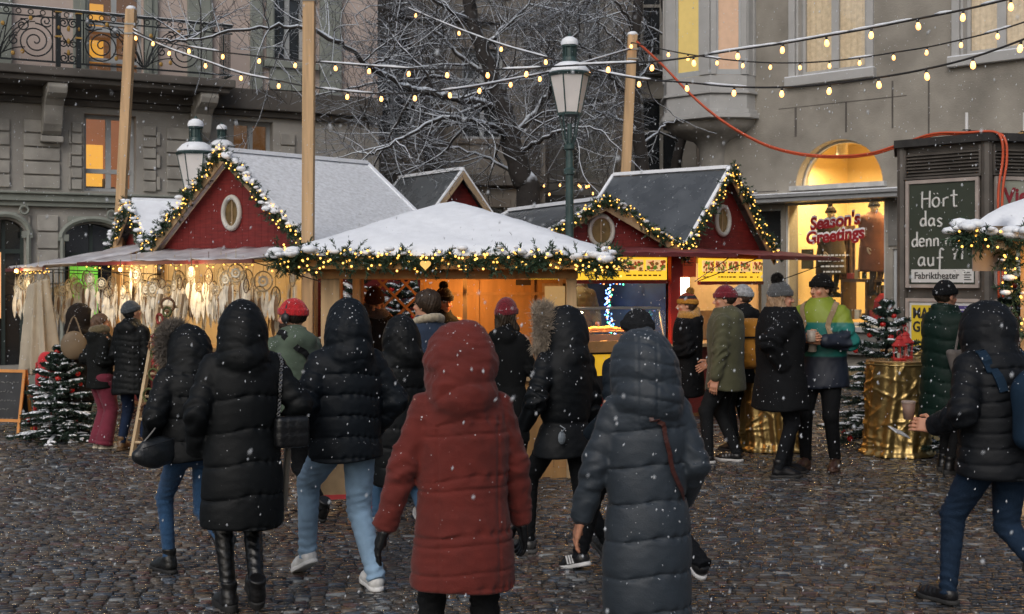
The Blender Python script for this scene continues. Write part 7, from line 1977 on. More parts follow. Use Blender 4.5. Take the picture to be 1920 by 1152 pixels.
    if hat:
        ht = hat.get('tall',0.0); rib = hat.get('rib',44)
        def hatf(X,Y,Z):
            a = np.arctan2(X,Y+.012); y2 = Y
            d = ell(X,y2,Z,(0,-.016,.036+ht*.4),(.093,.114,.116+ht*.6)) - .003*np.sin(a*rib)*np.clip((.13-Z)*12,0,1)
            low = .028 + .10*(Y < 0)*np.clip(-Y,0,.1)*-1.0*.9
            d = np.maximum(d, low-Z-.25*0)
            cu = np.sqrt(np.maximum(0, (np.sqrt((X/.088)**2+((Y+.014)/.106)**2)-1)*.095)**2 + (np.maximum(np.abs(Z-(low+.022))-.018,0))**2)
            cu = np.sqrt(((np.sqrt((X/.093)**2+((Y+.014)/.113)**2)-1)*.102)**2 + (np.maximum(np.abs(Z-(low+.022))-.017,0))**2) - .0085 - .0026*np.sin(a*rib)
            return smin(d, cu, .006)
        hv2, hf2 = sdf_mesh(hatf, (-.14,-.17,-.03),(.14,.14,.24), .0075)
        ho = mesh_obj('hat', head_pts(hv2), hf2, cloth_mat(hat['col'],'knit'), t, True)
        if hat.get('cuff'):
            sel = hv2[:,2] < .075; 
            cc = np.ones((len(hv2),4)); cc[:,:3] = lin(hat['col']); cc[sel,:3] = lin(hat['cuff'])
            if hat.get('band2'): zb = (hv2[:,2] > .085)&(hv2[:,2] < .115); cc[zb,:3] = lin(hat['band2'])
            at = ho.data.color_attributes.new('Col','FLOAT_COLOR','POINT'); at.data.foreach_set('color', cc.astype(np.float32).ravel())
            m = mat('striped knit', (.3,.1,.05), .95, var=0, bump=.9, bscale=90); va = m.node_tree.nodes.new('ShaderNodeVertexColor'); va.layer_name = 'Col'; m.node_tree.links.new(va.outputs['Color'], m.node_tree.nodes['Principled BSDF'].inputs['Base Color']); ho.data.materials.clear(); ho.data.materials.append(m)
        if hat.get('pom'):
            rng = np.random.default_rng(seed+5); n = 2600; dr = rnd_unit(rng,n); r_ = hat.get('pomr',.045); base = dr*r_*.35+np.array([0,-.04,.165+ht]); vv, ff = needle_quads(rng, base, dr, r_*rng.uniform(.5,.75,n), .006)
            mb = MB(); mb.sphere((0,-.04,.165+ht), r_*.75, 12, 8); sv_ = np.array(mb.v); 
            mesh_obj('pompom', head_pts(vv), ff, cloth_mat(hat['pom'],'fur'), ho, False); mesh_obj('pompom_core', [tuple(q) for q in head_pts(sv_)], mb.f, cloth_mat(hat['pom'],'fur'), ho, True)
    if hair:
        lng = hair.get('len',0); vol = hair.get('vol',1.0)
        def hairf(X,Y,Z):
            a = np.arctan2(X,Y+.02); st = .0035*np.sin(a*26+5*np.sin(14*Z)+ph)+.003*np.sin(60*X+40*Z)
            d = ell(X,Y,Z,(0,-.02,.035),(.087*vol,.106*vol,.100*vol)) - st*1.3 - (hair.get('fluff',0))*(np.sin(30*X+4*np.sin(25*Y))*np.sin(28*Y+20*Z)*.5+.3)
            d = np.maximum(d, (Y-.055)*.8+(.075-Z)*.75 - .02) if not hair.get('quiff') else np.maximum(d, (Y-.06)*.8+(.06-Z)*.75-.015)
            d = np.maximum(d, -Z-.075)
            if lng:
                for s in (-1,1):
                    d = smin(d, rc(X,Y,Z,(s*.065,-.03,-.01),(s*.085,.01,-lng),.035,.035)-st*2, .03)
                d = smin(d, rc(X,Y,Z,(0,-.075,.0),(0,-.10,-lng),.06,.05)-st*2, .03)
            return d
        hv3, hf3 = sdf_mesh(hairf, (-.17,-.19,-lng-.09),(.17,.13,.19), .0085)
        mesh_obj('hair', head_pts(hv3), hf3, cloth_mat(hair['col'],'hair'), t, True)
    if head.get('beard'):
        bvv, bff = sdf_mesh(lambda X,Y,Z: np.maximum(ell(X,Y,Z,(0,.03,-.062),(.066,.072,.062))-.004*np.sin(90*X)*np.sin(80*Z), np.maximum(Z+.04+.5*np.clip(.06-Y,-.1,.02)*0, -Z-.14)), (-.09,-.06,-.15),(.09,.12,.0), .007)
        mesh_obj('beard', head_pts(bvv), bff, cloth_mat(head['beard'],'hair'), t, True)
    M = Matrix.Translation(t.location) @ Matrix.Rotation(math.radians(yaw),4,'Z') @ Matrix.Scale(sc,4)
    return dict(t=t, M=M, bvh=bv, J=J, A=A, hc=hc, zs=zs, hy=hy, sc=sc, coat=coat_o, head_pts=head_pts, yaw=math.radians(yaw))

def snap(P, pts, off=.008):
    out = []
    for p in pts:
        loc, nor, idx, dist = P['bvh'].find_nearest(Vector(p))
        if loc is None: out.append(Vector(p)); continue
        dv = (loc-Vector((0,P['hy']*.5,loc.z))); 
        if nor.dot(dv) < 0: nor = -nor
        out.append(loc+nor*off)
    return out
def ribbon(mb, pts, w, th=.004, bvh=None):
    """flat strap along pts, lying against the body axis"""
    pts = [Vector(p) for p in pts]; n = len(pts); rings = []
    for k in range(n):
        tdir = (pts[min(k+1,n-1)]-pts[max(k-1,0)]).normalized()
        if bvh: nor = bvh.find_nearest(pts[k])[0]; nor = (pts[k]-nor); nor = nor.normalized() if nor.length > 1e-6 else Vector((0,-1,0))
        else: nor = Vector((pts[k].x, pts[k].y, 0)).normalized()
        side = tdir.cross(nor).normalized(); rings.append([pts[k]-side*w/2, pts[k]+side*w/2, pts[k]+side*w/2+nor*th, pts[k]-side*w/2+nor*th])
    i = mb.addv([p for r in rings for p in r])
    for k in range(n-1):
        for j in range(4): a = i+k*4+j; c = i+k*4+(j+1)%4; mb.f.append((a,c,c+4,a+4))
    mb.f.append((i+3,i+2,i+1,i)); q = i+(n-1)*4; mb.f.append((q,q+1,q+2,q+3))
def cross_strap(P, name_bag, sh_side, hip_side, m, w=.03, zhip=.95, bag=None, front=False, hx_=.23):
    """points of a strap from one shoulder over the back to the other hip, in local coordinates"""
    zt, zb = P['zs'](1.5), P['zs'](zhip); pts = []
    for k in range(17):
        u = k/16; x = sh_side*.10*(1-u) + hip_side*hx_*u; z = zt+(zb-zt)*u + .02*math.sin(u*PI); y = (-.3 if not front else .3)*math.sin(min(1,u*1.0)*PI*.5+.0)*(1-.75*u**3) - .0
        pts.append((x, y, z))
    return snap(P, pts, .016)
def held(P, name, label, cat, group=None):
    """a top-level thing sharing the carrier's frame, its origin at the carrier's feet"""
    t = thing(name, label, cat, tuple(P['t'].location), P['yaw'], group, P['sc']); return t
WALK_R = ((-.09,-.34,.10,-38),(.08,.20,.0,0))
def shoe(k, c, s=None, **kw): r = dict(kind=k, col=c); r.update({'sole': s} if s else {}); r.update(kw); return r
BLK = (.012,.013,.015)
def hang(xl=.27, xr=.27, yl=.02, yr=.02, z=.86): return ((-xl,yl,z),(xr,yr,z))
POCKET = [dict(pocket=True)]*2

# 13 person in the russet coat, nearest
P = person('person in a long rust red hooded coat with dark gloves', 868, 5.5, 1.70, 14, ((-.12,.14,0,0),(.12,-.12,.0,0)), ((-.41,.05,.80,(-.3,-1,0)),(.33,.10,.85,(.6,-.8,0))),
   dict(col='#5f1b12', mat='cotton', hem=.62, puff=.022, amp=.003, step=.245, wr=.007, cf=22, hood='up', hoodsize=1.10, hoodwr=.016, seams=(1.30,1.06,.86,.82,.70), vseams=(.135,), gloves=BLK, name='coat', aline=.01, peak=True), dict(col=BLK, fit=1.0), shoe('boot',BLK), dict(yaw=50, pitch=-6, side=-.02, hands=[dict(curl=.5),dict(curl=.7)]), fat=1.0, hgrid=.0072, seed=1, lean=.03)

# 17 person in the long slate blue puffer
P = person('person in an ankle long slate grey hooded puffer coat with brown bag strap', 1214, 5.75, 1.66, 8, ((-.10,.16,0,0),(.12,-.10,.0,0)), ((-.36,.10,.80,(-.3,-.8,0)),(.24,.16,.95,(.3,-.7,0))),
   dict(col='#273039', hem=.30, puff=.024, amp=.013, step=.17, wr=.003, cf=26, hood='up', hoodsize=1.2, hoodwr=.008, hoodq=.012, hoodseam=True, gloves=None, aline=.0), dict(col=BLK), shoe('boot',BLK), dict(yaw=-10, pitch=-8, hands=[dict(curl=.6), dict(pocket=True)]), fat=.92, hgrid=.0072, seed=2, lean=.05)
b = MB(); pts = cross_strap(P, '', -.2, 1, None, zhip=1.0, hx_=.15); ribbon(b, pts, .022, .004, P['bvh']); t = held(P, 'shoulder_bag', 'thin brown leather strap bag worn across the slate grey puffer coat', 'bag'); b.build('strap', cloth_mat((.06,.018,.014),'leather'), t)
v, f = sdf_mesh(lambda X,Y,Z: rbox(X,Y,Z,(.17,.24,.86),(.035,.09,.07),.02), (.07,.1,.74),(.27,.38,.98), .012); mesh_obj('pouch', v, f, cloth_mat((.06,.018,.014),'leather'), t, True)

# 16 person behind him: black beanie, scarf, dark jacket, striding sneakers
person('person in black beanie and olive scarf half hidden behind the slate puffer coat', 1196, 8.1, 1.80, 32, ((-.14,.42,.02,16),(.14,-.44,.09,-36)), ((-.27,.15,1.0),(.30,.0,.9)),
   dict(col='#1b2630', hem=.72, puff=.03, amp=.008, step=.16, hood='down', scarf=(.085,.08,.055)), dict(col='#15191f', fit=1.1), shoe('sneaker',(.02,.02,.022),(.6,.6,.6), stripe=True), dict(hat=dict(col=BLK), hair=dict(col=(.02,.015,.01)), yaw=-8, hands=POCKET), seed=3, fat=1.05)

# 14 fur hooded person
P = person('person in a black parka with a big fawn fur hood, head turned sideways', 1058, 8.75, 1.765, 34, ((-.10,.28,.0,0),(.10,-.38,.04,-28)), ((-.30,.10,.98,(-.6,-.8,0)),(.29,.02,.86)),
   dict(col='#161b20', hem=.78, puff=.022, amp=0, wr=.005, hood='up', hoodsize=1.08, hoodwr=.006, fur='#988a78', furl=1.4, waist=.028, cinch=1.0, name='parka', aline=.035), dict(col='#14171b', fit=.95), shoe('sneaker',(.03,.03,.03),(.05,.05,.05)), dict(yaw=56, fwd=.03, hands=POCKET), seed=4)
b = MB(); b.sphere((-.16,-.19,P['zs'](.92)), (.03,.02,.045), 8, 6); b.tube([(-.16,-.17,P['zs'](1.0)),(-.14,-.2,P['zs'](.98)),(-.17,-.2,P['zs'](.96)),(-.16,-.19,P['zs'](.94))], .005, 5); t = held(P, 'key_pouch', 'little grey pouch with a pale cord clipped to the black fur hooded parka', 'pouch'); b.build('pouch', mat('grey pouch', (.16,.19,.22), .4), t)

# 5 long black puffer woman
P = person('person in a knee long black puffer coat with chain shoulder bag and high black boots', 454, 7.35, 1.775, 24, ((-.07,.02,.0,0),(.05,-.16,.06,-25)), ((-.27,.08,.93,(-.6,-.7,0)),(.28,.10,.98,(.8,-.6,0))),
   dict(col='#15191c', hem=.50, puff=.024, amp=.013, step=.185, wr=.003, hood='up', hoodsize=1.04, hoodwr=.010, hoodq=.005, aline=.0), dict(col='#0e1012', mat='leather', fit=.92), shoe('chunky',(.012,.012,.013),(.012,.012,.012)), dict(yaw=-4, hands=POCKET), seed=5)
t = held(P, 'shoulder_bag', 'black quilted shoulder bag on a silver chain over the long black puffer coat', 'bag')
v, f = sdf_mesh(lambda X,Y,Z: rbox(X,Y,Z,(.25,-.14,1.02),(.10,.04,.09),.03)-.003*np.sin(60*(X+Z))*np.sin(60*(X-Z)), (.1,-.22,.88),(.4,-.05,1.16), .012); mesh_obj('pouch', v, f, cloth_mat(BLK,'leather'), t, True)
b = MB(); ch = snap(P, [(.19,-.13+.08*q/14,P['zs'](1.46)-.34*(1-q/14)) for q in range(15)], .012); ch = smooth_path(ch, 2)
for k, p in enumerate(ch): b.ring(tuple(p), .008, .0028, 8, 4, axis='y' if k%2 else 'z')
b.build('chain', mat('silver chain', (.5,.5,.5), .3, metal=1), t)
t = held(P, 'tote_bag', 'flat beige cloth bag hanging low at the side of the long black coat', 'bag'); b = MB(); i = None
b.slab((.24,.04,.56),(.27,.20,.58),(.285,.17,.90),(.26,.02,.90),(1,0,0),.03); b.build('body', mat('beige bag cloth', (.22,.19,.15), .85, bump=.4), t, bevel=.01)
b = MB(); b.tube([(.275,.05,.9),(.28,.07,1.0),(.275,.12,.9)], .006, 5); b.build('handle', mat('beige bag cloth', (.22,.19,.15)), t)

# 4 fur hooded jacket girl in blue jeans
P = person('person in a short black fur hooded jacket and blue skinny jeans carrying a black handbag', 360, 8.2, 1.655, 40, ((-.07,.20,.0,0),(.08,-.34,.17,-50)), ((-.26,.12,.98,(-.7,-.7,0)),(.25,.16,1.0,(.7,-.7,0))),
   dict(col='#14181b', hem=.86, puff=.032, amp=.010, step=.15, hood='up', hoodsize=1.08, hoodwr=.007, fur='#6f665c', furl=1.15, tail=.0), dict(col='#1f4468', fit=.92), shoe('boot',(.014,.015,.015),(.012,.012,.012)), dict(yaw=18, fwd=.04, hands=POCKET), seed=6, fat=1.04, lean=.06)
t = held(P, 'handbag', 'slouchy black leather handbag at the hip of the person in the short fur hooded jacket', 'bag')
v, f = sdf_mesh(lambda X,Y,Z: smin(ell(X,Y,Z,(-.30,-.08,.86),(.16,.07,.085)), ell(X,Y,Z,(-.28,-.08,.93),(.12,.04,.05)), .05)-.005*np.sin(35*X+20*Z)*np.sin(30*Z), (-.5,-.2,.74),(-.1,.04,1.02), .012); mesh_obj('body', v, f, cloth_mat((.018,.022,.026),'leather'), t, True)
b = MB(); b.tube(smooth_path([(-.40,-.08,.93),(-.3,-.1,1.05),(-.24,-.05,1.12)],4), .008, 6); b.tube([(-.42,-.155,.92),(-.2,-.155,.97)], .004, 5); b.build('handle', cloth_mat(BLK,'leather'), t)

# 7 man with navy puffer and pale jeans
P = person('man in a short navy puffer and light blue jeans with white sneakers', 650, 7.95, 1.81, 30, ((-.12,.34,.07,24),(.11,-.18,.0,-4)), ((-.25,.10,.95,(-.8,-.6,0)),(.25,.12,.97,(.8,-.6,0))),
   dict(col='#182028', hem=.83, puff=.034, amp=.014, step=.125, wr=.004, hood='up', hoodsize=1.06, hoodwr=.012), dict(col='#7f9bb4', fit=1.14, flare=1.12), shoe('sneaker',(.68,.68,.67),(.7,.7,.69)), dict(yaw=10, pitch=-2, hands=POCKET), seed=7, fat=1.0)

# 8 hooded long dark coat behind
person('person in a long black hooded coat between the navy puffer and the rust red coat', 752, 9.7, 1.64, 28, ((-.10,.26,.0,0),(.10,-.26,.06,-25)), ((-.25,.10,.98),(.25,.12,.98)),
   dict(col='#13181c', hem=.42, puff=.034, amp=.009, step=.16, hood='up', hoodsize=1.14, hoodwr=.008, hoodseam=True), dict(col='#3c5f80', fit=1.1), shoe('sneaker',(.5,.5,.5),(.6,.6,.6)), dict(yaw=-15, hands=POCKET), seed=8)

# 6 headphone man
P = person('man with red beanie and headphones in a green parka with a red sling bag', 548, 9.9, 1.79, 42, ((-.12,.22,.0,0),(.06,-.32,.08,-35)), ((-.22,.30,1.28,(-.7,-.4,-.7)),(.26,.12,.92)),
   dict(col='#4c5a4b', mat='cotton', hem=.78, puff=.028, amp=0, wr=.006, hood='down', name='parka'), dict(col='#15181b', fit=1.1), shoe('boot',(.02,.02,.02),(.02,.02,.02)), dict(hat=dict(col='#b01820', rib=30), hair=dict(col=(.02,.013,.01), vol=.98), beard=(.025,.015,.01), yaw=26, hands=[dict(dir=(0,.3,.9),palm=(.6,.6,0),curl=.8),None]), seed=9, fat=1.03)
t = held(P, 'headphones', 'black over ear headphones worn over the red beanie', 'headphones'); b = MB()
q = [(.112*math.cos(a)*.92, -.005, .01+.125*math.sin(a)) for a in [PI*k/14 for k in range(15)]]; b.tube([tuple(x) for x in P['head_pts'](np.array(q))], .007, 6); b.build('headband', mat('black plastic', (.015,.015,.016), .4), t)
for s in (-1,1):
    vv, ff = sdf_mesh(lambda X,Y,Z: ell(X,Y,Z,(s*.098,-.005,.0),(.024,.036,.042)), (s*.098-.05,-.06,-.06),(s*.098+.05,.05,.06), .008); mesh_obj('ear_cup', P['head_pts'](vv), ff, mat('black plastic', (.015,.015,.016)), t, True)
t = held(P, 'sling_bag', 'red sling bag with a wide black strap on the back of the green parka', 'bag'); b = MB(); pts = cross_strap(P, '', -1, .6, None, zhip=1.12); ribbon(b, pts, .045, .005, P['bvh']); b.build('strap', cloth_mat(BLK,'cotton'), t)
c_ = pts[-3]; vv, ff = sdf_mesh(lambda X,Y,Z: ell(X,Y,Z,(c_.x+.02,c_.y-.04,c_.z-.03),(.085,.06,.10)), (c_.x-.15,c_.y-.2,c_.z-.2),(c_.x+.2,c_.y+.1,c_.z+.15), .013); mesh_obj('pouch', vv, ff, cloth_mat((.33,.015,.03),'cotton'), t, True)

# 10 man with shearling collar
person('man with tousled dark hair and a navy jacket with cream shearling collar at the kiosk', 800, 11.0, 1.81, 32, ((-.10,.0,0,0),(.12,.05,0,0)), ((-.24,.22,1.05),(.26,.2,1.05)),
   dict(col='#1c2c42', mat='cotton', hem=.8, puff=.032, amp=0, wr=.005, collar=.03, shear='#a89c86'), dict(col='#1b2836'), shoe('boot',BLK), dict(hair=dict(col=(.035,.022,.014), vol=1.09, fluff=.012, quiff=True), yaw=28, pitch=4, hands=POCKET), seed=10)
# 12 woman with red beanie in black
person('person in black with a dark red knitted hat standing at the kiosk counter', 950, 11.3, 1.70, -24, ((-.10,.0,0,0),(.10,.02,0,0)), ((-.22,.25,1.1),(.20,.32,1.14)),
   dict(col='#0f1214', mat='cotton', hem=.5, puff=.022, amp=0, wr=.005, hood='down', waist=.02), dict(col=BLK), shoe('boot',BLK), dict(hat=dict(col='#6a1420', tall=.03, rib=26), hair=dict(col=(.03,.02,.012), len=.1), yaw=-14), seed=11, fat=.95)
# 9, 11 vendors in the kiosk
person('kiosk vendor in dark brown knitted cap bending over the counter', 706, 13.25, 1.80, 170, ((-.10,.0,0,0),(.10,.0,0,0)), ((-.25,.26,1.05),(.25,.26,1.02)),
   dict(col='#1a1512', mat='cotton', hem=.7, puff=.03, amp=0, wr=.006, hood='down', scarf=(.05,.03,.025)), dict(col=BLK), shoe('boot',BLK), dict(hat=dict(col='#3a2018', tall=.03), yaw=8, pitch=-18, fwd=.05), seed=12, skin='#a8714f')
person('second kiosk vendor with dark bobble cap near the middle post', 832, 13.6, 1.80, 195, ((-.10,.0,0,0),(.10,.0,0,0)), ((-.25,.2,1.05),(.25,.2,1.02)),
   dict(col='#17191a', mat='cotton', hem=.7, puff=.01, amp=0, wr=.006, hood='down'), dict(col=BLK), shoe('boot',BLK), dict(hat=dict(col='#15100e', pom=(.02,.015,.012), pomr=.05), yaw=15, pitch=-10), seed=13, skin='#a8714f', fat=.9)
# 15 vendor at the food hut
pv = local_to_world(D_C, D_RZ, (-.05,.55,0))
person('food hut vendor in an olive quilted jacket behind the display case', pv.x, pv.y, 1.78, 178, ((-.10,.0,0,0),(.10,.0,0,0)), ((-.28,.15,1.02),(.28,.15,1.05)),
   dict(col='#4a4126', mat='cotton', hem=.7, puff=.02, amp=.006, step=.09, hood='collar', scarf=(.07,.06,.05)), dict(col=BLK), shoe('boot',BLK), dict(hat=dict(col=(.03,.025,.02)), yaw=-12, pitch=-6), gz=.28, px_is_x=True, seed=14, skin='#b87c58')
# 18 bobble hat
person('woman in profile with an orange and rust striped bobble hat and black coat', 1290, 14.3, 1.74, 74, ((-.10,.05,0,0),(.10,-.02,0,0)), ((-.2,.25,1.1),(.22,.22,1.08)),
   dict(col='#14161a', mat='cotton', hem=.62, puff=.03, amp=0, wr=.005, hood='down', scarf=(.4,.2,.04)), dict(col='#24415e', fit=1.1), shoe('boot',(.05,.03,.02)), dict(hat=dict(col='#7e3420', cuff='#b07a2c', band2='#26282c', pom='#b8892f', pomr=.05), hair=dict(col=(.05,.03,.02)), yaw=8), seed=15)
# 19 maroon beanie khaki
P = person('man in profile with maroon beanie and khaki green parka in the queue', 1362, 13.3, 1.84, 70, ((-.10,.16,0,0),(.12,-.08,0,0)), ((-.29,.06,.86),(.25,.2,1.0)),
   dict(col='#4a4a34', mat='cotton', hem=.74, puff=.034, amp=0, wr=.006, hood='down', name='parka'), dict(col='#23262a', fit=1.15, mat='cotton'), shoe('sneaker',(.02,.02,.022),(.5,.5,.5)), dict(hat=dict(col='#6b1222', rib=30), hair=dict(col=(.03,.02,.015)), yaw=14, pitch=-4, hands=[dict(curl=.7),None]), seed=16, fat=1.06)
# 20 grey hat with yellow bag
P = person('person with pale grey beanie mostly hidden behind the khaki parka', 1392, 14.2, 1.83, 40, ((-.10,.0,0,0),(.10,.0,0,0)), ((-.25,.18,1.0),(.27,.02,.88)),
   dict(col='#15181c', mat='cotton', hem=.74, puff=.02, amp=0, hood='down'), dict(col='#1a2026'), shoe('boot',BLK), dict(hat=dict(col='#8f9194', rib=24), hair=dict(col=(.05,.03,.02)), yaw=30), seed=17)
t = thing('backpack', 'mustard yellow backpack seen between the khaki parka and the bobble hat woman', 'backpack', (PX(1404,13.65), 13.65, 0), .2)
v, f = sdf_mesh(lambda X,Y,Z: smin(rbox(X,Y,Z,(0,0,1.22),(.13,.09,.27),.06), ell(X,Y,Z,(0,-.08,1.10),(.10,.05,.12)), .02)-.004*np.sin(30*X+20*Z)*np.sin(40*Z), (-.2,-.2,.9),(.2,.15,1.55), .014); mesh_obj('body', v, f, cloth_mat('#a8701c','cotton'), t, True)
b = MB(); b.tube(smooth_path([(-.05,.06,1.47),(0,.05,1.53),(.05,.06,1.47)],3), .008, 5); b.box(-.12,-.105,1.28,.12,-.09,1.30); b.build('handle', cloth_mat(BLK,'cotton'), t)

# 21 woman with pompom
P = person('woman in a grey bobble hat and long black coat facing right with a mug', 1462, 12.4, 1.86, -78, ((-.08,.10,0,0),(.10,-.06,0,0)), ((-.16,.30,1.18,(-.5,-.6,-.6)),(.24,-.06,1.02,(.4,-1,0))),
   dict(col='#15171b', mat='cotton', hem=.62, puff=.055, amp=0, wr=.006, hood='down', aline=.03), dict(col='#181c22', fit=1.12), shoe('boot',(.012,.013,.016)), dict(hat=dict(col='#4c4e50', pom='#2e2c2b', pomr=.062, rib=30, tall=.015), hair=dict(col=(.30,.19,.11), len=.26), yaw=-6, hands=[dict(dir=(.15,.8,.35),thumb=(0,0,1),palm=(1,0,0),curl=1.15), dict(curl=.8)]), seed=18, fat=1.1, skin='#c9957c')
def mug(P, hand, lab, m, h=.095, r=.038, off=(0,.06,.0)):
    S_, E_, W_ = P['A'][hand]; f = (W_-E_).normalized(); p = W_ + Vector(off) + f*.03
    t = thing('mug', lab, 'mug', tuple(P['M'] @ p), P['yaw'], None, P['sc']); b = MB(); b.lathe([(r*.85,0),(r,h*.1),(r*1.05,h),(r*.95,h),(r*.88,h*.15),(0.001,h*.14)], 20, (0,0,-h/2), cap=False); b.lathe([(r*.85,0),(.001,0.0)], 20, (0,0,-h/2), cap=False); b.build('cup', m, t, smooth=True)
    return t
M_MUG = mat('beige stoneware mug', (.36,.31,.26), .4, var=.08)
t = mug(P, 0, 'beige mug held by the woman in the grey bobble hat', M_MUG, .11, .043)
b = MB(); b.ring((0,-.055,0), .028, .006, 14, 5, axis='y'); b.v = [(y_+0, x_-.0, z_) if False else (x_, y_, z_) for x_, y_, z_ in b.v]; b.build('handle', M_MUG, t)
# 22 man in the yellow and teal jacket
P = person('man in lime teal and navy jacket with black beanie holding a mug', 1540, 12.85, 1.95, 152, ((-.12,-.02,0,0,),(.13,.05,0,0)), ((-.10,.30,1.18,(-.9,-.4,-.3)),(.06,.32,1.2,(.9,-.4,-.3))),
   dict(col='#2b6b66', hem=.74, puff=.036, amp=0, wr=.006, hood='collar', bands=((9,'#7c8c24'),(1.33,'#106861'),(1.03,'#18202f')), name='jacket'), dict(col='#15171a', fit=1.14, mat='cotton'), shoe('boot',(.05,.025,.018),(.06,.03,.02)), dict(hat=dict(col='#141312', rib=20), hair=dict(col=(.03,.018,.012), vol=1.0), yaw=-58+90-62, fwd=.01, hands=[dict(dir=(.8,.5,.1),thumb=(0,.2,1),palm=(.2,-1,0),curl=1.1),dict(dir=(-.8,.5,.1),thumb=(0,.2,1),palm=(-.2,-1,0),curl=1.1)]), seed=19, fat=1.06, skin='#b98a6e')
mug(P, 1, 'beige mug held in both hands by the man in the lime and teal jacket', M_MUG, .10, .04, (-.05,.035,.02))
t = held(P, 'backpack', 'brown backpack with light straps worn over the lime and teal jacket', 'backpack')
v, f = sdf_mesh(lambda X,Y,Z: rbox(X,Y,Z,(0,-.27,1.16),(.16,.09,.24),.07), (-.22,-.42,.86),(.22,-.12,1.46), .016); mesh_obj('body', v, f, cloth_mat((.20,.12,.07),'cotton'), t, True)
for s in (-1,1):
    b = MB(); pts = snap(P, [(s*.12, -.10+.34*math.sin(q/12*PI*.5), P['zs'](1.50)-.30*(q/12)**1.6) for q in range(13)], .006); ribbon(b, pts, .045, .008, P['bvh']); b.build('strap', cloth_mat((.30,.21,.12),'cotton'), t)

# 23 woman in green puffer
P = person('person in a dark green puffer coat and black beanie with a grey cloth bag', 1772, 12.6, 1.87, -62, ((-.08,.06,0,0),(.10,-.05,0,0)), ((-.12,.33,1.30,(-.8,-.3,-.6)),(.16,.30,1.24,(.7,-.3,-.7))),
   dict(col='#17332b', hem=.46, puff=.044, amp=.015, step=.13, wr=.004, hood='collar'), dict(col=BLK, fit=1.0), shoe('chunky',(.012,.013,.015)), dict(hat=dict(col='#15171a', rib=26, tall=.012), hair=dict(col=(.02,.015,.01)), yaw=-4, hands=[dict(curl=1.1),dict(curl=1.1)]), seed=20, skin='#b5846c')
t = held(P, 'tote_bag', 'grey cloth tote bag under the arm of the dark green puffer coat', 'bag')
v, f = sdf_mesh(lambda X,Y,Z: smin(rbox(X,Y,Z*1.0,(.28,-.06+.35*(1.05-Z),1.0),(.045,.17,.16),.04), ell(X,Y,Z,(.28,-.02,.90),(.06,.14,.08)), .03)-.005*np.sin(25*Y+18*Z), (.16,-.34,.76),(.40,.28,1.22), .014); mesh_obj('body', v, f, mat('grey tote cloth', (.17,.15,.14), .85, var=.12, bump=.4, bscale=90), t, True)
b = MB(); b.tube(smooth_path([(.27,-.16,1.14),(.24,-.08,1.32),(.20,-.02,1.44)],4), .010, 5); b.build('handle', mat('grey tote cloth', (.17,.15,.14)), t)

# 24 walker with the backpack on the right
P = person('person in a black hooded puffer with teal backpack holding cup and phone', 1872, 7.35, 1.80, 24, ((-.14,.24,.0,0),(.12,-.28,.11,-35)), ((-.30,.20,1.07,(-.5,-.8,-.3)),(.26,.22,1.05)),
   dict(col='#191d23', hem=.80, puff=.034, amp=.011, step=.085, wr=.003, hood='up', hoodsize=1.08, hoodwr=.004, hoodq=.006), dict(col='#1a2b3f', fit=1.1), shoe('sneaker',(.015,.015,.018),(.02,.02,.02)), dict(yaw=24, fwd=.05, pitch=-8, hands=[dict(dir=(-.5,.75,.05),thumb=(.1,.3,1),palm=(.3,.6,.4),curl=.8),dict(curl=.9)]), seed=21, fat=1.08, lean=.08)
t = held(P, 'backpack', 'dark teal backpack with gold zips on the hooded walker at the right edge', 'backpack')
def bpf(X,Y,Z):
    d = rbox(X,Y+.02*np.cos(X*12),Z,(.02,-.27,1.13),(.155,.085,.20),.08); d = smin(d, ell(X,Y,Z,(.02,-.26,1.25),(.15,.085,.14)), .05)
    return smin(d, rbox(X,Y,Z,(.01,-.365,1.03),(.13,.045,.085),.035), .008)
v, f = sdf_mesh(bpf, (-.2,-.46,.86),(.25,-.12,1.46), .0115); mesh_obj('body', v, f, cloth_mat('#14283a','cotton'), t, True)
b = MB(); b.tube(smooth_path([(-.115,-.405,1.115),(-.04,-.418,1.10),(.05,-.418,1.085),(.135,-.40,1.075)],4), .004, 5); b.tube(smooth_path([(-.10,-.34,1.25),(-.07,-.35,1.34),(.02,-.35,1.385),(.11,-.35,1.34),(.14,-.34,1.25)],4), .004, 5); b.sphere((.02,-.368,1.25), (.012,.006,.012), 10, 6); b.build('zip', mat('gold zip', (.5,.33,.14), .35, metal=.8), t)
for s in (-1,1):
    b = MB(); pts = snap(P, [(s*.13, -.20+.20*math.sin(q/9*PI*.5), P['zs'](1.30)+.18*(q/9)**.7) for q in range(10)], .007); ribbon(b, pts, .05, .010, P['bvh']); b.build('strap', cloth_mat('#14283a','cotton'), t)
S_, E_, W_ = P['A'][0]; hp = P['M'] @ (W_ + Vector((-.09,.12,.0)))
t = thing('paper_cup', 'brown paper cup with pale rim in the hand of the walker with the backpack', 'cup', (hp.x+.01, hp.y+.03, hp.z+.045)); b = MB(); b.lathe([(.028,0),(.040,.10),(.036,.10),(.026,.01)], 20, (0,0,-.02)); b.build('cup', mat('brown paper cup', (.20,.12,.09), .6), t, True); b = MB(); b.lathe([(.041,.098),(.042,.108),(.036,.11)], 20, (0,0,-.02)); b.build('lid', mat('pale cup lid', (.35,.27,.23), .5), t)
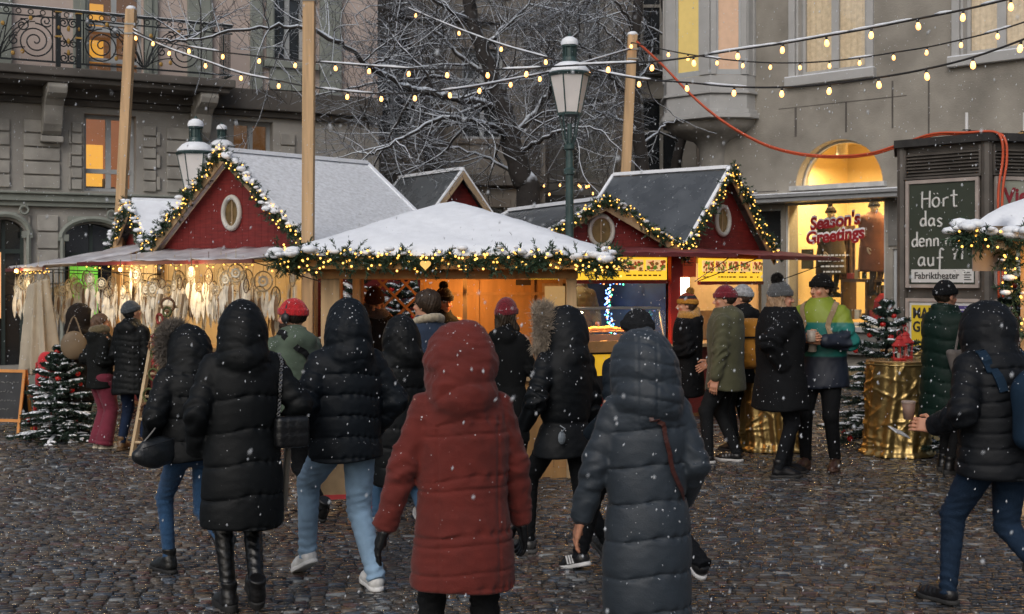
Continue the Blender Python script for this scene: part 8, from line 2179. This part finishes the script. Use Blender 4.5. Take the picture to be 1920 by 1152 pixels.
t = thing('mobile_phone', 'white mobile phone held out by the walker with the backpack', 'phone', (hp.x-.06, hp.y-.02, hp.z-.045), math.radians(30)); t.rotation_euler = (math.radians(28), math.radians(18), math.radians(40)); b = MB(); b.box(-.075,-.037,-.004,.075,.037,.004); b.build('body', mat('white phone', (.5,.5,.5), .3), t, bevel=.006); b = MB(); b.box(-.068,-.032,.0042,.068,.032,.006); b.build('screen', mat('phone screen', (.25,.27,.3), .15, emit=(.6,.65,.7), estr=.15), t)

# 1, 2, 3 shoppers at the dreamcatchers
person('woman in dark jacket and wide raspberry trousers browsing the dreamcatchers', 188, 14.4, 1.52, -50, ((-.08,.0,0,0),(.08,.02,0,0)), ((-.22,.14,1.12),(.2,.2,1.15)),
   dict(col='#181b1a', mat='cotton', hem=.80, puff=.02, amp=0, wr=.006, hood='down', scarf=(.13,.10,.05)), dict(col='#6e1f33', mat='cotton', fit=1.42, flare=1.9), shoe('sneaker',(.4,.35,.28),(.5,.45,.35)), dict(hair=dict(col=(.10,.05,.025), len=.12, vol=1.04), yaw=-12), seed=22, skin='#c98f6a')
person('man in black quilted coat with tan shoes at the dreamcatcher stall', 246, 14.2, 1.66, -20, ((-.14,.0,0,0),(.14,.05,0,0)), ((-.22,.24,1.12),(.2,.28,1.18)),
   dict(col='#131719', hem=.68, puff=.026, amp=.006, step=.07, wr=.005, hood='down', aline=.02), dict(col='#16233a', fit=1.1), shoe('boot',(.13,.075,.035),(.1,.06,.03)), dict(hat=dict(col=(.05,.06,.07)), hair=dict(col=(.02,.02,.02)), yaw=-20, pitch=10), seed=23)
person('person in a dark brown hooded cape standing behind the small fir', 150, 15.4, 1.58, -70, ((-.08,.0,0,0),(.08,.02,0,0)), ((-.20,.16,1.12),(.18,.2,1.15)),
   dict(col='#2b231d', mat='cotton', hem=.5, puff=.04, amp=0, wr=.006, hood='up', hoodsize=1.15, aline=.07), dict(col=BLK), shoe('boot',BLK), dict(yaw=0, pitch=-6), seed=24)
t = thing('shoulder_bag', 'tan round shoulder bag carried beside the brown hooded cape', 'bag', (PX(141,15.1), 15.05, 1.13), .3); b = MB(); b.sphere((0,0,0), (.15,.05,.17), 16, 10); b.build('pouch', mat('tan bag leather', (.17,.12,.07), .6, var=.2), t, True); b = MB(); b.tube(smooth_path([(-.08,0,.14),(0,.03,.34),(.08,0,.14)],4), .009, 5); b.build('strap', mat('tan bag leather', (.17,.12,.07)), t)

# shop window mannequins
def mann(label, px, zlift, seed, col, colh, H=1.75, yaw=180):
    s = sR(px); y = 1.05; x = OR[0] + UR[0]*s - UR[1]*y; yy = OR[1] + UR[1]*s + UR[0]*y
    return person(label, x, yy, H, yaw, ((-.08,.0,0,0),(.08,.02,0,0)), ((-.26,.08,.9),(.26,.08,.9)), dict(col=col, mat='cotton', hem=.45, puff=.02, amp=0, wr=.004, hood='down'), dict(col=(.05,.035,.03)), shoe('boot',BLK), dict(hat=dict(col=colh, pom=colh, pomr=.05, tall=.01), yaw=0), gz=zlift, px_is_x=True, hgrid=.022, fat=1.35, skin='#c9bfae', name='mannequin', cat='mannequin', seed=seed)
mann('shop mannequin in a brown jacket beside the red window lettering', 1594, 1.55, 40, (.17,.06,.035), (.02,.018,.016), 2.1, 200)
mann('shop mannequin in dark clothes and bobble hat behind the red window lettering', 1512, 1.5, 41, (.05,.035,.02), (.025,.018,.014), 2.05, 200)
# ================================================================== falling snow
def snowfall():
    rng = np.random.default_rng(99); n = 12000
    y = rng.uniform(1.9, 17, n); x = rng.uniform(-1,1,n)*(y*.42+1.2); z = rng.uniform(0.0, 6.2, n)
    r = rng.uniform(.0012,.0028,n)*(1+.12*np.minimum(y,8)/4)
    base = np.array([(1,0,0),(0,1,0),(-1,0,0),(0,-1,0),(0,0,2.3),(0,0,-2.3)], float)
    tilt = rng.normal(.14,.18,n); V = base[None]*r[:,None,None]
    V = V*rng.uniform(.7,1.3,(n,6,1)); zz = V[:,:,2]; V[:,:,0] += zz*tilt[:,None]; V += np.stack([x,y,z],1)[:,None]
    F = np.array([(0,1,4),(1,2,4),(2,3,4),(3,0,4),(1,0,5),(2,1,5),(3,2,5),(0,3,5)])
    F = (F[None]+(np.arange(n)*6)[:,None,None]).reshape(-1,3)
    o = mesh_obj('falling_snow', V.reshape(-1,3), F, mat('snowflake', (.68,.71,.75), .8, var=0), None, True); tag(o, 'sparse snowflakes falling through the air over the square', 'snow', kind='stuff')
snowfall()
